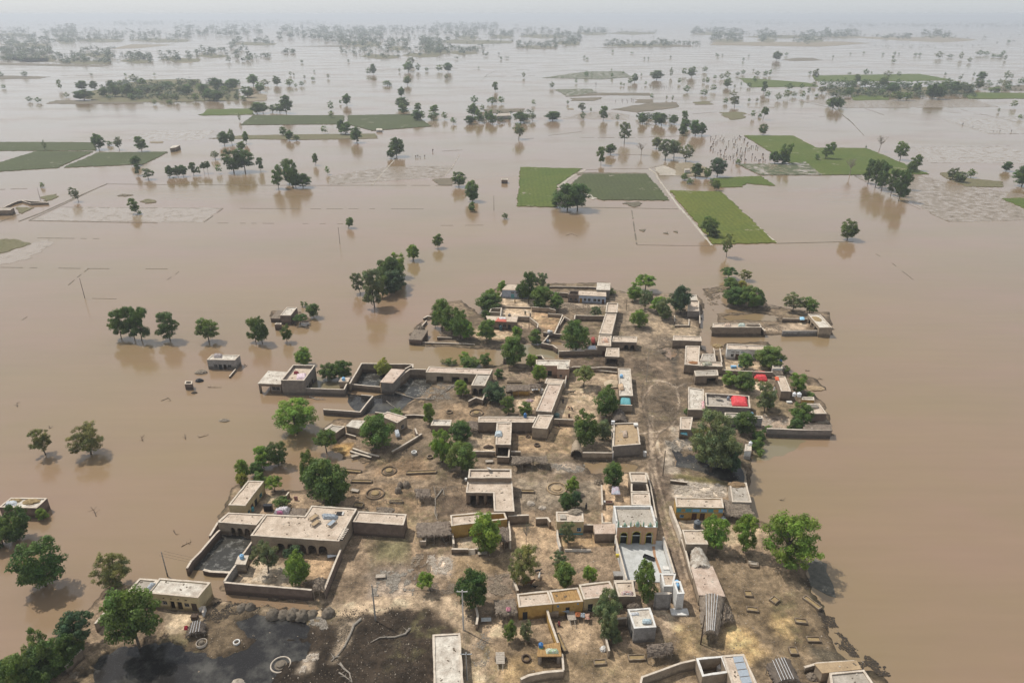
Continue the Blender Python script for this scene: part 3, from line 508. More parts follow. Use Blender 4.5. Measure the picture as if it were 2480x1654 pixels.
for i, (t, s, mt, lb) in enumerate(SH):
    if lb is None: continue
    far = t in 'ABC'; nm = 'bank'
    if mt in (FG, FY, FD, FW, FS, FSM): nm = 'field'
    if mt is POOLG: nm = 'water'
    z = {'field': .30, 'bank': .22, 'water': .012}[nm] + (i % 7) * .012
    if mt in (FS, FSM): z = .03 + (i % 5) * .008
    if 'weed' in lb and t == 'W': nm = 'weed'; z = .05
    if nm == 'water': z = .012
    sheet(nm, t, s, z, mt, (1.1 if mt in (FS, FSM) else .9) if not far else 2.5, (1.6 if nm == 'field' else 2) if not far else 8, lb, .3 if nm != 'water' else .01)
    q = pts(t, s); cx_ = sum(a for a, _ in q) / len(q); cy_ = sum(b for _, b in q) / len(q)
    if nm != 'water' and t != 'W' and 0 < cx_ < 2480 and lb not in ('brown heap', 'low mud bank', 'short mud bank', 'sandy spot in the field', 'green spot on the shoal'): LM.append((cx_, cy_, 'the ' + lb))
# bunds: (tile, line, width m, material, dashes)
BUND = field_mat('bund_earth', (.115, .095, .07), (.17, .145, .11))
for t, s, wd, dash, mt in [("D", "-40,480 260,470", .9, .6, 0), ("D", "130,697 280,640 430,572 560,515 735,440", 1.4, 1, 0), ("D", "200,690 330,630 480,560 620,490 710,450", 1.0, 1, 0), ("D", "735,441 1200,446 1850,450 2351,451", .8, 1, 0), ("E", "-20,450 760,451", .7, .9, 0),
 ("D", "200,692 640,700 1080,708", 1.1, .95, 0), ("D", "420,600 900,604 1520,608", .6, .7, 0), ("D", "1400,702 1530,608", .7, .8, 0), ("D", "1570,608 2351,611", .5, .7, 0), ("E", "-10,610 620,612", .4, .6, 0), ("D", "1450,708 2351,714", .35, .5, 0),
 ("D", "-40,810 300,811 680,815", .45, .6, 0), ("D", "-40,1011 600,1020 1250,1023", .5, .55, 0), ("D", "470,1133 530,1080 605,1022", .5, .6, 0), ("O", "460,260 620,170 700,110", .35, .6, 0), ("O", "820,302 1180,310", .3, .7, 0),
 ("O", "150,525 240,465 350,400", .3, .4, 0), ("D", "0,700 130,650", 1, 1, 0), ("D", "150,430 280,350", .1, .1, 0), ("E", "230,447 300,370 380,280", 1.1, 1, 1), ("E", "725,392 790,310 830,240", 1.0, .9, 1), ("E", "710,216 850,208", .8, 1, 0), ("E", "300,322 790,320", .6, .8, 0),
 ("E", "1500,465 1600,390 1690,345", 3.2, 1, 1), ("E", "1690,345 1900,337 2130,335 2180,322", .7, 1, 0), ("E", "2130,335 2180,372 2190,400 2351,620", 1.5, 1, 1), ("E", "1640,600 2000,606 2330,612", .8, 1, 0), ("E", "2010,612 2025,720 2045,852", .9, .9, 0),
 ("E", "2045,858 2351,863", .6, 1, 0), ("E", "700,725 1120,722", .3, .5, 0), ("F", "-20,590 120,750 210,862", 1.6, 1, 1), ("F", "250,490 440,660 655,846", 1.5, 1, 1), ("F", "660,848 900,842 1180,835", .7, 1, 0), ("F", "0,863 210,863", .5, 1, 0),
 ("F", "1310,905 1450,985 1590,1095", .5, .6, 0), ("F", "520,381 980,381 1250,379", .6, 1, 0), ("F", "1140,-10 1255,110", .8, .9, 0), ("F", "1190,388 1520,560 1840,702", .4, .8, 0), ("F", "1580,190 2250,180", .5, .6, 0), ("F", "1620,296 2300,292", .5, .5, 0),
 ("F", "1800,0 2140,100 2400,96", .8, .7, 0), ("F", "850,292 980,378", .8, 1, 1), ("F", "770,110 930,193", 1, 1, 1), ("C", "80,782 240,770", 1.2, .9, 0), ("C", "840,700 1050,745 1180,850", 1.6, .9, 0), ("C", "1260,745 1390,790", 1.2, .8, 0), ("C", "1130,742 1400,742 2180,735", 1, .7, 0),
 ("C", "870,800 1180,798", 1.2, .8, 0), ("C", "1840,735 2351,850", 1, .6, 0), ("C", "1500,748 2100,790 2351,800", 1, .5, 0), ("C", "460,790 650,735", 1.2, .6, 0), ("C", "1820,820 2351,800", 1, .4, 0), ("A", "370,520 900,520", 1.5, .5, 0), ("A", "900,520 1450,522", 1.5, .3, 0),
 ("A", "1810,522 1960,515", 1.5, .6, 0), ("B", "260,485 420,482", 2.5, .9, 0), ("B", "590,470 820,470", 4, 1, 0), ("B", "910,483 970,483", 2, 1, 0), ("B", "975,560 1020,515 1100,475", 1.0, .6, 0), ("B", "1000,527 1400,520 1900,488 2351,488", 1.5, .5, 0),
 ("B", "1510,485 1760,487", 2, .8, 0), ("B", "2050,597 2351,590", 1.2, .5, 0), ("B", "1200,335 1500,332", 3, .9, 0), ("E", "1440,110 1670,82", .8, .8, 0), ("E", "1270,135 1340,128", .8, .7, 0), ("E", "1660,122 2010,125 2351,112", .8, .8, 0), ("E", "1900,235 2180,246", .7, .9, 0),
 ("B", "1180,478 1400,484", 1.5, .6, 0), ("C", "-20,480 350,485", 1.5, .4, 0), ("C", "1200,330 1440,326", 2, .8, 0), ("C", "1560,330 1840,322", 2, .5, 0), ("C", "1900,315 2160,312", 1.5, .4, 0), ("P", "340,0 400,20", .1, .1, 0), ("O", "1450,160 1560,90 1620,40", .3, .5, 0)]:
    w = wpts(t, s, .12); mb = MB(); rn = random.Random(len(s) + int(w[0].x))
    for i in range(len(w) - 1):
        a, b = w[i], w[i + 1]; L = (b - a).length; k = max(2, min(60, int(L / (3 if t in 'DEFOP' else 12)))); nn = Vector((-(b - a).y, (b - a).x, 0)).normalized(); last = None
        for j in range(k):
            if rn.random() > dash: last = None; continue
            p0 = a.lerp(b, j / k); p1 = a.lerp(b, (j + 1) / k)
            e0 = last or (nn * rn.uniform(.7, 1.3) * wd / 2); e1 = nn * rn.uniform(.6, 1.35) * wd / 2; last = e1; h = .06 + wd * .06 * rn.uniform(.6, 1.2)
            mb.hexa([(p0 - e0)[:2] + (-.2,), (p1 - e1)[:2] + (-.2,), (p1 + e1)[:2] + (-.2,), (p0 + e0)[:2] + (-.2,)], [(p0 - e0 * .6)[:2] + (h,), (p1 - e1 * .6)[:2] + (h,), (p1 + e1 * .6)[:2] + (h,), (p0 + e0 * .6)[:2] + (h,)])
    if mb.v: tag(mb.build('field_bund', [BUND, FP][mt]), kind='structure')
# ------------------------------------------------------------------ trees
def fib(rs, n):
    v = rs.normal(size=(n, 3)); return v / np.linalg.norm(v, axis=1)[:, None]
def crown_data(kind, seed, n, leaf):
    rs = np.random.RandomState(seed); L = []
    def blob(c, rad, k, r0, r1):
        d = fib(rs, k); q = rs.uniform(.05, 1., (k, 1)) ** .42
        p = np.array(c) + d * q * np.array(rad)
        for i in range(k): L.append((*p[i], rs.uniform(r0, r1)))
    if kind == 'r': blob((0, 0, .50), (.41, .41, .42), 76, .08, .14); blob((rs.uniform(-.1, .1), 0, .86), (.18, .18, .08), 6, .06, .10)
    elif kind == 'g': blob((.0, .0, .50), (.40, .38, .40), 66, .07, .12); blob((rs.uniform(-.2, .2), rs.uniform(-.1, .1), .86), (.16, .16, .1), 8, .05, .09); blob((rs.uniform(-.3, .3), .1, .28), (.24, .24, .1), 10, .06, .1)
    elif kind == 't': blob((-.05, 0, .78), (.31, .31, .16), 24, .07, .12); blob((.10, 0, .53), (.38, .36, .20), 30, .07, .12); blob((-.08, 0, .28), (.34, .34, .14), 20, .07, .11)
    elif kind == 'o': blob((.0, .0, .53), (.43, .41, .37), 66, .05, .10); blob((.1, 0, .86), (.25, .25, .08), 10, .05, .08)
    elif kind == 'w': blob((-.03, .0, .50), (.44, .42, .39), 90, .05, .10); blob((.12, .05, .84), (.28, .28, .1), 14, .05, .08); blob((-.3, 0, .3), (.16, .22, .12), 12, .05, .08)
    elif kind == 'u': blob((0, 0, .62), (.43, .43, .24), 52, .06, .11); blob((.05, 0, .87), (.25, .25, .07), 10, .05, .09)
    elif kind == 's': blob((0, 0, .42), (.40, .38, .42), 44, .08, .14); blob((.1, .1, .82), (.2, .2, .12), 8, .06, .1)
    elif kind == 'd': blob((0, 0, .7), (.36, .34, .2), 22, .05, .09)
    L = np.array(L); wts = L[:, 3] ** 2; ids = rs.choice(len(L), n, p=wts / wts.sum())
    dense = {'o': .4, 'w': .4, 'd': .5}.get(kind, .55)
    d = fib(rs, n); d[:, 2] = np.where(d[:, 2] < -.2, -d[:, 2] * rs.uniform(-.2, 1, n), d[:, 2]); d /= np.linalg.norm(d, axis=1)[:, None]
    rr = L[ids, 3] * rs.uniform(dense, 1.12, n); p = L[ids, :3] + d * rr[:, None]
    nr = d * .9 + np.array((0, 0, .45)) + rs.normal(size=(n, 3)) * .42; nr /= np.linalg.norm(nr, axis=1)[:, None]
    a = np.cross(nr, rs.normal(size=(n, 3))); a /= np.linalg.norm(a, axis=1)[:, None]; b = np.cross(nr, a)
    s = leaf * rs.uniform(.55, 1.35, (n, 1)); s2 = s * rs.uniform(.45, .9, (n, 1))
    q = np.stack([p - a * s, p - b * s2, p + a * s, p + b * s2 + nr * s * .25], 1)
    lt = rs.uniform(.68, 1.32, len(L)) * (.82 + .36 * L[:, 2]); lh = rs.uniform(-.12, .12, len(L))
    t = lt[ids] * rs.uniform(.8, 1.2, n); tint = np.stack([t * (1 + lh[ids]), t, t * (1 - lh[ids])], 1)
    return q.reshape(-1, 3), tint, L
def leaf_mesh(name, q, tint, extra=None):
    n = len(tint); me = bpy.data.meshes.new(name); V = q; F = np.arange(n * 4).reshape(n, 4)
    if extra is not None: V = np.concatenate([q, extra[0]])
    me.vertices.add(len(V)); me.vertices.foreach_set('co', V.astype('f').ravel())
    fl = F.ravel().tolist(); starts = list(range(0, n * 4, 4)); tot = [4] * n; mi = [0] * n
    if extra is not None:
        for f in extra[1]:
            starts.append(len(fl)); tot.append(len(f)); fl += [i + n * 4 for i in f]; mi.append(1)
    me.loops.add(len(fl)); me.loops.foreach_set('vertex_index', fl); me.polygons.add(len(tot))
    me.polygons.foreach_set('loop_start', starts); me.polygons.foreach_set('loop_total', tot)
    me.materials.append(LEAF)
    if extra is not None: me.materials.append(BARK)
    me.polygons.foreach_set('material_index', mi); me.update(calc_edges=True)
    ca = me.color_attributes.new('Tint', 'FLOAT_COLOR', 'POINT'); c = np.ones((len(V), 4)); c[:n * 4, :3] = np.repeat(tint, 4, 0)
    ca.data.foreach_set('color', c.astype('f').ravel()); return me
def trunk_data(kind, seed, L, limbs=6, bare=False):
    rn = random.Random(seed); mb = MB(); top = .5 if kind != 's' else .3; bx, by = rn.uniform(-.05, .05), rn.uniform(-.05, .05)
    p = [Vector((0, 0, -.06)), Vector((bx * .4, by * .4, top * .35)), Vector((bx, by, top * .7)), Vector((bx * 1.3, by * 1.3, top))]
    mb.tube(p, [.026, .02, .017, .010], 7)
    for k in range(limbs):
        l = L[rn.randrange(len(L))]; e = Vector(l[:3]); st = p[2].lerp(p[3], rn.random()); mid = st.lerp(e, .5) + Vector((rn.uniform(-.04, .04), rn.uniform(-.04, .04), -.03))
        mb.tube([st, mid, e], [.011, .007, .003], 5)
        if bare:
            for _ in range(5):
                a = mid.lerp(e, rn.random()); mb.tube([a, a + Vector((rn.uniform(-.16, .16), rn.uniform(-.16, .16), rn.uniform(.02, .2)))], [.006, .002], 4)
    return mb
NEAR = {}; FAR = {}
for kind, seeds, n, leaf in (('r', (1, 2, 3, 4), 11000, .021), ('g', (11, 12, 13, 14), 9500, .020), ('t', (21, 22), 9000, .020), ('o', (31, 32, 33), 9500, .0165), ('w', (41, 42), 13000, .0145), ('u', (51, 52), 8000, .020), ('s', (61, 62, 63), 8000, .022), ('d', (71,), 260, .012)):
    NEAR[kind] = []; FAR[kind] = []
    for sd_ in seeds:
        q, ti, L = crown_data(kind, sd_, n, leaf); tb = trunk_data(kind, sd_, L, 14 if kind == 'd' else 7, kind == 'd'); tm = bpy.data.meshes.new('trunk'); tm.from_pydata(tb.v, [], tb.f); tm.materials.append(BARKP if kind == 'd' else BARK); tm.update()
        NEAR[kind].append((leaf_mesh('crown', q, ti), tm))
    for sd_ in seeds[:2]:
        q, ti, L = crown_data(kind, sd_ + 100, 620 if kind != 'd' else 60, .05 if kind != 'd' else .02); tb = trunk_data(kind, sd_, L, 3 if kind != 'd' else 9, kind == 'd')
        FAR[kind].append(leaf_mesh('tree', q, ti, (np.array(tb.v), tb.f)))
TC = {'r': ((.075, .122, .028), 'dark green'), 'k': ((.055, .092, .040), 'deep bluish green'), 'g': ((.108, .158, .034), 'mid green'), 'b': ((.150, .225, .034), 'bright green'), 'o': ((.165, .175, .055), 'olive green'), 'y': ((.26, .25, .045), 'yellow green'), 'e': ((.140, .160, .070), 'greyish green'), 'd': ((.16, .14, .11), 'bare grey')}
SHP = {'r': 'round', 'g': 'loose crowned', 't': 'tall', 'o': 'feathery', 'w': 'spreading feathery', 'u': 'umbrella shaped', 's': 'low bushy', 'd': 'leafless'}
TREES = []   # (root, px, py, desc)
rt = random.Random(5)
SPECS = []
def tree(*a, **k): SPECS.append((a, k))
def grow(px, py, pytop, wpx, shp, colr, z=None, lean=0, joined=False):
    if z is None:
        p = at(px, py, .3); z = gz(p.x, p.y)
    b = at(px, py, z); H_ = height_to(b, pytop) * 1.02; W_ = wpx / (F_PX / depth((b.x, b.y, b.z + H_ / 2)))
    app = abs(py - pytop); W_ *= (1.02 if wpx > 75 else 1.17) if app > 21 else 1.3; c, cn = TC[colr]; j = rt.uniform(.86, 1.16); c = (c[0] * j * rt.uniform(.92, 1.1), c[1] * j, c[2] * j, 1)
    hgt = 'small ' if H_ < 4.2 else ('large ' if H_ > 11 else '')
    nm = 'shrub' if shp == 's' else ('bare_tree' if shp == 'd' else 'tree')
    desc = f"{hgt}{SHP[shp]} {cn} {'bush' if shp == 's' else 'tree'}" if shp != 'd' else f'{hgt}leafless grey tree'
    rz = rt.uniform(0, 6.28)
    if joined:
        q, ti = small_protos['rgt'.find(shp) if shp in 'rgt' else 0]; ca_, sa_ = math.cos(rz), math.sin(rz); Q = q * np.array((W_, W_, H_)); Q = np.stack([Q[:, 0] * ca_ - Q[:, 1] * sa_, Q[:, 0] * sa_ + Q[:, 1] * ca_, Q[:, 2]], 1) + np.array(b)
        FQ.append(Q); FTI.append(ti * np.array(c[:3])); return
    if app > 21:
        cm, tm = rt.choice(NEAR[shp]); r = empty(nm, b, rz if not lean else 0); r.scale = (W_, W_, H_)
        if lean: r.rotation_euler = (0, lean, 0)
        for n2, mm in (('trunk', tm), ('crown', cm)):
            o = bpy.data.objects.new(n2, mm); col.objects.link(o); o.parent = r; o.color = c
            if lean: o.rotation_euler = (0, 0, rz)
    else:
        r = bpy.data.objects.new(nm, rt.choice(FAR[shp])); col.objects.link(r); r.location = b; r.rotation_euler = (0, lean, rz if not lean else 0); r.scale = (W_, W_, H_); r.color = c
    r['category'] = 'bush' if shp == 's' else 'tree'
    TREES.append((r, px, py, desc)); return r
def parse(s): return [q.split(',') for q in s.replace('\n', ' ').split(';') if q.strip()]
def code(k):  # kind letters: shape[colour]
    k = k.strip(); shp = k[0]; cl = k[1] if len(k) > 1 else {'r': 'r', 'g': 'g', 't': 'g', 'o': 'o', 'w': 'g', 'u': 'g', 's': 'g', 'd': 'd'}[shp]; return shp, cl
def near_list(t, s):      # x,y,top,w,kind[,lean]
    for q in parse(s):
        x, y, tp, wd = map(float, q[:4]); shp, cl = code(q[4]); a, b = P(t, x, y); tree(a, b, P(t, x, tp)[1], wd / TILES[t][2], shp, cl, lean=float(q[5]) if len(q) > 5 else 0)
def far_list(t, s):       # x,y,h,w,kind[,lean]
    for q in parse(s):
        x, y, h, wd = map(float, q[:4]); shp, cl = code(q[4]); a, b = P(t, x, y); tree(a, b, P(t, x, y - h)[1], wd / TILES[t][2], shp, cl, z=.05, lean=float(q[5]) if len(q) > 5 else 0)
near_list('X', "1775,245,68,148,g;590,925,760,150,r;455,800,730,45,s;498,803,740,45,s;430,1000,885,185,ur;272,1215,1008,128,g;465,1485,1303,190,gb;1600,440,150,175,gb;1490,560,212,340,r;1540,640,368,280,rk;1310,805,350,270,te;1140,640,385,165,oe,-.18;1400,690,420,180,t")
near_list('O', "1080,665,410,160,tg;1200,670,375,165,tr;1262,680,378,170,tr,.06;1515,675,430,200,tr;1860,690,485,200,gg;2275,690,470,135,tg;2335,705,475,140,gr")
near_list('P', "465,425,160,225,oo,-.1;925,415,118,370,wo;200,1290,960,330,sr;30,1350,1040,270,sr;440,1085,975,115,gb")
near_list('Q', "470,330,-130,540,gr;1175,345,20,400,wo;1420,960,370,620,gg;820,960,615,420,uk;420,1150,790,250,sg;150,1330,1060,380,sr;520,1250,880,420,sr;300,1420,1000,420,sg;700,1130,850,260,sr")
near_list('L', "635,315,40,240,gr;465,335,108,215,gb;245,500,245,175,gb;230,545,390,150,sy;395,440,265,180,gr;420,520,400,165,sg;590,615,452,195,ub;1200,760,250,560,rr;1010,600,138,230,gg;1300,740,380,320,rg;680,800,682,185,ur")
near_list('I', "900,1200,940,270,ug;640,205,28,190,gb;930,380,190,230,gr;1090,380,142,230,gr;1545,330,140,185,gy;560,985,595,600,wb;1460,1150,790,450,rg;2068,880,640,135,tb;1700,770,700,150,sg")
near_list('J', "150,190,140,50,oo;225,205,135,110,s;290,205,140,60,s;400,165,65,130,gb;470,235,115,240,s;635,205,65,140,s;960,215,-120,265,rg;1165,255,85,145,gb;1250,415,205,175,gb;365,555,385,175,gb;745,620,408,255,rk;800,355,245,115,sr;900,780,555,190,og;1095,785,640,165,gg;360,1085,848,235,rr;1750,455,225,235,uo;2010,790,460,300,gg;1770,1130,745,360,gg;1975,1070,830,200,ge")
near_list('M', "330,280,-95,250,gb;560,400,60,370,rg;1290,1215,955,135,de;1400,800,620,70,d;1810,630,455,165,gb;1740,815,640,170,rr;1850,800,610,130,rk;1765,1215,955,190,oe;840,1290,868,350,rb")
near_list('N', "170,315,80,185,rr;1130,895,585,260,gb;1410,930,585,225,tb;1830,1080,565,620,wb")
near_list('K', "1530,610,280,220,oe,-.1;1560,560,400,150,tr;1300,560,400,0,g" .replace(';1300,560,400,0,g', '') + ";1840,790,640,190,sr;1900,735,505,235,gg;1310,820,600,230,rr;960,1230,585,540,we;860,1100,760,300,wo;1100,1150,850,300,re;1190,1240,1050,160,gk")
near_list('G', "960,530,330,270,rr;1000,480,270,200,sb;1105,335,185,105,gb;1410,450,88,190,tr;1340,400,200,140,rr;1560,350,100,190,oe;1560,500,248,240,rg;1720,520,335,190,gg;1530,505,370,140,gg;430,750,388,230,gg;540,800,470,260,gg;640,850,540,230,gg;700,860,620,200,gb;940,890,620,230,gg;1280,850,700,130,gb;1190,960,830,110,gb;1500,910,730,180,sg;1950,990,645,360,rg;2170,615,478,145,oe;350,720,560,100,gg;925,620,520,100,sr")
near_list('H', "400,260,98,220,ub;300,350,190,150,gb;400,430,240,150,oe;520,470,300,150,gb;580,530,310,170,oe;735,465,212,205,rk;340,600,428,178,gb;1190,140,30,165,ur;1345,155,52,125,oo;1205,250,125,150,rg;1310,240,150,135,sy;1265,390,220,230,rr;1380,410,205,230,gg;1470,400,250,130,sg;1800,455,270,200,oe;1955,475,320,155,gg;1345,1000,845,160,gg;1575,980,785,250,rg;1200,1150,1035,160,gb;1325,1200,1025,220,rg;1840,1210,1030,170,gb;80,290,235,80,sg;580,520,400,120,gb")
near_list('Q', "620,1080,900,240,sr;90,1250,1100,300,sg;380,1300,1060,340,sk;600,1200,1000,240,sr;40,1420,1180,320,sk;760,1010,840,230,sg;420,1440,1200,340,sr")
near_list('K', "1470,900,780,140,sr;1430,990,870,150,sg;700,620,560,60,sg;1480,1060,990,90,sg;1560,800,740,80,sg;2010,440,390,90,sg;1760,190,110,70,sg")
near_list('T', "1740,720,285,390,wo;1150,985,575,345,rr;670,812,605,190,ub,-.3;2130,535,365,200,oe;2185,755,495,235,rg")
near_list('R', "990,500,150,300,oe;1290,390,205,230,uk;1340,640,290,290,gb;1240,500,340,120,gb")
near_list('U', "650,635,448,150,gg;812,620,452,140,ge;1630,480,115,270,ge;1650,640,330,190,ge;1720,665,505,125,ge")
near_list('V', "925,1345,835,320,tg;250,1105,900,190,gb")
near_list('E', "1570,618,440,190,rr;1640,618,435,170,rr;1500,600,515,80,rr;915,558,418,90,rg;922,562,480,80,gr;918,630,560,55,s;825,460,356,100,g;682,880,787,78,g;510,965,860,88,gb;65,742,665,62,gg,.35;1140,680,636,40,s;400,252,122,108,r;360,268,203,58,r;125,158,52,84,r;50,104,15,85,g;1235,134,22,84,oe;1960,160,12,90,oe;1800,312,180,62,t;1865,240,165,75,r;2240,275,130,110,oe;2300,260,140,90,ge;2180,200,120,80,ge;2075,245,150,90,d")
near_list('F', "690,302,158,92,gg,.2;640,302,215,85,r;705,306,240,65,r;985,270,145,80,gg,.3;930,278,232,40,s;1355,218,100,90,de,.1;1500,278,152,92,g;1600,348,240,82,g;1575,360,285,75,g;1280,440,270,80,tr;1330,465,268,90,tr;1372,488,300,90,tr;1435,520,340,85,tr;1490,558,350,110,tr;1540,480,340,70,tr;245,392,264,112,rk;100,397,298,84,r;175,402,330,60,g;30,285,170,100,e".replace('e"', 'oe"').replace('100,e', '100,oe') + ";20,416,362,55,s;58,442,402,50,s;240,487,412,55,g;212,452,402,45,s;190,800,668,125,gg;310,942,778,80,oo;235,812,750,70,se;1138,822,688,130,gg;1860,412,330,80,ge;1905,430,355,85,ge;1985,398,340,56,g;2228,354,286,66,r;2335,455,320,130,r;1155,382,255,100,d;95,110,0,85,r;140,108,20,60,r;560,106,28,66,g;350,302,225,25,d;402,302,215,50,d;388,304,270,38,s;605,297,235,25,d,.1;1268,194,178,14,s")
far_list('F', "30,60,60,70,r;20,100,40,60,g;5,110,80,50,r")
near_list('D', "680,205,95,90,r;755,180,146,42,s;820,207,116,58,oe;973,217,114,86,g;310,207,140,28,oe,-.2;935,315,248,72,r;948,382,300,40,tr;1018,410,335,82,oe;292,467,430,30,s;540,562,456,60,oe,-.3;945,645,535,70,gg,-.3;962,650,620,28,s;1165,397,315,58,r;1190,390,330,50,r;1222,392,315,52,r;1258,390,312,60,r;1330,382,290,52,tr;1365,380,322,36,tr;1402,368,290,45,ur;1428,366,282,42,ur;1502,370,308,46,g;1478,272,214,58,oe;1605,362,205,150,gr;1682,355,200,140,gr;1658,215,150,64,g;1540,177,82,76,r;1592,168,64,52,g;1690,166,80,50,g;1790,354,256,50,tr;1912,472,310,80,gg;1965,330,268,80,g;2010,465,265,85,g;1985,440,300,80,r;2030,465,360,80,r;2080,465,370,110,r;1945,110,50,56,g;1988,143,72,60,r;2035,143,100,46,s;2225,97,42,48,g;2165,312,230,44,g;2250,377,320,40,g;2340,95,0,60,r;2270,-10,-60,40,g")
far_list('A', """12,530,35,30,r;170,528,40,45,r;27,610,32,30,r;415,622,75,40,t;460,672,38,38,oe;205,700,38,38,r;265,706,38,42,r;628,522,20,22,oe;862,525,22,22,g;920,562,52,55,oe;1060,522,20,20,g;565,618,65,80,r;650,618,62,58,r;580,690,75,125,r;715,668,70,68,r;772,610,60,60,r;790,665,90,85,r;825,600,48,45,g;880,668,90,90,r;955,665,55,55,g;980,590,55,55,g;1010,640,60,70,oe;1090,650,60,80,oe;900,682,40,38,g;1155,612,52,100,r;1105,692,28,28,g;1150,690,50,50,oe;1165,716,30,45,s;1062,720,38,34,oe;1210,700,60,50,oe;1235,650,60,70,oe;1285,650,70,80,r;1345,695,55,55,g;1325,600,55,70,oe;1400,640,65,70,r;1490,620,85,90,r;1440,690,80,85,r;1490,695,75,85,r;1600,620,80,90,r;1540,640,50,50,g;1565,690,35,30,oe;1370,625,50,60,g;1740,590,80,95,g;1785,636,72,68,gb;1700,672,80,90,g;1820,590,45,60,oe;1672,692,35,45,s;1900,588,65,60,g;1985,592,48,65,g;2030,602,30,24,oe;2070,592,35,38,r;2148,554,26,30,r;2090,545,32,16,oe;2252,540,35,20,oe;1992,520,30,20,oe;2016,522,22,14,oe;2155,498,16,16,g;2072,435,25,22,r;1765,780,80,90,r;1805,778,70,80,g;1870,772,55,60,g;1965,778,125,85,r;1920,776,65,70,g;2270,757,65,45,r;2335,716,30,16,g;1645,835,60,20,oe""")
far_list('B', """68,432,26,16,r;208,512,50,42,r;240,512,75,42,r;418,498,30,14,oe;480,495,68,85,g;495,450,55,60,oe;545,492,58,34,r;605,492,30,30,r;690,494,48,55,g;750,496,65,62,r;742,545,35,30,oe;960,472,15,15,g;335,590,38,70,s;472,586,62,58,g;58,724,80,62,r;12,716,28,16,g;432,667,70,50,r;440,748,80,98,r;445,787,80,68,g;545,767,62,52,g;540,827,75,72,r;580,822,60,50,g;655,780,60,68,g;650,824,55,72,r;730,822,52,52,g;790,852,45,52,g;932,712,55,52,r;1052,714,48,68,r;1118,714,50,58,gg,.4;1076,632,72,42,t;1337,724,40,32,g;1463,607,45,38,r;1270,537,42,24,oe;1572,717,28,18,r;1630,574,30,22,g;1700,530,42,38,r;1765,607,45,22,d;1873,490,18,14,g;1875,535,32,24,g;1952,508,18,16,g;2030,567,62,50,g;2000,582,45,36,g;1938,590,26,22,g;1958,593,20,14,g;2182,550,68,85,r;2076,526,22,16,g;2106,586,26,22,g;2280,532,70,24,oe,.15;2335,577,40,28,g;2148,682,40,26,g;2250,686,32,14,oe;2290,692,38,16,r;1115,412,25,20,r;1685,401,20,20,r;1705,413,18,24,r;1880,363,18,18,g;2012,371,14,22,g;2097,411,20,12,r;2125,411,20,12,r;2278,399,16,16,r;920,802,90,85,g;965,842,90,60,g;985,762,45,40,oe;900,852,60,70,r;1030,832,75,65,g;1055,852,70,65,r;1250,842,75,110,r;1330,830,55,55,oe;1470,828,65,110,r;1670,767,62,60,oe;1675,822,55,34,r;1730,769,32,18,oe;1815,828,100,62,t;1912,828,45,28,r;2085,850,75,65,r;2175,852,80,65,r;2215,862,85,70,r;2300,854,65,70,r""")
far_list('C', """160,497,42,42,oe;18,522,55,36,g;70,532,72,66,g;385,522,28,32,r;422,514,35,34,r;494,491,18,14,oe;312,540,50,42,oe;275,547,40,32,oe;230,547,30,26,g;152,570,34,24,oe;180,577,44,34,g;315,602,65,60,g;365,607,28,16,oe;220,630,48,44,g;155,657,46,58,r;35,637,50,46,r;575,527,45,36,r;606,522,42,30,g;520,522,34,36,oe;505,567,42,42,g;465,600,36,36,r;566,642,85,42,t;590,670,48,44,r;410,592,28,14,g;355,662,38,55,oe;302,712,42,38,r;365,732,75,75,oe;465,702,26,24,g;518,700,28,22,oe;664,692,55,42,oe;720,682,65,45,g;740,617,45,55,r;830,677,52,40,g;770,667,40,50,oe;872,647,55,24,oe;825,612,40,32,r;905,602,38,36,g;920,547,75,45,oe;882,512,24,22,r;970,592,45,52,r;965,642,50,60,oe;1150,662,65,60,g;1022,587,42,38,r;1068,587,42,38,r;1112,582,50,40,g;1140,597,40,35,r;1180,602,45,40,r;1205,572,62,50,g;1265,517,42,38,r;1305,512,20,16,g;1152,514,18,30,oe;1275,647,36,42,r;1260,597,55,62,r;1310,602,48,48,r;1380,602,75,80,g;1415,527,40,55,oe;1490,527,34,30,g;1445,642,75,85,r;1485,592,50,60,r;1380,647,35,50,g;1560,602,50,50,g;1610,642,75,65,g;1450,690,60,45,g;1490,692,60,55,g;1545,690,58,70,g;1720,682,110,90,r;1765,682,100,80,r;1690,592,40,65,r;1800,632,75,75,g;1870,642,85,80,r;1940,642,75,90,oe;1830,582,45,40,r;2035,614,75,68,g;2055,552,62,58,r;2230,547,60,45,oe;2265,542,35,20,oe;2105,572,24,26,r;2120,594,26,32,r;2180,582,40,30,oe;2210,602,60,45,oe;2240,617,45,38,r;2330,582,50,50,r;2145,634,38,85,s;2280,742,52,42,g;2175,772,32,18,oe;2325,822,35,40,gg,.3;1910,550,30,24,r;1930,522,14,10,r;1810,520,22,16,r;2005,527,30,14,oe;1035,749,80,60,r;1075,750,85,60,r;1010,732,50,50,g;1095,738,55,50,r;925,667,24,30,s;488,812,55,30,g;560,822,90,60,ug,.15;538,807,28,30,s;655,417,65,62,r;720,386,25,24,r;240,379,14,14,r;250,393,20,20,r;282,386,16,12,r;425,421,26,18,r;462,393,18,10,r;1040,401,22,12,r;1160,376,14,12,r;1252,371,16,16,r;1382,381,18,18,r;1462,381,26,20,r;1450,409,28,16,r;1457,431,24,26,r;1492,379,16,14,r;1605,386,22,25,r;1635,386,22,22,r;1765,402,48,50,oe;1843,397,24,42,r;1915,412,55,28,oe;1975,432,38,28,oe;2045,384,38,48,r;2092,382,30,42,r;2145,395,25,40,s;2180,397,25,40,s;2205,382,35,26,r;2220,417,40,20,oe;2245,299,24,22,r;20,852,95,48,t""")
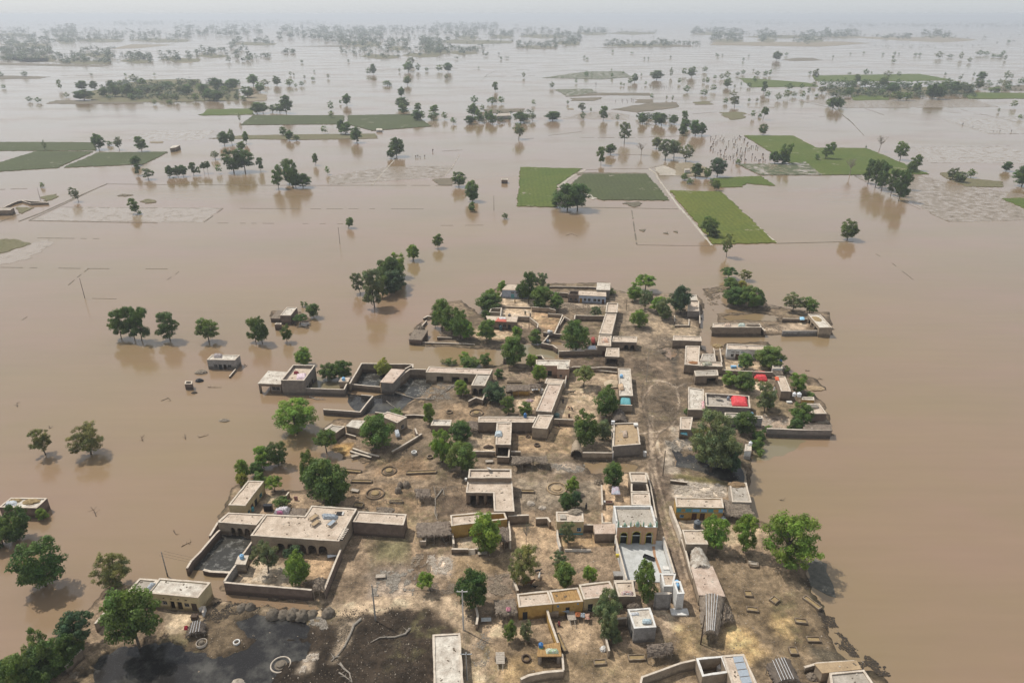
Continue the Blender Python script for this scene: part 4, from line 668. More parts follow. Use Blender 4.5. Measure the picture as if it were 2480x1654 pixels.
# the far tree belts read as one mass: joined
rs = np.random.RandomState(77); FQ = []; FTI = []; small_protos = [crown_data(k, 400 + i, 200, .07)[:2] for i, k in enumerate('rgt')]
order = sorted([i for i, (a, k) in enumerate(SPECS) if a[4] not in 'sd'], key=lambda i: -(SPECS[i][0][1] - SPECS[i][0][2]) * SPECS[i][0][3])
small = set(order[300:])
for i, (a, k) in enumerate(SPECS): grow(*a, **k, joined=i in small)
far_protos = [crown_data(k, 300 + i, 46, .11)[:2] for i, k in enumerate('rgrgts')]
def belt(t, x0, x1, y0, y1, n, h):
    for _ in range(n):
        x = rs.uniform(x0, x1); y = rs.uniform(y0, y1); a, b = P(t, x, y)
        if rs.rand() < .45 and FQ:   # clump next to the last one
            pass
        p = at(a, b, 0); hh = h * rs.uniform(.3, .85) / TILES[t][2] / (F_PX / depth(p)); ww = hh * rs.uniform(1.0, 2.1); q, ti = far_protos[rs.randint(len(far_protos))]
        ang = rs.uniform(0, 6.28); ca_, sa_ = math.cos(ang), math.sin(ang); Q = q * np.array((ww, ww, hh)); Q = np.stack([Q[:, 0] * ca_ - Q[:, 1] * sa_, Q[:, 0] * sa_ + Q[:, 1] * ca_, Q[:, 2]], 1) + np.array(p)
        FQ.append(Q); j = rs.uniform(.8, 1.2); FTI.append(ti * np.array((.062, .085, .04)) * j)
for t, ls in (('A', "0,350,300,425,60,48;0,380,345,425,46,50;0,340,260,320,34,40;0,200,200,250,22,28;370,520,200,300,34,50;520,850,235,290,44,32;380,760,380,440,44,50;540,780,335,390,20,38;820,1040,375,432,30,48;1090,1380,360,425,20,48;1340,1560,345,395,24,46;1560,1720,320,430,16,52;880,1300,235,290,40,34;1200,1800,195,250,90,40;1600,1900,275,310,26,38;1900,2351,195,275,80,44;1940,2040,352,372,9,38;2220,2351,265,300,14,44;780,1120,150,178,50,22;1200,2250,148,172,100,18;1700,1880,385,412,12,34;0,2351,150,185,90,16;0,700,205,300,60,30;300,1100,210,240,50,28;640,900,400,440,10,40"),
 ('B', "0,300,220,320,90,40;0,600,190,235,80,32;330,470,275,345,20,44;560,760,275,372,60,50;740,960,335,372,30,38;620,780,170,240,40,32;740,1090,170,212,70,32;800,960,215,270,24,40;1040,1200,218,264,24,38;1230,1560,205,262,40,32;1220,1500,292,335,50,32;1480,1660,240,312,50,38;1640,1850,202,240,32,32;1850,2180,208,236,34,16;1820,2351,285,322,70,34;0,130,335,380,10,30;140,420,335,402,30,34;430,700,335,392,22,32;930,1110,305,402,16,28;1040,1150,292,306,5,12;0,700,240,330,60,30;1000,1700,180,250,30,22;1650,2351,250,275,8,14;600,1200,240,300,22,26;300,1200,400,415,3,24"),
 ('C', "70,420,208,240,50,34;210,430,242,292,32,42;520,650,220,292,22,42;820,980,222,292,26,36;980,1240,218,262,40,40;1340,1600,237,272,24,32;1640,1860,228,267,22,44;760,880,262,308,14,32;0,130,292,317,12,28;430,1000,225,262,26,24;1300,2100,310,335,24,10;1240,1980,245,272,26,16;0,2400,128,140,60,12;200,1300,140,172,150,14;1100,2400,168,188,190,16;1000,2400,120,165,120,12;2060,2351,235,300,8,18")):
    for q in ls.split(';'):
        v = list(map(float, q.split(','))); belt(t, *v[:4], int(v[4] * 1.35), v[5])
        if v[4] >= 20 and v[2] > 195 and v[1] - v[0] < 700:   # the low bank the belt stands on
            y_ = v[2] + (v[3] - v[2]) * .75; sheet('bank', t, f"{v[0]},{y_ + 4} {v[0] * .7 + v[1] * .3},{y_ - 12} {v[1]},{y_ - 2} {v[1] - 20},{v[3]} {v[0] * .5 + v[1] * .5},{v[3] + 5}", .25, FO, 4, 14, None, .3)
for v in (('A', 700, 1640, 572, 692, 240, 52), ('C', 1000, 2000, 590, 678, 240, 48), ('C', 2080, 2351, 580, 640, 20, 40), ('B', 880, 1330, 780, 848, 26, 48), ('B', 2060, 2351, 800, 850, 14, 50)): belt(*v)
for v in ():
        pass
me = leaf_mesh('distant_trees', np.concatenate(FQ), np.concatenate(FTI)); o = bpy.data.objects.new('distant_trees', me); col.objects.link(o); o.color = (1, 1, 1, 1)
tag(o, 'hazy belts of trees standing in the flood near the horizon', kind='stuff')
# ------------------------------------------------------------------ buildings
def area2(p): return sum(p[i][0] * p[(i + 1) % len(p)][1] - p[(i + 1) % len(p)][0] * p[i][1] for i in range(len(p)))
def offs(p, d):   # d > 0 moves inward
    n = len(p); s = 1 if area2(p) > 0 else -1; out = []
    for i in range(n):
        a, b, c = Vector(p[i - 1][:2]), Vector(p[i][:2]), Vector(p[(i + 1) % n][:2])
        e1 = (b - a).normalized(); e2 = (c - b).normalized(); n1 = Vector((-e1.y, e1.x)) * s; n2 = Vector((-e2.y, e2.x)) * s
        m = n1 + n2; L = m.length; m = m / L if L > 1e-6 else n1; k = d / max(.35, m.dot(n1)); out.append(b + m * k)
    return out
class Bld: pass
LITD = surf('litter_dark', (.16, .125, .09), s1=2); LITP = surf('litter_pale', (.5, .44, .36), s1=2)
def B(name, label, cat, t, s, zt, wall=MUD, roof=PLAS, par=.3, ops=None, g=.35, z0=-.5, skip=(), cope=COPE, wt=.3, group=None, ph=None, th=.07, roofmat=True, inner=None):
    w = wpts(t, s, zt); n = len(w); px = pts(t, s); ops = ops or {}; r = Bld()
    cen = sum(w, Vector((0, 0, 0))) / n; root = empty(name, (cen.x, cen.y, g - .05)); tag(root, label, cat, group)
    outer = [Vector(q[:2]) for q in w]; inn = offs(w, wt); mb = MB()
    keymap = {'b': 0, 'r': 1, 'f': 2, 'l': 3}; O = {keymap.get(k, k): v for k, v in ops.items()}
    zr = zt - par; rq = random.Random(int(cen.x * 91 + cen.y * 7))
    for i in range(n):
        if i in skip: continue
        A, Bp, C, D = outer[i], outer[(i + 1) % n], inn[i], inn[(i + 1) % n]
        dx, dy = px[(i + 1) % n][0] - px[i][0], px[(i + 1) % n][1] - px[i][1]; flip = dx < 0 if abs(dx) >= abs(dy) else dy < 0
        hol = []
        for q in O.get(i, []):
            k, u0, u1, a, b = q[:5]; m_ = q[5] if len(q) > 5 else None
            if flip: u0, u1 = 1 - u1, 1 - u0
            hol.append((k, u0, u1, g + a, min(g + b, zr - .12 if zr - .12 > g + a + .3 else g + b), m_))
        us = sorted({0., 1.} | {h[1] for h in hol} | {h[2] for h in hol}); fo = lambda u: A.lerp(Bp, u); fi = lambda u: C.lerp(D, u)
        def piece(mb_, u0, u1, a, b, o0=0., o1=1.):
            p = [fo(u0), fo(u1), fi(u1), fi(u0)]
            q = [p[0].lerp(p[3], o0), p[1].lerp(p[2], o0), p[1].lerp(p[2], o1), p[0].lerp(p[3], o1)]
            mb_.hexa([(v.x, v.y, a) for v in q], [(v.x, v.y, b) for v in q])
        for u0, u1 in zip(us[:-1], us[1:]):
            um = (u0 + u1) / 2; hs_ = sorted([h for h in hol if h[1] < um < h[2]], key=lambda h: h[3]); z = z0
            for h in hs_:
                if h[3] > z: piece(mb, u0, u1, z, h[3])
                z = h[4]
            if z < zt: piece(mb, u0, u1, z, zt)
        for k, u0, u1, a, b, m_ in hol:
            if k == 'a':   # arch: spandrels under the flat head
                W_ = (fo(u1) - fo(u0)).length; rise = min(W_ * .5, (b - a) * .5)
                for j in range(8):
                    t0, t1 = j / 8, (j + 1) / 8; za = lambda t_: b - rise + rise * math.sqrt(max(0, 1 - (2 * t_ - 1) ** 2)) - .02
                    v0, v1 = u0 + (u1 - u0) * t0, u0 + (u1 - u0) * t1; p = [fo(v0), fo(v1), fi(v1), fi(v0)]; zz = [za(t0), za(t1), za(t1), za(t0)]
                    mb.hexa([(q.x, q.y, zz[c_]) for c_, q in enumerate(p)], [(q.x, q.y, b) for q in p])
            if k == 'd':
                d = MB(); e = (u1 - u0) * .04; um = (u0 + u1) / 2
                piece(d, u0 + e, um - e * .3, a, b - .05, .3, .5); piece(d, um + e * .3, u1 - e, a, b - .05, .3, .5); dd = d.build('door', m_ or DOORB, root)
                fr = MB(); piece(fr, u0, u0 + e, a, b - .05, .15, .6); piece(fr, u1 - e, u1, a, b - .05, .15, .6); piece(fr, u0, u1, b - .05, b, .15, .6); fr.build('door_frame', m_ or DOORB, dd)
            if k == 'w':
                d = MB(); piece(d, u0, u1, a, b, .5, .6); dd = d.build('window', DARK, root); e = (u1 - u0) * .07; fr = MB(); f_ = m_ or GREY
                piece(fr, u0, u0 + e, a, b, .1, .45); piece(fr, u1 - e, u1, a, b, .1, .45); piece(fr, u0 + e, u1 - e, a, a + .07, .1, .45); piece(fr, u0 + e, u1 - e, b - .07, b, .1, .45)
                piece(fr, (u0 + u1) / 2 - e * .3, (u0 + u1) / 2 + e * .3, a + .07, b - .07, .2, .4); piece(fr, u0 + e, u1 - e, (a + b) / 2 - .03, (a + b) / 2 + .03, .41, .45); fr.build('window_frame', f_, dd)
            if k == 'v':
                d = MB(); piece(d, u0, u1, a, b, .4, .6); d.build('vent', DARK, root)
            if k == 'p':   # painted panel proud of the wall
                pass
        for q in O.get(('trim', i), []) if False else []: pass
    if mb.v: mb.build('wall', wall, root)
    if inner is None:
        if par > 0: rp = offs(w, wt - .01); z1 = zr; z0_ = zr - .22
        else: rp = offs(w, -.14); z1 = zt + .04; z0_ = zt - .16
        rb = MB(); rb.prism([(q.x, q.y) for q in rp], z0_, z1); ro = rb.build('roof', roof, root)
        lit = MB(); nl = int(min(60, abs(area2(w)) / 2 / 3.0))
        for _ in range(nl):
            a0, b0, c0 = rq.choice(w), rq.choice(w), cen; t_ = rq.random(); s_ = rq.uniform(.25, .93); x_, y_ = (a0.x * t_ + b0.x * (1 - t_) - c0.x) * s_ + c0.x, (a0.y * t_ + b0.y * (1 - t_) - c0.y) * s_ + c0.y
            if float(sdist(np.array([x_]), np.array([y_]), w)[0]) < wt + .15: continue
            k_ = rq.uniform(.08, .32); lit.box((x_, y_, z1 + .03), (k_ * rq.uniform(.6, 2.2), k_, rq.uniform(.04, .14)), rq.uniform(0, 3), rq.choice((0, 0, 1)), .8)
        if lit.v: tag(lit.build('roof_litter', [LITD, LITP], root), kind='stuff')
    if par > 0:
        cb = MB(); a_ = offs(w, -.035); b_ = offs(w, wt + .03)
        for i in range(n):
            if i in skip: continue
            j = (i + 1) % n; k_ = max(1, min(14, int((a_[j] - a_[i]).length / 1.3))); last = (Vector((0, 0)), Vector((0, 0)), 0)
            for e_ in range(k_):
                nx_ = (Vector((rq.uniform(-.06, .06), rq.uniform(-.06, .06))), Vector((rq.uniform(-.05, .05), rq.uniform(-.05, .05))), rq.uniform(-.02, .05)) if e_ < k_ - 1 else (Vector((0, 0)), Vector((0, 0)), 0)
                s0, s1 = e_ / k_, (e_ + 1) / k_; c4 = (a_[i].lerp(a_[j], s0) + last[0], a_[i].lerp(a_[j], s1) + nx_[0], b_[i].lerp(b_[j], s1) + nx_[1], b_[i].lerp(b_[j], s0) + last[1]); h4 = (last[2], nx_[2], nx_[2], last[2])
                cb.hexa([(q.x, q.y, zt) for q in c4], [(q.x, q.y, zt + th + h4[c_]) for c_, q in enumerate(c4)]); last = nx_
        if cb.v: cb.build('coping', cope, root)
    q = [proj((v.x, v.y, g + 1.5)) for v in w]; LM.append((sum(a for a, _ in q) / n, sum(b for _, b in q) / n, ph or 'the ' + label.split(' with ')[0].split(' in ')[0].split(' by ')[0].split(' on ')[0].split(' at ')[0].split(' of ')[0]))
    r.root = root; r.w = w; r.outer = outer; r.zr = zr; r.zt = zt; r.cen = cen; r.inn = inn; return r
def trim(b, i, u0, u1, z0, z1, mat, name='painted_band', out=.025):
    n = len(b.outer); A, C = b.outer[i], b.outer[(i + 1) % n]; s = 1 if area2(b.w) > 0 else -1; e = (C - A).normalized(); nn = Vector((e.y, -e.x)) * s
    p, q = A.lerp(C, u0), A.lerp(C, u1); m = MB(); m.hexa([(v.x, v.y, z0) for v in (p + nn * out, q + nn * out, q - nn * .01, p - nn * .01)], [(v.x, v.y, z1) for v in (p + nn * out, q + nn * out, q - nn * .01, p - nn * .01)])
    return m.build(name, mat, b.root)
def spots(k, n, z0, z1, w_, mat=None, a=.06, b=.94):   # n evenly spaced openings of half-width w_
    return [(k, a + (b - a) * (i + .5) / n - w_, a + (b - a) * (i + .5) / n + w_, z0, z1, mat) for i in range(n)]
H_ = 'house'
# --- north-west quarter
B('barn', 'grey whitewashed barn behind the tall dark tree in the far yard', 'barn', 'G', "1165,236 1440,240 1440,300 1112,290", 3.9, BLUEW, PLAS, .0, {'f': [('d', .30, .42, 0, 1.9, TEAL), ('w', .30, .42, 2.2, 2.7), ('w', .46, .56, 2.2, 2.7), ('w', .7, .8, 1, 2)]})
b = B('house', 'pale blue house with two doors and four windows', H_, 'G', "1990,306 2290,312 2293,366 1984,350", 3.6, BLUEW, PLAS, .0, {'f': [('d', .03, .13, 0, 2, DOORY), ('w', .18, .28, .9, 2), ('w', .34, .44, .9, 2), ('w', .54, .65, .9, 2), ('w', .70, .80, .9, 2), ('d', .86, .95, 0, 2, DOORB)]}, ph='the pale blue house')
B('ruined_room', 'roofless dark brick room joined to the pale blue house', 'ruin', 'G', "1880,306 1984,306 1981,350 1862,346", 3.5, BRICK, PLAS, .7, {'f': [('w', .15, .4, .8, 1.9), ('w', .62, .9, .8, 1.9)]}, cope=BRICK, inner=1)
B('house', 'small tall room with a clean pale roof at the far corner', H_, 'G', "2195,213 2340,217 2335,296 2185,290", 4.4, BRICKG, PLASW, .0, ph='the small tall room')
B('house', 'mud house with red tarpaulin on its roof edge', H_, 'G', "930,591 1285,602 1272,657 955,640", 3.5, MUD, PLAS, .0, {'f': [('w', .36, .46, .8, 2), ('w', .52, .64, .8, 2), ('d', .70, .8, 0, 2, DOORK)]}, ph='the red tarpaulin house')
B('pen', 'roofless brick pen with white gate posts', 'pen', 'G', "985,500 1105,500 1098,552 960,545", 2.6, MUDL, PLAS, .6, inner=1, cope=COPE)
B('ruined_shed', 'collapsed thatch heaped shed at the western tip', 'shed', 'G', "110,745 262,752 190,862 50,855", 2.0, BRICK, THATCH, .0, g=.1, ph='the collapsed shed at the tip')
B('house', 'long narrow block joined in a chain along the yard, northernmost part', H_, 'H', "40,366 146,372 136,460 25,454", 3.9, MUD, PLAS, .3, ph='the north end of the chain of roofs')
B('house', 'long narrow roof in the chain beside the upper street', H_, 'H', "27,468 130,474 84,664 -36,660", 3.6, MUDL, PLAS, .15, ph='the long narrow chain roof')
B('house', 'square roof with orange bedding in the chain', H_, 'H', "-36,672 82,676 76,778 -52,772", 4.0, MUD, PLAS, .15, {'f': [('d', .4, .6, 0, 1.9, DOORB)]}, ph='the roof with orange bedding')
B('house', 'low arcaded room east of the roof chain with two dark arches', H_, 'H', "100,686 326,690 320,742 84,736", 3.3, MUD, PLAS, .12, {'f': [('a', .50, .70, 0, 2.0), ('a', .76, .95, 0, 2.0)]}, ph='the room with two dark arches')
B('shed', 'square shed open to a dark front below the arches', 'shed', 'H', "34,796 156,796 156,880 22,874", 3.4, MUD, PLAS, .1, {'f': [('o', .06, .94, 0, 2.3)]}, ph='the square dark fronted shed')
B('shed', 'lean-to with white sacks below the orange bedding roof', 'shed', 'G', "2060,935 2190,935 2195,975 2050,975", 2.6, MUD, PLAS, .1, ph='the lean-to with white sacks')
B('house', 'north room of the corner house by the channel', H_, 'H', "815,290 888,292 900,344 814,344", 3.6, GREY, PLASW, .25, g=.3, ph='the corner house by the channel')
B('house', 'south room of the corner house by the channel', H_, 'H', "812,347 912,351 914,445 803,443", 3.3, BRICKG, PLAS, .2, g=.3, ph='the south room by the channel')
B('byre', 'long low byre with a pale wavy roof by the channel', 'byre', 'H', "670,678 932,688 937,730 664,722", 3.0, MUD, PLAS, .12, {'l': [('d', .2, .8, 0, 1.8, DOORK)]}, ph='the byre by the channel')
# --- north-east islands
B('barn', 'long brown barn standing in water, roof heaped with straw and bedding', 'barn', 'H', "1045,563 1490,563 1507,600 1040,600", 3.3, MUD, PLAS, .12, g=0, ph='the long brown barn in the water')
B('house', 'pillared house at the eastern tip with rubbish on its roof', H_, 'H', "1945,473 2062,476 2174,602 2056,602", 3.5, MUDL, PLASW, .12, {'l': [('o', .08, .30, .2, 2.4), ('o', .36, .58, .2, 2.4), ('o', .64, .90, .2, 2.4)]}, g=0, ph='the pillared house at the eastern tip')
B('house', 'whitewashed house with red brown doors behind the round tree', H_, 'H', "1176,757 1612,776 1590,816 1180,806", 3.9, WHITE, PLAS, .2, {'f': [('w', .10, .17, .9, 2), ('w', .10, .18, 2.4, 2.75), ('d', .21, .29, 0, 2, DOORB), ('w', .21, .29, 2.4, 2.75), ('w', .33, .41, 2.4, 2.75, TEAL), ('d', .40, .47, 0, 2, DOORB), ('d', .50, .58, 0, 2, DOORB), ('w', .62, .7, .9, 2), ('d', .80, .88, 0, 2, DOORB)]}, ph='the whitewashed house with red brown doors')
B('house', 'long roof with an orange earth heap at the head of the street', H_, 'H', "786,774 921,777 910,962 775,952", 3.5, MUD, PLAS, .15, ph='the roof with the orange heap')
B('house', 'slatted grey roof behind the rag heap', H_, 'H', "945,850 1060,850 1074,922 922,918", 3.1, MUD, PLASG, .12, ph='the slatted grey roof')
B('house', 'front strip of roof with a heap of rags and green stuff', H_, 'H', "914,928 1126,932 1136,972 912,964", 3.4, MUD, PLAS, .12, ph='the roof with the rag heap')
B('house', 'small house with one dark open bay facing the street trees', H_, 'H', "866,1012 1086,1002 1096,1056 880,1062", 3.3, MUD, PLASG, .1, {'f': [('o', .52, .95, 0, 2.2)]}, ph='the small house with one open bay')
B('hut', 'tiny white hut under the blue water tank', 'hut', 'H', "1606,942 1700,946 1705,990 1612,990", 3.0, WHITE, PLASG, .1, ph='the tiny white hut')
B('house', 'long pale roof with orange cloth beside the eastern shore', H_, 'H', "1642,1062 1730,1066 1786,1208 1692,1204", 3.4, MUD, PLAS, .12, ph='the long roof with orange cloth')
B('house', 'stained pale roof on the east side of the street', H_, 'K', "727,337 888,362 898,578 727,574", 3.5, MUD, PLASW, .2, ph='the stained pale roof by the street')
B('house', 'high walled roof with two dishes and a red tarpaulin', H_, 'K', "905,400 1370,430 1380,558 912,536", 4.1, BRICKG, PLASG, .9, ph='the high walled roof with the red tarpaulin')
B('house', 'two stepped grey roofs behind the great shade tree', H_, 'K', "1112,606 1250,610 1380,634 1507,642 1510,668 1110,664", 3.3, GREY, PLASG, .2, ph='the stepped grey roofs')
B('house', 'pale room with teal awning beside the great shade tree', H_, 'K', "642,655 772,656 752,786 638,782", 3.3, MUD, PLAS, .12, ph='the pale room with teal awning')
B('store_room', 'store room below the earth heap by the eastern shore', 'store', 'K', "1962,512 2110,512 2186,618 2030,618", 3.2, BRICK, PLAS, .1, ph='the store room with the earth heap')
B('pen', 'small ochre walled pen with steel sheet by the shore', 'pen', 'K', "1925,442 2050,442 2056,474 1925,470", 2.0, YELL, PLASG, .1, ph='the small ochre pen')
B('shed', 'brushwood covered shed at the end of the grey boundary wall', 'shed', 'K', "1945,732 2228,736 2236,788 1942,780", 2.5, BRICKG, THATCHX, .0, g=.1, ph='the brushwood covered shed')
B('house', 'long roof with a blue tank beside the teal awning', H_, 'J', "2150,246 2290,250 2318,558 2164,558", 3.6, MUD, PLASW, .2, ph='the long roof beside the teal awning')
B('wash_house', 'small whitewashed wash house with a white tank at the water edge', 'wash house', 'Z', "1805,1076 1820,1076 1819.5,1092 1803.5,1092", 2.6, WHITE, PLASW, .1, ph='the small wash house')
# --- flooded western compound
B('house', 'tall brown brick house with sagging bedding on its walled roof', H_, 'I', "516,205 768,210 640,384 376,380", 4.9, BRICKG, PLAS, .9, {'r': [('o', .25, .45, 0, 2.2), ('o', .5, .7, 0, 2.2), ('o', .75, .93, 0, 2.2)]}, g=0, ph='the tall flooded brick house')
B('shed', 'open veranda with wide pale roof at the western end of the brick house', 'shed', 'I', "236,276 452,290 372,424 120,414", 3.3, MUD, PLASW, .0, {'f': [('o', .06, .52, -.3, 2.4), ('w', .56, .98, 1.2, 2.4)], 'l': [('o', .1, .9, -.3, 2.4)]}, g=0, ph='the open western veranda')
B('house', 'oblong pink roofed room in the walled flooded yard', H_, 'I', "1640,252 1785,262 1650,410 1512,400", 3.9, BRICKG, PLASP, .0, g=0, ph='the oblong room in the flooded yard')
B('tank_room', 'small plastered room under a blue tank', 'room', 'I', "1066,352 1164,352 1140,396 1040,394", 2.9, MUDL, PLAS, .0, g=0, ph='the room with the blue tank')
B('arcade_house', 'long pale roofed house with three dark doorways above the grey pool', H_, 'Z', "1039,888 1193,895 1187.5,907 1031,901.5", 3.7, MUDL, PLASP, .1, {'f': [('o', .155, .27, 0, 2.1), ('o', .40, .52, 0, 2.1), ('o', .59, .65, 0, 2.0), ('o', .76, .88, 0, 2.1)]}, ph='the long house with dark doorways')
B('veranda', 'two arched veranda at the end of the long pale house', 'veranda', 'J', "542,305 694,311 630,445 476,440", 3.5, MUDL, PLASG, .08, {'f': [('a', .03, .48, 0, 2.3), ('a', .53, .97, 0, 2.3)], 'r': []}, ph='the two arched veranda')
b = B('house', 'pink house with green doors and a notched flat roof', H_, 'J', "1215,150 1604,150 1585,256 1456,252 1456,216 1215,210", 4.1, PINK, PLASW, .15, {4: [('w', .55, .75, .2, 2.0, DOORG), ('w', .3, .46, .2, 2.0, DOORG)], 2: [('w', .2, .45, 1.0, 1.9, GREY)]}, ph='the pink house')
B('house', 'whitish roof joined to the pink house', H_, 'J', "1336,360 1540,376 1512,426 1312,416", 3.5, MUDL, PLAS, .08, ph='the whitish roof below the pink house')
B('house', 'long slanting pink roofed house in the middle of the village', H_, 'J', "1346,422 1510,430 1390,742 1212,730", 4.1, MUDL, PLASP, .15, {'f': []}, ph='the long slanting house')
B('house', 'plain house with ochre side wall below the slanting house', H_, 'J', "1240,772 1412,782 1340,934 1168,920", 3.8, MUDL, PLAS, .12, {'r': [('d', .55, .75, 0, 2, DOORB)]}, ph='the house with ochre side wall')
B('house', 'long cross roof with a small hatch, west of the ochre sided house', H_, 'J', "562,796 1216,796 1182,860 557,858", 3.7, MUD, PLAS, .12, ph='the long cross roof')
B('house', 'narrow roof running toward us with white bundles, open dark front', H_, 'J', "766,866 936,866 926,1114 754,1112", 3.7, MUD, PLAS, .12, {'f': [('o', .08, .92, 0, 2.5)]}, ph='the narrow roof with white bundles')
B('shed', 'low shed with crumbling whitish roof', 'shed', 'I', "2112,832 2322,832 2312,900 2084,896", 2.5, MUD, PLASW, .08, ph='the low crumbling shed')
B('house', 'large tan roofed house with parapet beside the street', H_, 'Z', "1486,1025 1544,1023 1551,1076 1484,1081", 3.9, BRICKG, EARTHR, .3, ph='the large tan roofed house')
b = B('hut', 'ochre hut under grey thatch in the middle courtyards', 'hut', 'J', "955,488 1145,490 1143,496 950,494", 2.3, YELL, THATCHX, .1, {'f': [('o', .34, .54, 0, 1.8)]}, ph='the ochre hut under thatch')
B('house', 'cream house with tan gable behind the feeding yard', H_, 'I', "1592,738 1812,800 1702,866 1505,784", 3.7, MUDL, PLASP, .1, {'f': [('o', .6, .8, 0, 1.8)], 'r': [('w', .35, .65, .8, 1.9)]}, ph='the cream house by the shore')
B('shed', 'small shed with a square whitish roof by the flooded path', 'shed', 'I', "962,890 1108,906 985,994 882,944", 2.8, MUD, PLASG, .12, g=.3, ph='the small square roofed shed')
B('shed', 'tumbled white roofed shed next to the square one', 'shed', 'I', "1190,838 1330,842 1262,926 1122,900", 2.8, MUDL, PLASW, .0, g=.3, ph='the tumbled white roofed shed')
# --- middle
B('house', 'raised oblong roof with a blue dish and high rim', H_, 'M', "640,358 1120,360 1122,458 628,458", 4.9, MUD, PLAS, .35, ph='the raised oblong roof')
B('house', 'L shaped byre with pillared dark bay around the cattle yard', H_, 'M', "622,500 1130,497 1155,838 926,836 915,628 605,624", 3.7, MUD, PLAS, .12, {4: [('o', .10, .36, 0, 2.6), ('o', .42, .66, 0, 2.6), ('o', .72, .98, 0, 2.6)]}, ph='the L shaped byre')
B('house', 'ochre house with teal framed doorway and white rimmed roof', H_, 'M', "426,882 758,850 778,962 437,1004", 3.8, YELL, PLAS, .25, {'f': [('d', .56, .72, 0, 2, DOORB)]}, ph='the ochre house with teal doorway', cope=COPE)
B('ruined_room', 'roofless ochre room beside the ochre house', 'ruin', 'M', "775,866 1044,850 1074,926 790,960", 3.4, YELL, PLAS, .8, inner=1, ph='the roofless ochre room')
b = B('house', 'small yellow green house with brushwood on its roof', H_, 'M', "1630,842 1936,842 1946,955 1637,955", 3.8, CREAM, PLAS, .1, {'f': [('w', .12, .28, .9, 1.9), ('w', .76, .92, .9, 1.9, BLUEL)]}, ph='the small yellow green house')
for i in (2,): trim(b, i, 0, 1, .35, .8, TEAL)
B('shed', 'low mud shed between the yellow green house and the mosque', 'shed', 'M', "2062,990 2298,982 2298,1084 2078,1088", 2.9, MUD, PLASP, .0, ph='the low shed by the mosque')
B('house', 'square roof with high rim north of the mosque', H_, 'N', "326,171 490,173 496,266 345,262", 4.1, MUDL, PLAS, .25, ph='the square roof north of the mosque')
B('courtyard_wall', 'deep walled well of a yard between two roofs north of the mosque', 'courtyard', 'N', "346,270 497,272 520,360 345,358", 3.7, MUD, PLAS, .6, inner=1, ph='the deep little yard')
B('house', 'plain pale roof touching the back of the mosque', H_, 'N', "345,366 521,366 536,484 352,480", 3.6, MUDL, PLAS, .1, ph='the roof behind the mosque')
b = B('house', 'ochre house with blue painted panels and two brown doors', H_, 'N', "762,406 1210,416 1226,508 776,500", 3.9, YELL, PLAS, .15, {'f': [('w', .095, .18, .75, 1.55, BLUEL), ('d', .345, .455, 0, 2.0, DOORB), ('d', .52, .625, 0, 2.0, DOORB), ('w', .80, .885, .75, 1.55, BLUEL)]}, ph='the ochre house with blue panels')
for u0, u1 in ((.01, .11), (.20, .33), (.35, .50), (.53, .66), (.68, .79), (.90, .99)): trim(b, 2, 1 - u1, 1 - u0, 2.75, 3.45, [TEAL, BLUEL][int(u0 * 10) % 2], 'painted_panel', .03)
trim(b, 2, 0, 1, 3.5, 3.65, TEAL, 'painted_band', .05); trim(b, 2, 0, 1, 2.55, 2.65, TEAL, 'painted_band', .05)
B('house', 'grey slab roof piled with brushwood at the shore', H_, 'N', "1278,268 1440,270 1488,456 1306,452", 3.2, WOODP, PLASG, .15, ph='the grey slab roof at the shore')
B('house', 'roof beside the street above the mud vault', H_, 'N', "830,717 1030,717 1076,854 866,852", 3.6, MUDL, PLAS, .12, ph='the roof above the mud vault')
B('house', 'long bare roof leading to the roped thatch', H_, 'W', "118,642 280,636 378,868 178,858", 3.1, MUDL, PLASP, .0, ph='the long bare roof')
# --- west
B('house', 'cream house with black doors standing at the western shore', H_, 'L', "288,488 464,496 254,774 62,766", 3.7, CREAM, PLAS, .12, {'r': [('w', .18, .32, .7, 1.7, TEAL), ('d', .45, .58, 0, 1.9, DOORK), ('d', .65, .78, 0, 1.9, DOORB), ('w', .85, .94, .7, 1.5, TEAL)]}, g=.3, ph='the cream house at the shore')
B('veranda', 'low arcade with four dark arches facing the flooded yard', 'veranda', 'L', "62,852 482,872 378,994 -60,962", 3.3, MUDL, PLAS, .1, {'f': [('a', .28, .42, 0, 2.2), ('a', .47, .61, 0, 2.2), ('a', .66, .80, 0, 2.2), ('a', .85, .985, 0, 2.2)]}, g=0, ph='the low arcade')
BIG = B('house', 'largest house in the village with a broad pale roof and five bay veranda', H_, 'L', "492,872 930,892 1010,772 1524,808 1320,1178 314,1114", 4.5, MUDL, PLAS, .12, {4: [('a', .275, .375, 0, 2.7), ('a', .395, .495, 0, 2.7), ('a', .515, .61, 0, 2.7), ('a', .635, .73, 0, 2.7), ('a', .755, .855, 0, 2.7)]}, ph='the largest house')
B('house', 'eastern wing of the largest house with a long brick wall', H_, 'L', "1540,838 2090,872 2054,994 1478,956", 3.9, BRICK, PLAS, .1, ph='the east wing of the largest house')
B('house', 'long cream house with dark doors and small vents at lower left', H_, 'Q', "1622,251 2140,296 2012,452 1502,402", 3.7, CREAM, PLASW, .15, {'f': [('w', .10, .2, .9, 1.8), ('w', .245, .345, .9, 1.8), ('v', .265, .315, 2.3, 2.6), ('o', .39, .495, 0, 1.9), ('v', .42, .46, 2.3, 2.6), ('o', .54, .645, 0, 1.9), ('v', .57, .61, 2.3, 2.6), ('w', .69, .79, .9, 1.8), ('v', .715, .765, 2.3, 2.6), ('d', .83, .94, 0, 1.9, WOODD)]}, ph='the long cream house at lower left')
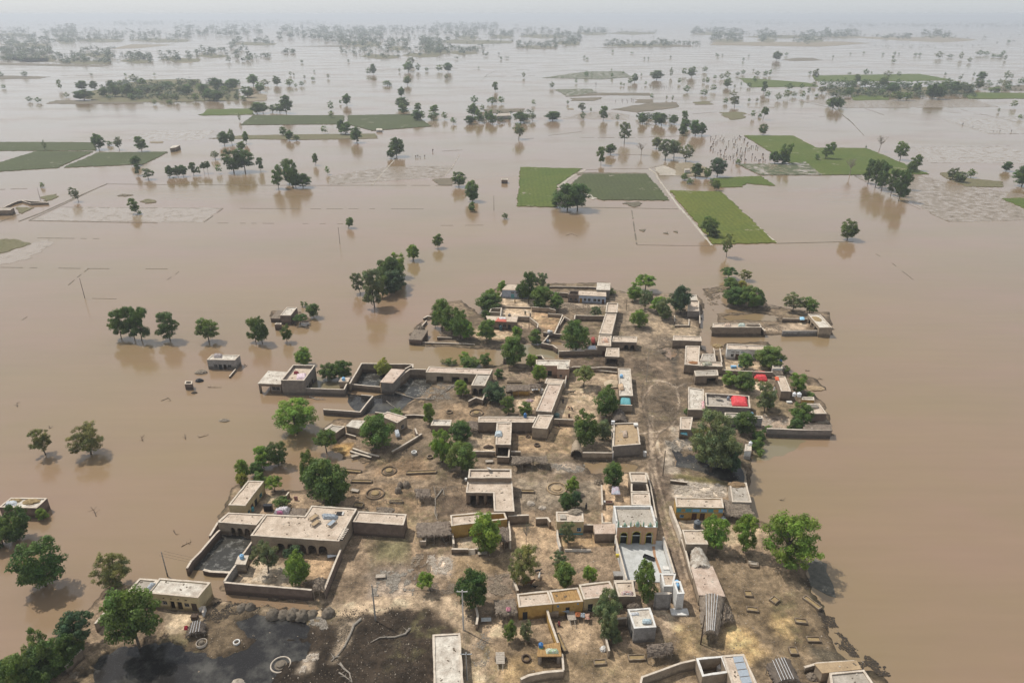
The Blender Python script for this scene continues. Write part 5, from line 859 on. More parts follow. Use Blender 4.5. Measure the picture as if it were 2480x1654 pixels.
B('house', 'narrow western part of the cream house with its own roof', H_, 'Q', "1420,254 1606,268 1484,402 1302,384", 3.6, CREAM, PLASG, .15, g=.3, ph='the narrow west roof of the cream house')
B('house', 'long narrow roof at the bottom edge beside the track', H_, 'Z', "1048,1537 1114,1533 1123,1672 1051,1676", 3.6, BRICK, PLASW, .12, ph='the roof at the bottom edge')
# --- south
b = B('house', 'west room of the ochre row with a dark blue door', H_, 'U', "722,160 1040,127 1084,262 741,294", 3.6, YELL, PLAS, .2, {'f': [('d', .11, .26, 0, 2, DOORK), ('v', .155, .195, 2.35, 2.6)]}, ph='the west room of the ochre row')
B('house', 'middle room of the ochre row under brown reeds', H_, 'U', "1048,127 1340,95 1394,236 1092,262", 3.4, YELL, THATCHB, .12, {'f': [('d', .42, .56, 0, 2, DOORK), ('v', .66, .70, 1.9, 2.1), ('w', .12, .20, 2.2, 2.7, BLUEL), ('w', .8, .86, 2.4, 2.8, BLUEL)]}, ph='the brown reed roof')
B('house', 'east room of the ochre row with a broad pink roof', H_, 'U', "1352,66 1664,30 1742,180 1402,216", 3.6, CREAM, PLASP, .2, {'f': [('d', .13, .28, 0, 2, DOORK)]}, ph='the east room of the ochre row')
B('house', 'square grey rendered house with things on its roof', H_, 'U', "1847,316 2074,300 2138,496 1914,510", 3.8, GREY, PLASW, .12, {'l': [('d', .70, .86, 0, 2, DOORK)]}, ph='the square grey house', cope=COPEW)
B('shed', 'small mud shed with rag heap beside the mosque yard', 'shed', 'V', "562,1088 800,1082 834,1276 618,1278", 3.2, MUD, PLAS, .15, ph='the roof with coloured rags')
GATE = B('gatehouse', 'dark grey gateway to the mosque yard with black doors', 'gatehouse', 'V', "1076,1236 1290,1232 1290,1240 1074,1246", 4.2, GREY, PLASG, .1, {'f': [('d', .24, .70, 0, 2.6, BLACK)]}, ph='the mosque gateway')
B('room', 'white pillared room at the south end of the mosque yard', 'room', 'V', "1156,991 1342,991 1308,1146 1190,1148", 3.6, WHITE, PLAS, .1, {'l': [('a', .1, .3, 0, 2.3), ('a', .4, .6, 0, 2.3), ('a', .7, .9, 0, 2.3)], 'f': [('o', .2, .9, 0, 1.9)]}, ph='the white pillared room', cope=COPEW)
TK = B('tank_house', 'white block holding two blue tanks in its sunken roof', 'tank house', 'V', "1312,1086 1400,1084 1452,1238 1362,1244", 4.6, WHITE, PLASG, 1.0, {'f': []}, ph='the white tank block', cope=COPEW)
b = B('house', 'long roof with grey metal sheets at the bottom edge', H_, 'Y', "772,542 960,528 1092,830 866,830", 3.6, MUDL, PLAS, .1, ph='the roof with metal sheets')
B('pen', 'roofless dark pen with a drum and broken white rim', 'pen', 'Y', "536,566 768,544 826,690 592,726", 3.2, MUDL, PLAS, .5, inner=1, cope=COPEW, ph='the roofless pen with a drum')
B('house', 'pale roofed house at the lower right edge', H_, 'Y', "1722,696 2028,668 2140,830 1740,830", 3.6, MUDL, PLASG, .2, ph='the pale roofed house at lower right')
B('storehouse', 'wide earth roof behind the pale roofed house', 'storehouse', 'Y', "1600,618 1960,590 2000,655 1660,690", 3.0, MUDL, EARTHR, .0, ph='the wide earth roof')
# --- scattered
B('house', 'small flooded house with a white rimmed roof on the tiny island', H_, 'X', "268,806 390,808 312,904 186,903", 3.5, BRICK, PLASW, .1, g=0, ph='the house on the tiny island')
B('shed', 'low flooded shed joined to the tiny island house', 'shed', 'X', "162,842 226,846 184,938 76,934", 1.6, BRICK, THATCH, .0, g=0, ph='the low shed on the tiny island')
B('house', 'grey house alone in the flood with belongings on its roof', H_, 'O', "1886,804 2134,808 2090,853 1840,850", 3.3, GREY, PLASW, .12, {'f': [('w', .2, .34, .9, 1.9), ('d', .38, .5, 0, 1.9, DOORK), ('o', .55, .66, 0, 1.9), ('w', .7, .84, .9, 1.9)]}, g=-.2, ph='the lone grey house')
B('house', 'flooded ruin at the left edge heaped with brown debris', H_, 'P', "112,862 480,866 372,966 -10,958", 2.9, BRICK, PLASW, .15, g=-.2, ph='the debris covered ruin')
B('hut', 'roofless brick hut below the lone grey house', 'hut', 'O', "1648,1040 1710,1040 1708,1066 1642,1066", 1.9, BRICK, PLAS, .5, g=0, inner=1, ph='the roofless brick hut')
B('hut', 'small brick hut beside the tiny island', 'hut', 'X', "142,990 204,992 200,1010 122,1008", 2.2, BRICK, PLAS, .2, g=0, inner=1, ph='the small hut by the tiny island')
B('hut', 'lone brown hut beside the grey green field corner', 'hut', 'D', "1185,180 1235,175 1203,192 1165,197", 3.0, MUD, PLASW, .0, g=0, ph='the lone brown hut')
B('hut', 'solitary square hut in the open flood', 'hut', 'E', "1120,404 1157,404 1160,414 1117,414", 2.4, BRICK, PLASG, .1, g=0, ph='the solitary square hut')
B('house', 'half drowned house at the left edge', H_, 'D', "-80,606 95,604 70,622 -90,625", 2.8, MUD, PLASG, .1, g=0, ph='the half drowned house')
B('hut', 'stone coloured hut under the lagoon tree', 'hut', 'J', "842,112 935,112 935,134 842,134", 2.2, BRICKG, PLASG, .3, g=0, inner=1, ph='the hut under the lagoon tree')
B('barn', 'grey farm building among the trees on the far island', 'barn', 'B', "1095,780 1175,775 1180,795 1088,798", 3.5, GREY, PLASG, .1, g=0, ph='the grey farm building')
B('hut', 'pale shelter beside the grey field', 'hut', 'E', "260,62 298,62 300,72 258,72", 2.0, WHITE, PLASW, .0, g=0, ph='the pale shelter')
B('shelter', 'dark shelter with white rim in the wooded farm', 'shelter', 'F', "22,338 55,336 60,346 25,348", 2.6, WHITE, PLASG, .0, g=.1, ph='the farm shelter')
# steps cut into the big house roof corner and its stair
c = tw('L', 1345, 1110, 4.2); m = MB(); d1 = (tw('L', 1390, 1040, 4.2) - tw('L', 1310, 1175, 4.2)); L_ = d1.length; d1.normalize(); nrm = Vector((d1.y, -d1.x, 0)); a0 = tw('L', 1300, 1172, 4.2)
for k in range(7): m.box(a0 + d1 * (L_ * k / 7 + .3) + nrm * .55 + Vector((0, 0, .36 - .02 * k)), (1.1, .22, .12), math.atan2(d1.y, d1.x) + R(90))
m.build('step', COPE, BIG.root)
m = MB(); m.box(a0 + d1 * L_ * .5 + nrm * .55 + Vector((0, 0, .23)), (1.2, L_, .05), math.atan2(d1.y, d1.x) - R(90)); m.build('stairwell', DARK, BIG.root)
# ------------------------------------------------------------------ the mosque
MOS = B('mosque', 'mosque with three peach arches under green and white merlons', 'mosque', 'V', "552,130 1034,130 1106,398 602,398", 4.9, WHITE, PLASG, .5, {'f': [('a', .085, .265, 0, 3.3), ('a', .385, .60, 0, 3.55), ('a', .73, .91, 0, 3.3)]}, ph='the mosque', cope=COPEW)
A_, B_ = MOS.outer[3], MOS.outer[2]; ex = (B_ - A_).normalized(); ny_ = Vector((ex.y, -ex.x)); Wf = (B_ - A_).length
def fac(u, off): p = A_ + ex * (u * Wf) + ny_ * off; return p
def fbox(m, u0, u1, z0, z1, o0, o1):
    q = [fac(u0, o1), fac(u1, o1), fac(u1, o0), fac(u0, o0)]; m.hexa([(v.x, v.y, z0) for v in q], [(v.x, v.y, z1) for v in q])
m = MB()
for u0, u1 in ((.0, .085), (.265, .385), (.60, .73), (.91, 1.)): fbox(m, u0, u1, -.2, 4.95, .003, .14)
for u0, u1, zt_ in ((.085, .265, 3.65), (.385, .60, 3.9), (.73, .91, 3.65)): fbox(m, u0, u1, zt_, 4.95, .003, .14)
fbox(m, .305, .335, -.2, 5.25, .142, .30); fbox(m, .65, .68, -.2, 5.25, .142, .30); fbox(m, .335, .65, 4.25, 5.25, .142, .24)
m.build('peach_facade', PEACH, MOS.root)
GG = plain('mosque_green', (.27, .38, .29), .6); GY = plain('mosque_yellow', (.42, .36, .06), .6); GW = plain('mosque_white', (.72, .74, .70), .6)
for u0, u1, zs in ((.085, .265, 3.3), (.385, .60, 3.55), (.73, .91, 3.3)):
    a_, b_ = fac(u0, .16), fac(u1, .16); W_ = (b_ - a_).length; r_ = W_ / 2; zc = zs + .35 - r_ ; path = [Vector((a_.x, a_.y, .4))]
    for j in range(13):
        t_ = math.pi * (1 - j / 12); q = (a_ + b_) / 2 + ex * (r_ * math.cos(t_)); path.append(Vector((q.x, q.y, zc + r_ * 1.05 * math.sin(t_))))
    path.append(Vector((b_.x, b_.y, .4))); m = MB(); m.tube(path, .07, 6); m.build('arch_trim', GY, MOS.root)
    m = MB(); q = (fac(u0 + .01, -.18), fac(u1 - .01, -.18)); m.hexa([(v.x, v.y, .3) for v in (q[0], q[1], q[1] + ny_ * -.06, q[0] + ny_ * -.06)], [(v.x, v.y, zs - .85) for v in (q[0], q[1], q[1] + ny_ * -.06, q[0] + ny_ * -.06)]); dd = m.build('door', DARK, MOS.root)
    m = MB(); q = (fac(u0, .02), fac(u1, .02)); m.hexa([(v.x, v.y, zs - .85) for v in (q[0], q[1], q[1] + ny_ * -.08, q[0] + ny_ * -.08)], [(v.x, v.y, zs - .72) for v in (q[0], q[1], q[1] + ny_ * -.08, q[0] + ny_ * -.08)]); m.build('lintel', GW, MOS.root)
m = MB(); fbox(m, -.01, 1.01, 4.97, 5.12, -.1, .22); m.build('cornice', GW, MOS.root)
def finial(u, z, h, r, mat=None, off=.1):
    p = fac(u, off); m = MB(); m.box((p.x, p.y, z + h * .18), (r * 1.7, r * 1.7, h * .36), math.atan2(ex.y, ex.x)); m.lathe((p.x, p.y, z + h * .36), [(r * .75, 0), (r * 1.05, h * .08), (r, h * .18), (r * .55, h * .30), (r * .18, h * .42), (r * .1, h * .62), (.01, h * .64)], 10); m.build('finial', mat or GG, MOS.root)
for u, h, r in ((.02, 1.9, .2), (.33, 1.7, .17), (.65, 1.7, .17), (.98, 1.9, .2)): finial(u, 5.1, h, r, GG)
for u, h, r in ((.18, 1.25, .26), (.5, 1.75, .3), (.82, 1.25, .26)): finial(u, 5.15, h, r, GG)
for u, h, r in ((.13, .65, .1), (.155, .8, .1), (.205, .8, .1), (.23, .65, .1), (.42, .9, .12), (.455, 1.15, .12), (.545, 1.15, .12), (.58, .9, .12), (.77, .65, .1), (.795, .8, .1), (.845, .8, .1), (.87, .65, .1)): finial(u, 5.15, h, r, GW if int(u * 1000) % 2 else GY)
m = MB()
for u0, u1, z1 in ((.11, .25, .32), (.39, .61, .45), (.75, .89, .32)): fbox(m, u0, u1, 5.172, 5.17 + z1, 0, .14)
m.build('merlon_base', GW, MOS.root)
for u, o_ in ((.01, -.35), (.99, -.35)):
    p = fac(u, o_); m = MB(); m.tube([(p.x, p.y, 4.8), (p.x, p.y, 6.0)], .04); m.lathe((p.x - .25, p.y - .1, 5.75), [(.08, 0), (.12, .15), (.26, .35)], 10); m.build('loudspeaker', GREY, MOS.root)
sheet('mosque_courtyard_floor', 'V', "612,585 1186,575 1340,990 1140,1000 1140,1100 730,1075", .62, CONC, 0, 99, 'pale grey cement floor of the mosque courtyard', .6, .5)
def slab(name, t, s, z, th, mat, label=None, cat=None, group=None, kind=None):
    w = wpts(t, s, z); m = MB(); m.prism([(p.x, p.y) for p in w], z - th, z); return tag(m.build(name, mat), label, cat, group, kind)
slab('prayer_runner', 'V', "1040,640 1078,640 1090,760 1130,870 1165,975 1135,975 1095,860 1058,750", .65, .025, plain('runner_brown', (.33, .19, .11), .9), 'brown woven runner curving over the mosque courtyard', 'mat')
# bier: shallow dark box on the yard
m = MB(); c = tw('V', 1002, 790, .7); ang = R(-32)
for dx_, dy_, dw, dh in ((0, .42, 2.3, .06), (0, -.42, 2.3, .06), (1.12, 0, .06, .9), (-1.12, 0, .06, .9)):
    m.box((c.x + dx_ * math.cos(ang) - dy_ * math.sin(ang), c.y + dx_ * math.sin(ang) + dy_ * math.cos(ang), .85), (dw, dh, .35), ang)
root = m.build('bier', BLACK); tag(root, 'black bier lying aslant on the mosque courtyard', 'bier')
m = MB(); m.box((c.x, c.y, .8), (2.2, .8, .04), ang); m.build('bier_floor', BLACK, root)
m = MB()
for sx_ in (-1, 1):
    for sy_ in (-1, 1): m.box((c.x + sx_ * 1.0 * math.cos(ang) - sy_ * .38 * math.sin(ang), c.y + sx_ * 1.0 * math.sin(ang) + sy_ * .38 * math.cos(ang), .66), (.07, .07, .1), ang)
m.build('leg', STEEL, root)
for (x, y) in ((1355, 1108), (1358, 1150)):
    p = tw('V', x, y, 3.9); m = MB(); m.lathe((p.x, p.y, 3.62), [(.42, 0), (.42, .75), (.34, .85), (.18, .92), (.18, .98)], 14); tag(m.build('water_tank', BLUEL), ('northern' if y < 1120 else 'southern') + ' of two blue tanks sunk in the white tank block', 'water tank', 'blue tanks in the white block')
# ------------------------------------------------------------------ yard walls: (name, label, tile, top line, top z, thickness, material, raggedness)
def ywall(name, label, t, s, zt, wd=.3, mat=MUD, rag=.12, g=-.3, cat='wall', cope=True, copemat=None, taper0=0, taper1=0):
    w = wpts(t, s, zt); rn = random.Random(int(w[0].x * 31 + w[0].y)); P_ = [Vector(p[:2]) for p in w]; P2 = []
    for i in range(len(P_) - 1):
        k = max(1, int((P_[i + 1] - P_[i]).length / 2.2))
        for j in range(k): P2.append(P_[i].lerp(P_[i + 1], j / k))
    P2.append(P_[-1]); P_ = P2; n = len(P_); N = []
    for i in range(n):
        d1 = (P_[i] - P_[i - 1]).normalized() if i else (P_[1] - P_[0]).normalized(); d2 = (P_[i + 1] - P_[i]).normalized() if i < n - 1 else d1
        a, b = Vector((-d1.y, d1.x)), Vector((-d2.y, d2.x)); m = (a + b); m = m.normalized() if m.length > .05 else a; N.append(m / max(.5, m.dot(a)))
    Z = [zt + rn.uniform(-rag, rag) for _ in range(n)]
    if taper0: Z[0] = g + .3; Z[1] = (Z[1] + g) / 2 if n > 3 else Z[1]
    if taper1: Z[-1] = g + .3; Z[-2] = (Z[-2] + g) / 2 if n > 3 else Z[-2]
    mb = MB(); k = 0
    for i in range(n):
        o_ = N[i] * wd / 2; p = P_[i]; ob = o_ * 1.12
        mb.v += [(p.x - ob.x, p.y - ob.y, g), (p.x - o_.x, p.y - o_.y, Z[i]), (p.x + o_.x, p.y + o_.y, Z[i]), (p.x + ob.x, p.y + ob.y, g)]
    for i in range(n - 1):
        a, b = i * 4, i * 4 + 4; mb.f += [(a, b, b + 1, a + 1), (a + 1, b + 1, b + 2, a + 2), (a + 2, b + 2, b + 3, a + 3)]; mb.m += [0] * 3
    mb.f += [(0, 1, 2, 3), ((n - 1) * 4 + 3, (n - 1) * 4 + 2, (n - 1) * 4 + 1, (n - 1) * 4)]; mb.m += [0, 0]
    cen = P_[n // 2]; root = empty(name, (cen.x, cen.y, max(g, 0))); tag(root, label, cat); mb.build('wall_body', mat, root)
    if cope:
        cb = MB()
        for i in range(n):
            o_ = N[i] * (wd / 2 + .03); p = P_[i]; z = Z[i]; cb.v += [(p.x - o_.x, p.y - o_.y, z + .004), (p.x - o_.x * .9, p.y - o_.y * .9, z + .06), (p.x + o_.x * .9, p.y + o_.y * .9, z + .06), (p.x + o_.x, p.y + o_.y, z + .004)]
        for i in range(n - 1):
            a, b = i * 4, i * 4 + 4; cb.f += [(a, b, b + 1, a + 1), (a + 1, b + 1, b + 2, a + 2), (a + 2, b + 2, b + 3, a + 3), (a + 3, b + 3, b, a)]; cb.m += [0] * 4
        cb.f += [(0, 1, 2, 3), ((n - 1) * 4 + 3, (n - 1) * 4 + 2, (n - 1) * 4 + 1, (n - 1) * 4)]; cb.m += [0, 0]; cb.build('coping', copemat or COPE, root)
    return root
W_ = [("long curved brick wall round the flooded southwest yard, west side", 'L', "-60,965 -150,1120", 1.6, .4, BRICK, .1, 0), ("broken brick wall slanting along the flooded yard beside the water", 'R', "430,10 390,60 110,370 60,455", 1.5, .4, BRICK, .12, 0),
 ("short fallen brick wall lying in the flooded yard", 'R', "250,470 330,485 460,490 545,500", .8, .5, BRICK, .15, 0), ("grey wall between the flooded yard and the largest house's yard", 'R', "795,150 720,260 690,300", 2.1, .3, GREY, .05, 0),
 ("dark grey wall from the tank room down to the corner post", 'R', "615,415 560,480 485,600", 2.4, .35, GREY, .06, 0), ("long brown wall with pale cap before the largest house", 'R', "485,612 900,648 1480,695", 2.4, .35, BRICK, .04, 0),
 ("slanting side wall of the largest house's yard", 'R', "1810,235 1740,400 1670,575 1625,690", 2.4, .35, BRICK, .04, 0),
 ("wall of the flooded brick compound under the brick house", 'I', "645,470 1095,485", 1.9, .35, BRICKG, .03, 0), ("short wall closing the flooded compound by the tank room", 'I', "1140,395 1095,485", 2.0, .35, BRICKG, .03, 0),
 ("high mud wall round three sides of the flooded yard", 'I', "1160,420 1295,190 1600,193 1880,200 1880,235", 2.6, .4, MUD, .1, 0), ("inner slanting wall beside the oblong pink roof", 'I', "1880,205 1790,250", 2.6, .35, MUD, .05, 0),
 ("low front wall of the flooded yard", 'I', "1145,422 1510,455", 1.6, .35, MUD, .05, 0), ("wall behind the grey pool", 'I', "1660,410 1845,252 2030,258", 2.6, .35, MUD, .08, 0), ("wall standing alone around the black pool", 'I', "860,710 1280,740 1350,650 1425,560", 1.4, .35, BRICKG, .03, 0),
 ("thin wall top just above the dark pool", 'I', "1425,558 1290,545", 1.1, .25, BRICKG, .02, 0), ("low wall by the scummy ground", 'I', "1450,745 1560,755", 1.2, .3, MUD, .05, 0), ("low dark wall at the edge of the yellow scum", 'I', "1790,780 1900,775 2060,790 2100,810", 1.0, .35, MUD, .08, 0),
 ("slanting terrace wall below the cream house", 'I', "1980,985 1900,1040 1740,1140 1640,1190", 1.2, .4, MUDL, .1, 0), ("brick stub by the terrace", 'I', "1905,930 1930,990", 1.6, .35, BRICK, .1, 0), ("low wall behind the square shed", 'I', "875,940 965,880", 2.0, .35, MUD, .1, 0),
 ("low mud wall with a jog by the tumbled shed", 'I', "1115,985 1230,1015", 1.2, .3, MUDL, .08, 0),
 ("brick wall between the far yard and the middle yard", 'G', "1110,480 1440,490", .9, .3, MUDL, .04, 0), ("brown wall right of the trunk of the tall tree", 'G', "1448,488 1640,500 1720,520", 1.9, .35, MUDL, .05, 0), ("brick wall east of the red tarpaulin house", 'G', "1245,592 1430,598", 2.0, .35, MUDL, .05, 0),
 ("zigzag brick wall beside the power pole", 'G', "1425,605 1520,680 1510,725", 2.0, .3, MUDL, .03, 0), ("white capped wall along the north of the tan yard", 'G', "1630,562 1800,575", 1.4, .3, MUDL, .03, 0), ("slanting pale wall east of the tan yard", 'G', "1800,575 1750,690 1705,790", 1.6, .4, MUD, .04, 0),
 ("second slanting wall close beside the pale one", 'G', "1820,600 1765,690", 1.3, .3, MUDL, .06, 0), ("thin wall running into the round tree", 'G', "1820,598 1890,640", 1.5, .25, MUD, .05, 0), ("dark wall of the empty square yard", 'G', "1940,582 2275,590", 2.1, .35, MUD, .06, 0), ("side wall of the empty square yard", 'G', "1940,582 1935,625", 2.1, .35, MUD, .06, 0),
 ("low brick wall south of the tan yard", 'G', "1580,775 1790,800", 1.6, .35, BRICK, .05, 0), ("broken corner wall in the green water", 'G', "1640,810 1565,900 1690,925 1740,960", 1.5, .4, BRICK, .08, 0), ("long rounded mud wall by the lagoon", 'G', "1760,990 1900,985 2190,985", 1.8, .5, MUD, .08, 0),
 ("wall line at the northern edge of the village", 'G', "1600,255 1900,255 2190,265", 1.0, .4, MUD, .15, 0), ("wall behind the pale blue house", 'G', "1690,320 1860,330", 2.0, .35, MUD, .1, 0), ("ruined wall at the western tip of the village", 'G', "330,595 260,590 215,610", .7, .5, MUD, .15, 0), ("thin wall leading to the collapsed shed", 'G', "250,640 195,705", .8, .35, MUD, .1, 0),
 ("low sill wall along the lagoon bank", 'G', "200,888 420,895 600,900 800,915", .5, .4, MUD, .12, 0), ("short wall in front of the first western trees", 'G', "370,830 540,835", .9, .35, MUD, .05, 0), ("white gate post wall of the pen", 'G', "1105,495 1090,590", 2.6, .25, WHITE, .02, 0), ("whitewashed low wall before the barn", 'G', "1085,365 1110,320", 1.2, .3, WHITE, .03, 0),
 ("curved mud rim by the green water", 'G', "1500,1040 1570,1050 1590,1085", .8, .3, MUD, .05, 0),
 ("grey boundary wall along the green shallows", 'K', "1556,772 1700,778 1940,786 2236,790", 2.1, .4, BRICKG, .03, 0), ("wall before the whitewashed house yard", 'H', "1135,1002 1425,1016", 1.9, .35, MUD, .04, 0), ("wall behind the red tarpaulin yard", 'H', "1430,1018 1610,1024", 2.1, .35, MUD, .04, 0),
 ("slanting white wall by the street top", 'H', "1110,800 1130,930", 2.2, .3, MUDL, .05, 0), ("thin white wall beside the slatted roof", 'H', "1050,795 1062,850", 2.3, .25, MUDL, .05, 0), ("grey wall joining the barn and the pillared house", 'H', "1705,632 2060,628", 1.6, .35, GREY, .04, 0), ("white capped wall across the island yard", 'H', "1705,515 1945,520", 1.4, .3, MUD, .03, 0),
 ("mud wall stub between the island houses", 'H', "1510,605 1540,640", 1.5, .5, MUD, .3, 0), ("yard wall of the southern channel house", 'H', "680,485 683,545", 1.2, .3, MUD, .08, 0), ("low front wall of the channel house yard", 'H', "683,580 815,580 818,520", 1.0, .3, MUDL, .06, 0), ("wall along the channel bank", 'H', "918,450 922,560", 1.5, .3, MUD, .1, 0),
 ("wall line across the dark mud plot", 'J', "1600,240 1640,225 1830,232 1870,240 1960,232 2140,238", 1.5, .35, MUD, .08, 0), ("low pale wall just inside the dark mud plot wall", 'J', "1840,262 2000,275 2140,290", .8, .3, MUDL, .06, 0), ("west side wall of the big courtyard", 'J', "1575,250 1540,420", 1.8, .25, WHITE, .02, 0),
 ("curved thin wall by the bright tree", 'J', "1215,100 1280,100 1300,135", 1.0, .3, MUD, .04, 0), ("wall between the two middle courtyards", 'J', "1420,820 1640,830", 2.0, .35, MUDL, .04, 0), ("white capped wall in front of the tree shaded yard", 'J', "1745,1202 2090,1205", 1.9, .3, MUDL, .02, 0), ("white side wall of the tree shaded yard", 'J', "2082,900 2092,1200", 2.2, .25, WHITE, .02, 0),
 ("mud wall before the low straw court", 'J', "450,1185 750,1190", 1.5, .35, MUDL, .04, 0), ("gable shaped mud wall near the two arched veranda", 'J', "445,620 530,575 605,600 640,520", 1.9, .35, MUD, .05, 0), ("brown wall behind the arched byre yard", 'J', "930,1190 1040,1190", 1.3, .3, MUDL, .06, 0), ("plain wall beneath the teal awning", 'J', "2165,660 2310,665", 2.5, .3, MUDL, .03, 0),
 ("brown wall right below the long house", 'M', "960,215 1090,220 1100,110", 2.0, .3, MUD, .06, 0), ("long wall behind the roofless ochre room", 'M', "1085,890 1320,878", 2.3, .4, MUD, .08, 0), ("wall stub with a slanting top", 'M', "1400,915 1535,912 1565,960", 1.9, .4, MUD, .06, 0), ("brown wall right of the yellow green house", 'M', "1950,990 2055,990", 2.0, .3, MUD, .05, 0),
 ("pale west wall of the ochre house yard", 'T', "890,10 915,110 935,265", 1.5, .35, COPE, .04, 0), ("low front wall with dark niche of the ochre house yard", 'T', "910,325 1100,325", 1.3, .4, MUD, .04, 0), ("right front wall of the ochre house yard", 'T', "1175,320 1290,325", 1.2, .35, MUD, .05, 0), ("pale east wall beside the thatched lean-to", 'T', "1560,10 1575,120 1580,230", 2.2, .3, COPE, .04, 0),
 ("west wall of the yellow green house yard", 'T', "2108,30 2120,180 2150,300", 1.4, .3, COPEW, .03, 0), ("low pale wall of the yellow green house yard", 'T', "2200,330 2500,335", .7, .25, COPEW, .02, 0), ("low mud corner wall by the thatch", 'T', "550,235 610,235 620,185", 1.6, .3, MUDL, .03, 0), ("mud wall beside the leaning thin tree", 'T', "1665,800 1620,690", 1.4, .4, MUDL, .15, 0),
 ("white outer west wall of the mosque", 'V', "600,405 580,520 600,610 660,830 720,1060", 2.2, .3, COPEW, .02, 0), ("white east wall of the mosque courtyard", 'V', "1186,520 1240,700 1325,975", 2.3, .3, WHITE, .02, 0), ("mud wall along the street beside the mosque", 'V', "1035,130 1110,400", 2.2, .25, MUDL, .03, 0), ("south wall of the mosque shed yard", 'V', "560,1078 830,1075", 2.0, .25, COPEW, .02, 0),
 ("pale sloping wall at the street corner", 'N', "720,490 760,600 800,700 830,790", 1.9, .5, COPE, .06, 0), ("long mud wall lining the street southward", 'N', "800,720 860,900 900,1060 940,1176", 1.7, .35, MUDL, .06, 0), ("west wall of the little northern house yard", 'N', "66,290 75,480", 1.3, .3, COPE, .03, 0), ("kerb wall of the inner terrace beside the mosque", 'N', "70,560 75,650 160,650", .9, .3, COPE, .03, 0),
 ("street side wall north of the mosque", 'N', "495,175 530,300 548,400 590,620", 2.0, .3, MUDL, .05, 0), ("low wall at the street junction", 'N', "720,245 880,265", 1.0, .4, MUD, .06, 0), ("mud wall along the ochre row yard", 'U', "1030,322 1060,430 1140,655", 2.1, .35, YELL, .05, 0), ("east wall of the second ochre row yard", 'U', "1590,510 1625,600 1660,740", 1.8, .3, MUDL, .06, 0),
 ("dark wall joining the grey house", 'U', "1680,415 1835,400", 1.8, .35, MUD, .06, 0), ("low curved front wall at the bottom of the yard", 'U', "760,1025 840,985 1000,955 1195,935", 1.9, .4, MUDL, .05, 0), ("side wall with animal pen at the bottom", 'U', "1195,935 1190,850 1180,770", 1.7, .3, MUDL, .05, 0), ("low mud kerb west of the yard", 'U', "300,270 325,380 310,470", 1.5, .35, MUDL, .1, 0),
 ("long curved boundary wall at the bottom right centre", 'Y', "40,800 55,730 200,680 400,605 530,578", 2.2, .3, MUDL, .05, 0), ("low mud wall from the pale roof to the shore", 'Y', "1500,640 1620,610 1940,590 1990,640", 1.3, .35, MUDL, .1, 0),
 ("mud wall beside the hedge at lower left", 'Q', "1140,505 1110,530 1060,600 965,710", 2.2, .35, MUDL, .08, 0), ("second stretch of mud wall under the hedge", 'Q', "830,980 740,1060 660,1150", 1.9, .35, MUD, .1, 0), ("small step wall right of the cream house", 'Q', "2020,545 2080,540 2060,600", 1.2, .3, COPEW, .02, 0), ("west wall stub by the cream shore house", 'L', "60,860 -50,950", 1.2, .3, MUD, .1, 0),
 ("broken wall line by the drowned house at far left", 'D', "30,600 90,570 150,553 330,568", 1.0, .5, MUD, .15, 0), ("wall edge of the ruined yard at far left", 'D', "150,555 210,575 330,570", .9, .5, MUD, .15, 0), ("crooked little wall behind the umbrella tree", 'L', "715,665 750,622", 1.4, .3, MUDL, .1, 0), ("crumbled kerb by the stacked straw", 'L', "1480,120 1600,160 1780,215", .8, .5, MUDL, .15, 0),
 ("second crumbled kerb of the flooded store", 'L', "1450,150 1560,185 1690,220", .7, .5, MUD, .15, 0), ("thin wall from the lone grey house", 'O', "2095,935 2040,998", .4, .3, MUD, .08, 0)]
for lb, t, s, z, wd, mt, rg, _ in W_: ywall('yard_wall' if 'mud' not in lb else 'mud_wall', lb, t, s, z + .35 if z > 1.2 else z + .2, wd, mt, rg)
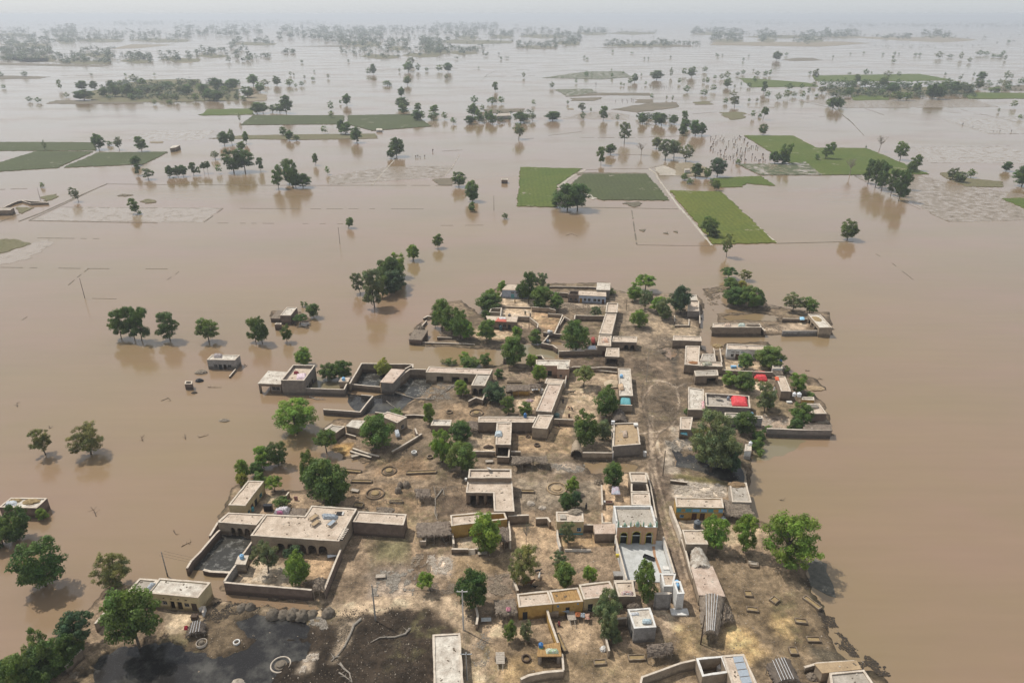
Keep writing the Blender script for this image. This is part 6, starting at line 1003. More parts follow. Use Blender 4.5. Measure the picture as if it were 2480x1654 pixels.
# ------------------------------------------------------------------ thatch
def thatch(name, label, t, s, z, arch=.5, axis=0, mat=THATCH, sag=.15, posts=True, ropes=0, side=0, cat='shed', g=.35, zf=None, nu=18, nv=18, ph=None, rough=.12):
    """quad BL BR FR FL; arch bulges across the picture-horizontal direction (axis 0) or the other one (axis 1)"""
    w = wpts(t, s, z); zz = [z] * 4
    if zf is not None: w2 = wpts(t, s, zf); w = [w[0], w[1], w2[2], w2[3]]
    cen = sum(w, Vector((0, 0, 0))) / 4; root = empty(name, (cen.x, cen.y, g)); tag(root, label, cat); rn = random.Random(int(cen.x * 17 + cen.y * 3)); mb = MB(); G = {}
    def pt(u, v, off=0):
        p = w[0].lerp(w[1], u).lerp(w[3].lerp(w[2], u), v); q = u if axis == 0 else v; q2 = v if axis == 0 else u
        side_ = math.sin(math.pi * q) ** .8; return Vector((p.x, p.y, p.z + arch * side_ - arch * .4 - sag * math.sin(math.pi * q2) + off))
    for i in range(nu + 1):
        for j in range(nv + 1):
            edge = i in (0, nu) or j in (0, nv); u, v = i / nu, j / nv; jit_ = rn.uniform(-.22, .22) if edge else 0
            p = pt(u, v) + Vector((0, 0, rn.uniform(-rough, rough)))
            if edge: d = (p - cen); d.z = 0; p = p + d.normalized() * jit_; p.z -= .06
            G[i, j] = len(mb.v); mb.v.append(tuple(p))
    nb = len(mb.v)
    for k in range(nb): x, y, q = mb.v[k]; mb.v.append((x, y, q - .2))
    for i in range(nu):
        for j in range(nv): a, b, c, d = G[i, j], G[i + 1, j], G[i + 1, j + 1], G[i, j + 1]; mb.f += [(a, d, c, b), (a + nb, b + nb, c + nb, d + nb)]; mb.m += [0, 0]
    rim = [(i, 0) for i in range(nu)] + [(nu, j) for j in range(nv)] + [(i, nv) for i in range(nu, 0, -1)] + [(0, j) for j in range(nv, 0, -1)]
    for k in range(len(rim)): a, b = G[rim[k]], G[rim[(k + 1) % len(rim)]]; mb.f.append((a, b, b + nb, a + nb)); mb.m.append(0)
    mb.build('thatch_cover', mat, root)
    m = MB()                                      # ragged straw ends along the front and back edges
    for v in (0, 1):
        for k in range(70):
            u = rn.random(); p = pt(u, v); d = (w[3] - w[0]).normalized() * (1 if v else -1) * rn.uniform(.1, .45); m.tube([p + Vector((0, 0, -.1)), p + d + Vector((rn.uniform(-.1, .1), 0, -.1 - rn.uniform(.05, .25)))], [.025, .01], 3)
    m.build('straw_fringe', mat, root)
    if posts:
        for u, v in ((.05, .06), (.95, .06), (.95, .94), (.05, .94), (.5, .94)):
            p = pt(u, v); m = MB(); m.tube([(p.x, p.y, -.2), (p.x + rn.uniform(-.1, .1), p.y, p.z - .1)], [.08, .06], 6); m.build('post', WOOD, root)
    if side:
        m = MB(); q = [pt(u, .12) for u in (.03, .97)]; m.hexa([(q[0].x, q[0].y - .1, -.3), (q[1].x, q[1].y - .1, -.3), (q[1].x, q[1].y + .15, -.3), (q[0].x, q[0].y + .15, -.3)], [(q[0].x, q[0].y - .1, q[0].z - .15), (q[1].x, q[1].y - .1, q[1].z - .15), (q[1].x, q[1].y + .15, q[1].z - .15), (q[0].x, q[0].y + .15, q[0].z - .15)]); m.build('back_wall', MUD, root)
        if side == 2:
            for u in (.03, .97):
                a, b = pt(u, .1), pt(u, .9); m = MB(); m.hexa([(a.x - .12, a.y, -.3), (a.x + .12, a.y, -.3), (b.x + .12, b.y, -.3), (b.x - .12, b.y, -.3)], [(a.x - .12, a.y, a.z - .15), (a.x + .12, a.y, a.z - .15), (b.x + .12, b.y, b.z - .15), (b.x - .12, b.y, b.z - .15)]); m.build('side_wall', MUD, root)
    for k in range(ropes):
        u = .25 + .45 * k / max(1, ropes - 1); m = MB(); m.tube([pt(u, v / 16, .07) for v in range(17)], .035, 4); m.build('rope', CLOTHW, root)
    q = proj((cen.x, cen.y, g + 1)); LM.append((q[0], q[1], ph or 'the ' + label.split(' with ')[0].split(' beside ')[0])); return root
thatch('thatched_shed', 'wide thatched cattle shed with sagging grey roof', 'T', "510,20 890,0 905,150 515,178", 3.0, .25, 1, THATCHX, .1, side=1, ph='the wide thatched cattle shed')
thatch('thatched_shed', 'small thatched lean-to behind the round tree at the ochre house', 'T', "1440,80 1560,75 1566,225 1460,235", 2.7, .15, 0, THATCHX, .1, ph='the thatched lean-to')
thatch('thatched_shed', 'small thatched shelter beside the felled white trunk', 'L', "2180,570 2351,570 2370,660 2200,668", 2.6, .3, 1, THATCHX, .1, ph='the small thatched shelter')
thatch('thatched_shed', 'long drooping thatch along the back of the rubble yard', 'M', "1125,200 1350,205 1370,262 1128,292", 2.8, .3, 1, THATCH, .1, side=1, ph='the drooping thatch')
thatch('thatched_shed', 'narrow thatch continuing the drooping one', 'M', "1352,205 1520,200 1535,285 1368,252", 2.4, .2, 1, THATCH, .2, ph='the narrow thatch')
thatch('thatched_shed', 'ribbed brown vault roof beside the large tan roofed house', 'J', "2090,720 2215,718 2255,850 2080,850", 2.9, 1.0, 0, TARP, .05, side=1, ph='the ribbed brown vault')
thatch('mud_vault', 'small mud vault with a dark mouth by the tree shaded yard', 'J', "1635,1075 1720,1078 1745,1190 1610,1185", 2.4, 1.0, 0, MUDL, .0, posts=False, side=2, rough=.03, ph='the small mud vault', cat='vault')
thatch('mud_vault', 'peeling whitish mud vault beside the street', 'W', "110,500 215,500 290,645 110,650", 3.0, 1.3, 0, surf('peeling_vault', (.52, .47, .40), (.22, .17, .125), s1=.9, s2=6, amt=.4, bmp=.8), .0, posts=False, side=2, rough=.08, ph='the peeling mud vault', cat='vault')
thatch('thatched_shed', 'roped thatch tunnel with white cords below the long bare roof', 'W', "178,866 382,880 330,1170 205,1165", 3.1, 1.2, 0, THATCH, .1, side=1, ropes=5, rough=.1, ph='the roped thatch tunnel')
thatch('brush_stack', 'ragged brushwood leaning on the roped thatch', 'W', "340,930 430,960 455,1060 345,1090", 2.0, .7, 0, THATCH, .1, posts=False, side=0, rough=.3, cat='brushwood', ph='the ragged brushwood')
thatch('tarpaulin_shed', 'dark striped tarpaulin shed at the bottom edge', 'Y', "1160,605 1375,560 1470,755 1235,786", 3.0, .9, 0, TARP, .0, ropes=5, rough=.04, ph='the striped tarpaulin shed')
thatch('thatched_shed', 'rounded thatch hump beside the square grey house', 'U', "2040,665 2290,640 2310,735 2045,780", 2.6, .9, 1, THATCHX, .05, side=0, rough=.14, ph='the rounded thatch hump')
thatch('thatched_shed', 'grey thatch with a pink bundle at the west of the ochre row', 'U', "490,215 700,195 728,345 505,355", 3.0, .25, 1, THATCH, .08, side=0, ph='the grey thatch of the ochre row')
thatch('thatched_shed', 'shaggy thatch spreading behind the ochre house with blue panels', 'N', "1222,420 1460,462 1530,600 1238,565", 2.9, .25, 1, THATCH, .1, side=1, zf=2.6, rough=.16, ph='the shaggy thatch by the shore')
thatch('thatched_shed', 'brown slatted roof beside the largest house', 'L', "790,800 965,805 930,890 745,870", 3.2, .05, 0, THATCHX, .02, posts=True, rough=.03, ph='the brown slatted roof')
thatch('thatched_shed', 'round hut shaped brush pile on the yard wall corner', 'R', "1500,570 1650,570 1630,700 1485,695", 2.9, .7, 0, THATCH, .0, side=0, rough=.18, ph='the brush pile on the wall corner', cat='brushwood')
thatch('thatched_shed', 'reclining brown tarpaulin shelter by the stagnant pool', 'S', "230,265 380,255 375,350 190,385", 1.5, .6, 0, TARP, .0, ropes=4, rough=.05, ph='the tarpaulin shelter by the pool')
thatch('thatched_shed', 'grey thatch flap next to the long cross roof', 'J', "425,845 555,850 550,940 450,915", 2.8, .15, 0, THATCHX, .05, ph='the grey thatch flap')
thatch('thatched_shed', 'grey thatch over the ochre hut', 'J', "880,425 1150,425 1150,490 875,495", 2.9, .2, 1, THATCHX, .05, side=0, ph='the thatch over the ochre hut')
thatch('thatched_shed', 'small flat thatch beside the ochre hut', 'J', "1150,415 1275,420 1270,465 1150,462", 2.6, .1, 1, THATCHX, .05, ph='the small flat thatch')
thatch('thatched_shed', 'sloping thatch under the tiny white hut', 'H', "1610,992 1700,992 1710,1052 1615,1048", 2.7, .1, 1, THATCH, .1, zf=1.8, ph='the sloping thatch')
thatch('thatched_shed', 'brown straw drape hanging over the wall behind the east wing', 'L', "1745,785 1960,800 1880,880 1760,860", 3.6, .2, 0, THATCH, .3, rough=.1, ph='the straw drape', cat='brushwood')
thatch('thatched_shed', 'small peaked thatch in front of the grey house yard', 'U', "1845,265 1970,255 1985,300 1850,308", 2.0, .5, 0, THATCHX, .0, rough=.1, ph='the peaked thatch')
# ------------------------------------------------------------------ things in the yards
def place(root, p, rz=0): root.location = p; root.rotation_euler = (0, 0, rz); return root
def proto_done(): pass
def charpoy(label, t, x, y, z=None, rz=0, mat=WOODP, group=None, L=1.9, W=1.0):
    p = on(t, x, y) if z is None else tw(t, x, y, z); r = empty('charpoy', p, rz); tag(r, label, 'bed', group)
    m = MB(); h = .45; m.box((p.x, p.y, p.z + h), (L - .12, W - .12, .03)); o_ = m.build('webbing', mat, r)
    for sx in (-1, 1):
        for sy in (-1, 1): m = MB(); m.box((p.x + sx * L / 2, p.y + sy * W / 2, p.z + h / 2 + .02), (.09, .09, h + .08)); m.build('leg', WOOD, r)
    for sy in (-1, 1): m = MB(); m.box((p.x, p.y + sy * W / 2, p.z + h), (L - .1, .07, .07)); m.build('side_rail', WOOD, r)
    for sx in (-1, 1): m = MB(); m.box((p.x + sx * L / 2, p.y, p.z + h), (.07, W - .1, .07)); m.build('end_rail', WOOD, r)
    return r
for a in [('charpoy with a folded ochre quilt on the largest roof, upper of the left pair', 'L', 1035, 920, 4.45, R(55), EARTHR), ('charpoy with ochre webbing on the largest roof, lower of the left pair', 'L', 1055, 985, 4.45, R(58), EARTHR), ('charpoy with grey quilt standing alone on the largest roof', 'L', 1238, 985, 4.45, R(62), GREYT),
 ('wooden platform bed beside the square grey thatch mouth in the western fields', 'L', 1505, 215, None, R(25), WOODP), ('tilted plank bed beside the lower feeding ring', 'L', 1505, 615, None, R(-15), WOODP), ('pale plank bed amid the white rubble', 'T', 105, 655, None, R(5), WOODP), ('plank bed at the foot of the yard steps', 'T', 1262, 390, None, R(5), WOODP),
 ('string bed under the trees by the small northern house', 'N', 1505, 1050, None, R(-12), WOODP), ('raised pale bed by the concrete water tank', 'U', 410, 440, None, R(3), CONC), ('wooden bed upturned in the largest house yard', 'R', 1715, 330, None, R(20), CLOTHW), ('charpoy lying on the whitish roof below the pink house', 'J', 1200, 505, None, R(10), CLOTHW),
 ('plank table by the courtyard shelter in the middle village', 'M', 870, 285, None, R(5), WOODP), ('bed with folded bedding on the house roof by the shore', 'K', 760, 628, None, R(-15), CLOTHW), ('brown bed beside the small white box in the mosque neighbour yard', 'N', 130, 470, None, 0, DOORB), ('bed under the far end of the flooded north yard', 'H', 1335, 845, None, 0, WOODD)]: charpoy(*a[:5], rz=a[5], mat=a[6])
def cart(label, t, x, y, rz):
    p = on(t, x, y); r = empty('hand_cart', p, rz); tag(r, label, 'cart')
    m = MB()
    for k in range(7): m.box((p.x - 1.05 + k * .35, p.y, p.z + .85), (.31, 1.5, .06)); 
    m.build('deck', WOODP, r)
    for sy in (-1, 1): m = MB(); m.tube([(p.x + .9, p.y + sy * .45, p.z + .8), (p.x + 2.3, p.y + sy * .38, p.z + .45)], .05, 6); m.build('shaft', WOODP, r)
    for sy in (-1, 1):
        m = MB(); n = 16; c = Vector((p.x - .2, p.y + sy * .84, p.z + .42)); m.tube([c + Vector((.42 * math.cos(2 * math.pi * k / n), 0, .42 * math.sin(2 * math.pi * k / n))) for k in range(n + 1)], .05, 5); wh = m.build('wheel', BLACK, r)
        m = MB(); m.tube([c + Vector((0, -.05, 0)), c + Vector((0, .05, 0))], .38, 12); m.build('wheel_disc', WOODD, wh)
    return r
cart('donkey cart with long pale deck, shafts toward us, at the bottom yard', 'U', 552, 850, R(-88)); cart('donkey cart with curved plank deck near the ochre row', 'U', 1270, 410, R(-84))
def trough(label, t, x, y, L, W, rz, h=.5, mat=MUDL, fill=STRAW, group='mud feeding troughs', cat='trough'):
    p = on(t, x, y); r = empty('feeding_trough', p, rz); tag(r, label, cat, group); k = .17
    m = MB(); z = p.z + h / 2 - .05
    for sy in (-1, 1): m.box((p.x, p.y + sy * (W - k) / 2, z), (L, k, h + .1), 0, 0, .985)
    for sx in (-1, 1): m.box((p.x + sx * (L - k) / 2, p.y, z - .005), (k, W - 2 * k, h + .08), 0, 0)
    m.build('rim', mat, r); m = MB(); m.box((p.x, p.y, p.z + h * .3), (L - 2 * k, W - 2 * k, h * .6)); m.build('fodder', fill, r); return r
for lb, t, x, y, L, W_, rz in [('square trough nearest the roped thatch', 'W', 568, 862, 1.5, 1.5, R(-4)), ('square trough turned cornerwise', 'W', 778, 915, 1.6, 1.4, R(38)), ('oblong trough left of the middle below the square one', 'W', 600, 988, 2.1, 1.1, R(-9)), ('oblong trough right of the two straw heaps', 'W', 990, 1082, 2.1, 1.1, R(-9)),
 ('oblong trough nearest the lower shore', 'W', 1090, 1228, 2.4, 1.2, R(-2)), ('square trough just above the striped tarpaulin shed', 'W', 929, 1322, 1.4, 1.6, R(-3)), ('high square trough shaded by the biggest bright tree', 'W', 612, 632, 1.7, 1.2, R(-8)), ('long pale trough lying along the eastern bank', 'W', 1078, 935, 3.6, 1.1, R(-58)),
 ('long mud trough left of the shaggy thatch hump', 'U', 1938, 822, 2.9, 1.2, R(3)), ('thick rimmed trough in the bottom yard', 'U', 1565, 868, 2.1, 1.1, R(4)), ('long trough right of the big western tree, upper', 'L', 1440, 372, 6.0, 1.1, R(-9)), ('long trough right of the big western tree, lower', 'L', 1578, 508, 5.0, 1.0, R(-2)),
 ('very long trough in the western feeding yard', 'L', 2260, 405, 7.2, 1.1, R(4)), ('small trough by the leafless tree', 'M', 1308, 622, 3.1, 1.0, R(-2)), ('long thin trough in the upper courtyard', 'J', 965, 412, 4.4, .9, R(-1)), ('trough along the wall near the lagoon tree', 'J', 980, 275, 4.2, .9, R(-2)),
 ('long trough lying beside the ochre row wall', 'U', 1172, 665, 4.2, .8, R(-73)), ('trough beneath the trees at the north west shore', 'G', 450, 840, 4.6, 1.0, R(-2)), ('broken trough near the mud mounds by the east wing', 'L', 1545, 780, 2.2, 1.6, R(-6)), ('trough before the cattle fence', 'L', 1975, 740, 3.0, .8, R(0))]: trough(lb, t, x, y, L, W_, rz)
def ring(label, t, x, y, r1, mat=MUDL, top=STRAW, rim=MUDL):
    p = on(t, x, y); r = empty('feeding_ring', p, 0); tag(r, label, 'feeding ring')
    m = MB(); m.lathe(tuple(p), [(r1 * .62, -.1), (r1 * .60, .12), (r1 * .57, .15)], 26, cap=True); m.build('dais', mat, r)
    m = MB(); m.lathe(tuple(p), [(r1, -.15), (r1 * .98, .28), (r1 * .93, .34), (r1 * .87, .30), (r1 * .85, -.15)], 30, cap=False); m.build('rim', rim, r)
    m = MB(); m.lathe(tuple(p), [(r1 * .42, .1), (r1 * .40, .42), (r1 * .30, .5), (r1 * .1, .55)], 24); m.build('mound', top, r); return r
ring('round stepped mud platform of two tiers in the western yard, upper one', 'L', 1892, 385, 1.9); ring('round mud platform with moat rim in the western yard, lower one', 'L', 1735, 645, 2.2); ring('wide straw coloured round platform in the rubble yard', 'M', 1640, 585, 2.4, EARTHR, EARTHR, EARTHR)
ring('round stepped platform with a white lump before the long cross roof', 'J', 535, 760, 2.0); ring('white rimmed feeding ring in the scummy pool, the larger', 'S', 1095, 655, 1.75, DUNG, DUNG, COPE); ring('small white rimmed ring at the edge of the black pool', 'S', 348, 465, .95, DUNG, DUNG, COPE)
def hoop(label, t, x, y, r1, mat, h=.35, cat='ring'):
    p = on(t, x, y); m = MB(); m.lathe(tuple(p), [(r1, -.1), (r1, h), (r1 * .72, h), (r1 * .70, -.1)], 20, cap=False); return tag(m.build('well_ring', mat), label, cat)
hoop('small white ring lying between the two pools', 'S', 680, 460, .6, COPEW); hoop('dark round basket ring near the donkey cart', 'U', 815, 828, .8, WOODD, .4, 'basket'); hoop('dark clay ring in the straw court, lower', 'J', 1225, 1130, .75, MUD, .5, 'basin'); hoop('dark clay ring in the straw court, upper', 'J', 1122, 1028, .6, MUD, .4, 'basin')
hoop('white topped basin on the western ground', 'L', 2178, 190, .7, WHITE, .7, 'basin'); hoop('pale flat basin at the end of the cattle path', 'M', 195, 230, .8, MUDL, .5, 'basin'); hoop('pale round basin left of the stepped platform', 'J', 228, 750, .9, MUDL, .4, 'basin'); hoop('oven ring in the lower right shore yard', 'K', 1535, 648, .5, COPE, .3, 'basin')
hoop('white basin at the left edge of the cattle yard', 'M', 18, 195, .5, WHITE, .5, 'basin')
for i, (x, y, r1) in enumerate([(690, 905, 1.05), (782, 905, .95), (1042, 985, 1.3), (1155, 980, 1.15), (1268, 985, 1.25), (1375, 1005, 1.25), (1480, 985, 1.1), (1672, 975, 1.25)]):
    p = on('R', x, y); m = MB(); m.lump((p.x, p.y, p.z - .05), (r1, r1, 1.05 + .25 * (i % 3)), i, n=18, m=7)
    tag(m.build('dung_stack', DUNG, smooth=True), ('first', 'second', 'third', 'fourth', 'fifth', 'sixth', 'seventh', 'eighth')[i] + ' from the left of the rounded dung cake stacks above the pool', 'dung stack', 'rounded dung cake stacks')
for i, (x, y, r1, lb) in enumerate([(1995, 620, .85, 'leftmost of the straw domes by the shelter'), (2020, 565, .8, 'middle of the straw domes by the shelter'), (2085, 555, 1.0, 'rightmost of the straw domes by the shelter')]):
    p = on('L', x, y); m = MB(); m.lump(tuple(p), (r1, r1, 1.4), i + 20, n=16, m=6); tag(m.build('straw_dome', THATCH, smooth=True), lb, 'straw stack', 'straw domes by the shelter')
def mound(label, t, x, y, rx, ry, h, mat, name='heap', cat='heap', z=None, seed=0, rz=0):
    p = on(t, x, y) if z is None else tw(t, x, y, z); m = MB(); m.lump((p.x, p.y, p.z - .05), (rx, ry, h), seed or int(x), n=22, m=7); return tag(m.build(name, mat, smooth=False), label, cat)
for a in [('orange earth heap on the long roof at the street head', 'H', 862, 935, 1.6, .9, .45, ORNG.copy() if False else surf('orange_earth', (.33, .16, .07), (.26, .13, .06), s2=10), 'earth_heap', 'heap', 3.4), ('sand coloured grain heap beside the long roof with blue tank', 'J', 2085, 430, 2.4, 2.6, .9, surf('pale_grain', (.50, .40, .28), (.42, .33, .22), s2=10), 'grain_heap', 'heap'),
 ('grey straw mound on the shore store room', 'K', 2035, 545, 1.8, 1.0, .7, RUBG, 'earth_heap', 'heap', 3.2), ('brown straw heap on the western debris ruin, left', 'P', 155, 895, 1.4, .8, .5, STRAW, 'straw_heap', 'heap', 2.75), ('brown straw heap on the western debris ruin, right', 'P', 320, 905, 1.9, 1.0, .6, STRAW, 'straw_heap', 'heap', 2.75), ('straw bank on the long flooded barn roof', 'H', 1425, 582, 2.4, .8, .6, THATCH, 'straw_heap', 'heap', 3.3),
 ('dark straw strewn on the eastern pillared house', 'H', 2030, 520, 1.5, 2.2, .35, STRAW, 'straw_heap', 'heap', 3.4), ('brushwood piled on the small yellow green house', 'M', 1850, 850, 1.6, .9, .8, WOOD, 'brushwood_pile', 'brushwood', 3.8), ('brushwood piled on the grey slab roof', 'N', 1350, 290, 2.0, 1.1, .6, surf('brown_brush', (.30, .20, .11), (.18, .12, .07), s1=3, s2=12, amt=.6), 'brushwood_pile', 'brushwood', 3.1),
 ('tangle of brushwood above the brushwood covered shed', 'K', 2130, 705, 2.2, .9, .7, WOOD, 'brushwood_pile', 'brushwood'), ('thatch lump heaped on the collapsed shed', 'G', 180, 750, 1.6, 1.5, 1.6, THATCH, 'straw_heap', 'heap'), ('straw ring bank west of the first trees', 'G', 275, 605, 1.7, .7, .8, STRAW, 'straw_heap', 'heap'), ('small dark shoal beside the island trees', 'H', 1615, 415, 2.8, 1.2, .7, RUBM, 'earth_heap', 'mound'),
 ('grassy mound left of the whitewashed house', 'H', 1090, 770, 1.7, 1.5, .8, STRAW, 'straw_heap', 'heap'), ('mud heap on the dug street ground', 'H', 550, 830, 1.6, .9, .8, RUBM, 'earth_heap', 'mound'), ('brown clay boulder by the yellow scum', 'I', 1980, 635, .9, .7, .7, EARTHR, 'earth_heap', 'mound'), ('dried mud mound at the shore point below the eastern tree', 'K', 2060, 350, 2.6, 1.6, .5, EARTHR, 'earth_heap', 'mound', .1),
 ('pale heap at the bottom edge between tarpaulin and roof', 'Y', 1570, 738, 1.0, .8, .9, THATCH, 'straw_heap', 'heap'), ('round grey stone like heap in the bottom yard', 'U', 1605, 728, .7, .6, .8, COPEW, 'earth_heap', 'heap'), ('white rubble cap in the black pool foreground', 'S', 690, 822, 1.1, .7, .7, RUBP, 'earth_heap', 'heap'), ('tangled dead brush by the lone grey house', 'O', 1790, 965, 1.9, 1.2, 1.0, WOOD, 'brushwood_pile', 'brushwood', 0.0),
 ('grey tent like cover in the flood by the roofless hut', 'O', 1775, 1040, 1.2, .9, .9, BLACK, 'cover', 'cover', 0.0), ('dark lump of debris floating below the roofless hut', 'O', 1728, 1145, .9, .6, .5, RUBD, 'debris', 'debris', 0.0), ('brush drift west of the flooded compound', 'P', 2280, 80, 1.5, .7, .6, WOOD, 'brushwood_pile', 'brushwood', 0.0), ('thorn heap in front of the tree shaded yard', 'M', 1340, 755, 1.0, .8, .7, RUBP, 'earth_heap', 'heap'),
 ('white rag heap right of the leafless tree', 'M', 1475, 805, .9, .7, .5, RUBP, 'rag_heap', 'heap'), ('woodpile by the narrow roof with white bundles', 'J', 1040, 975, 1.6, .9, .8, WOODD, 'woodpile', 'woodpile'), ('dark woodpile in the light courtyard', 'J', 675, 1150, 1.3, .8, .7, WOODD, 'woodpile', 'woodpile'), ('pink bundle pile in the middle court', 'J', 1140, 620, 1.2, .7, .6, surf('rag_pink', (.40, .25, .25), (.5, .42, .4), s1=3, s2=8), 'bundle_pile', 'bundles'),
 ('small pale stack at the rubble yard corner', 'M', 2110, 520, 1.1, .9, 1.1, RUBM, 'straw_heap', 'heap')]:
    mound(a[0], a[1], a[2], a[3], a[4], a[5], a[6], a[7], a[8], a[9], a[10] if len(a) > 10 else None)
# red tarpaulins over goods
def tarp(label, t, s, z, h, mat=REDT, name='tarpaulin'):
    w = wpts(t, s, z); rn = random.Random(int(w[0].x * 7)); m = MB(); n = 14
    for i in range(n + 1):
        for j in range(n + 1):
            u, v = i / n, j / n; p = w[0].lerp(w[1], u).lerp(w[3].lerp(w[2], u), v); e = min(u, v, 1 - u, 1 - v) * 6; m.v.append((p.x + rn.uniform(-.06, .06), p.y + rn.uniform(-.06, .06), z - .02 + h * min(1, e) + rn.uniform(-.09, .09) * min(1, e)))
    for i in range(n):
        for j in range(n): a = i * (n + 1) + j; m.f.append((a, a + 1, a + n + 2, a + n + 1)); m.m.append(0)
    w2 = [tuple(v) for v in m.v]; k = len(w2); rim = [i * (n + 1) for i in range(n)] + [n * (n + 1) + j for j in range(n)] + [i * (n + 1) + n for i in range(n, 0, -1)] + [j for j in range(n, 0, -1)]
    m.v += [(w2[i][0], w2[i][1], z - h * .6) for i in rim]
    for i in range(len(rim)): j = (i + 1) % len(rim); m.f.append((rim[i], rim[j], k + j, k + i)); m.m.append(0)
    return tag(m.build(name, mat), label, 'tarpaulin')
tarp('red tarpaulin spread over goods in the yard beside the round tree', 'K', "1412,180 1545,178 1562,262 1430,262", .9, .9); tarp('red tarpaulin covering half of the high walled roof', 'K', "1172,428 1345,445 1355,535 1190,528", 3.5, .7)
tarp('orange cloth on the end of the long eastern roof', 'K', "1638,228 1680,230 1688,268 1650,262", 3.6, .3, plain('orange_red_cloth', (.62, .13, .06), .8), 'cloth'); tarp('red and white tarpaulin hanging over the roof edge', 'G', "1060,612 1155,615 1160,655 1030,650", 3.6, .25, plain('faded_red_cloth', (.48, .13, .09), .8), 'cloth'); tarp('white folded sheet on the red tarpaulin house roof', 'G', "1075,606 1150,608 1152,622 1080,622", 3.9, .2, CLOTHW, 'cloth')
tarp('teal awning stretched below the long roof', 'J', "2185,570 2285,585 2292,655 2168,650", 3.0, .3, TEAL, 'awning'); tarp('dark teal awning below the pale room', 'K', "650,780 715,790 718,845 645,830", 2.4, .15, plain('dark_teal', (.04, .13, .16), .6), 'awning'); tarp('pink and white bedding sagging on the walled brick roof', 'I', "560,315 665,300 668,365 550,372", 4.1, .55, surf('bedding_pink', (.62, .42, .46), (.66, .62, .62), s1=2.5, s2=7), 'bedding')
tarp('dark red quilt in the corner of the walled brick roof', 'I', "525,285 578,285 578,305 525,305", 4.2, .4, plain('dark_red_quilt', (.22, .03, .04), .8), 'bedding'); tarp('grey plastic sheet over goods on the largest roof', 'L', "1125,870 1310,885 1300,925 1140,918", 4.6, .55, GREYT, 'plastic_sheet'); tarp('pale heaped bedding in the yard behind the largest house', 'L', "600,815 770,795 740,860 575,862", 1.2, .8, surf('bedding_white', (.66, .63, .64), (.5, .42, .45), s1=2.5, s2=8), 'bedding')
tarp('pink quilt on the heaped bedding', 'L', "615,842 680,845 682,866 612,866", 1.6, .4, PINKC, 'bedding'); tarp('white bundles tied on the narrow roof', 'J', "752,965 825,960 828,1010 742,1018", 3.9, .55, surf('bundle_white', (.55, .62, .64), (.4, .42, .43), s1=3, s2=8), 'bundles'); tarp('heap of striped sacks on the lean-to beside the orange bedding roof', 'G', "2085,935 2180,935 2180,962 2090,962", 2.9, .5, surf('sack_white', (.6, .62, .66), (.45, .46, .5), s1=3, s2=8), 'sacks')
tarp('orange and white bedding on the square chain roof', 'G', "2250,845 2320,842 2325,885 2248,885", 4.1, .5, surf('bedding_orange', (.55, .26, .12), (.6, .6, .58), s1=2.2, s2=7), 'bedding'); tarp('red blanket next to the orange bedding roof', 'G', "2125,845 2165,845 2170,890 2125,890", 1.4, .9, plain('dull_red', (.34, .07, .06), .8), 'bedding'); tarp('rags and green stuff on the front strip roof', 'H', "940,935 1030,930 1035,955 960,958", 3.7, .45, surf('rag_green', (.30, .28, .16), (.5, .48, .45), s1=3, s2=9), 'rags')
tarp('white sacks on the long flooded barn, middle heap', 'H', "1290,565 1348,565 1350,588 1285,588", 3.5, .5, surf('sack_grey', (.55, .58, .54), (.3, .36, .26), s1=3, s2=9), 'sacks'); tarp('brown and white bedding on the long flooded barn, left heap', 'H', "1160,565 1215,567 1215,592 1155,590", 3.5, .5, surf('bedding_brown', (.42, .26, .16), (.55, .5, .45), s1=3, s2=9), 'bedding'); tarp('light blue sheet on the island yard wall', 'H', "1868,500 1912,500 1915,527 1872,527", 1.9, .2, plain('sky_blue_cloth', (.30, .52, .66), .7), 'cloth')
tarp('silver sheet canopy on posts in the little northern yard', 'N', "165,300 230,305 245,378 160,375", 2.2, .3, surf('silver_sheet', (.42, .46, .5), (.5, .3, .33), s1=1.5, s2=6), 'canopy'); tarp('coloured rags heaped on the shed roof beside the mosque yard', 'V', "655,1215 800,1215 805,1270 650,1265", 3.2, .45, surf('rag_mix', (.62, .58, .55), (.38, .12, .08), s1=2.5, s2=8), 'rags'); tarp('goods in white and green sacks on the low reed roof', 'U', "1010,725 1145,728 1148,768 1020,770", 2.4, .5, surf('sack_mix', (.66, .66, .62), (.35, .5, .22), s1=2.2, s2=8), 'sacks')
tarp('green cloth beside the blue drum on the low reed roof', 'U', "945,700 988,700 990,725 945,725", 2.3, .3, GREENC, 'cloth'); tarp('white things on the square grey house roof', 'U', "1868,352 1960,348 1962,370 1880,376", 3.8, .25, CLOTHW, 'sacks'); tarp('pale blue box like bundle on the square grey house roof', 'U', "1998,418 2088,418 2088,452 2000,452", 4.1, .35, surf('white_blue', (.6, .7, .72), (.5, .55, .56), s1=3), 'bundle'); tarp('brown cloths and bedding piled on the lone grey house', 'O', "1900,800 1980,800 1975,832 1905,832", 3.3, .6, surf('pile_grey', (.24, .18, .16), (.4, .38, .38), s1=3, s2=9), 'bedding')
tarp('white sacks on the western debris ruin', 'P', "60,905 190,890 160,940 50,945", 2.8, .4, surf('sack_pale', (.62, .64, .66), (.35, .35, .36), s1=3, s2=9), 'sacks'); tarp('white roll of bedding along the joint of the two cream roofs', 'Q', "1545,295 1580,300 1500,385 1480,378", 3.9, .4, surf('roll_white', (.62, .66, .68), (.45, .45, .46), s1=3, s2=9), 'bedding'); tarp('white sheet heap beside the small round tree by the cream house', 'I', "1670,955 1720,950 1735,1010 1690,1020", 1.4, .6, surf('sheet_white', (.6, .62, .64), (.45, .46, .48), s1=3, s2=9), 'bundle')
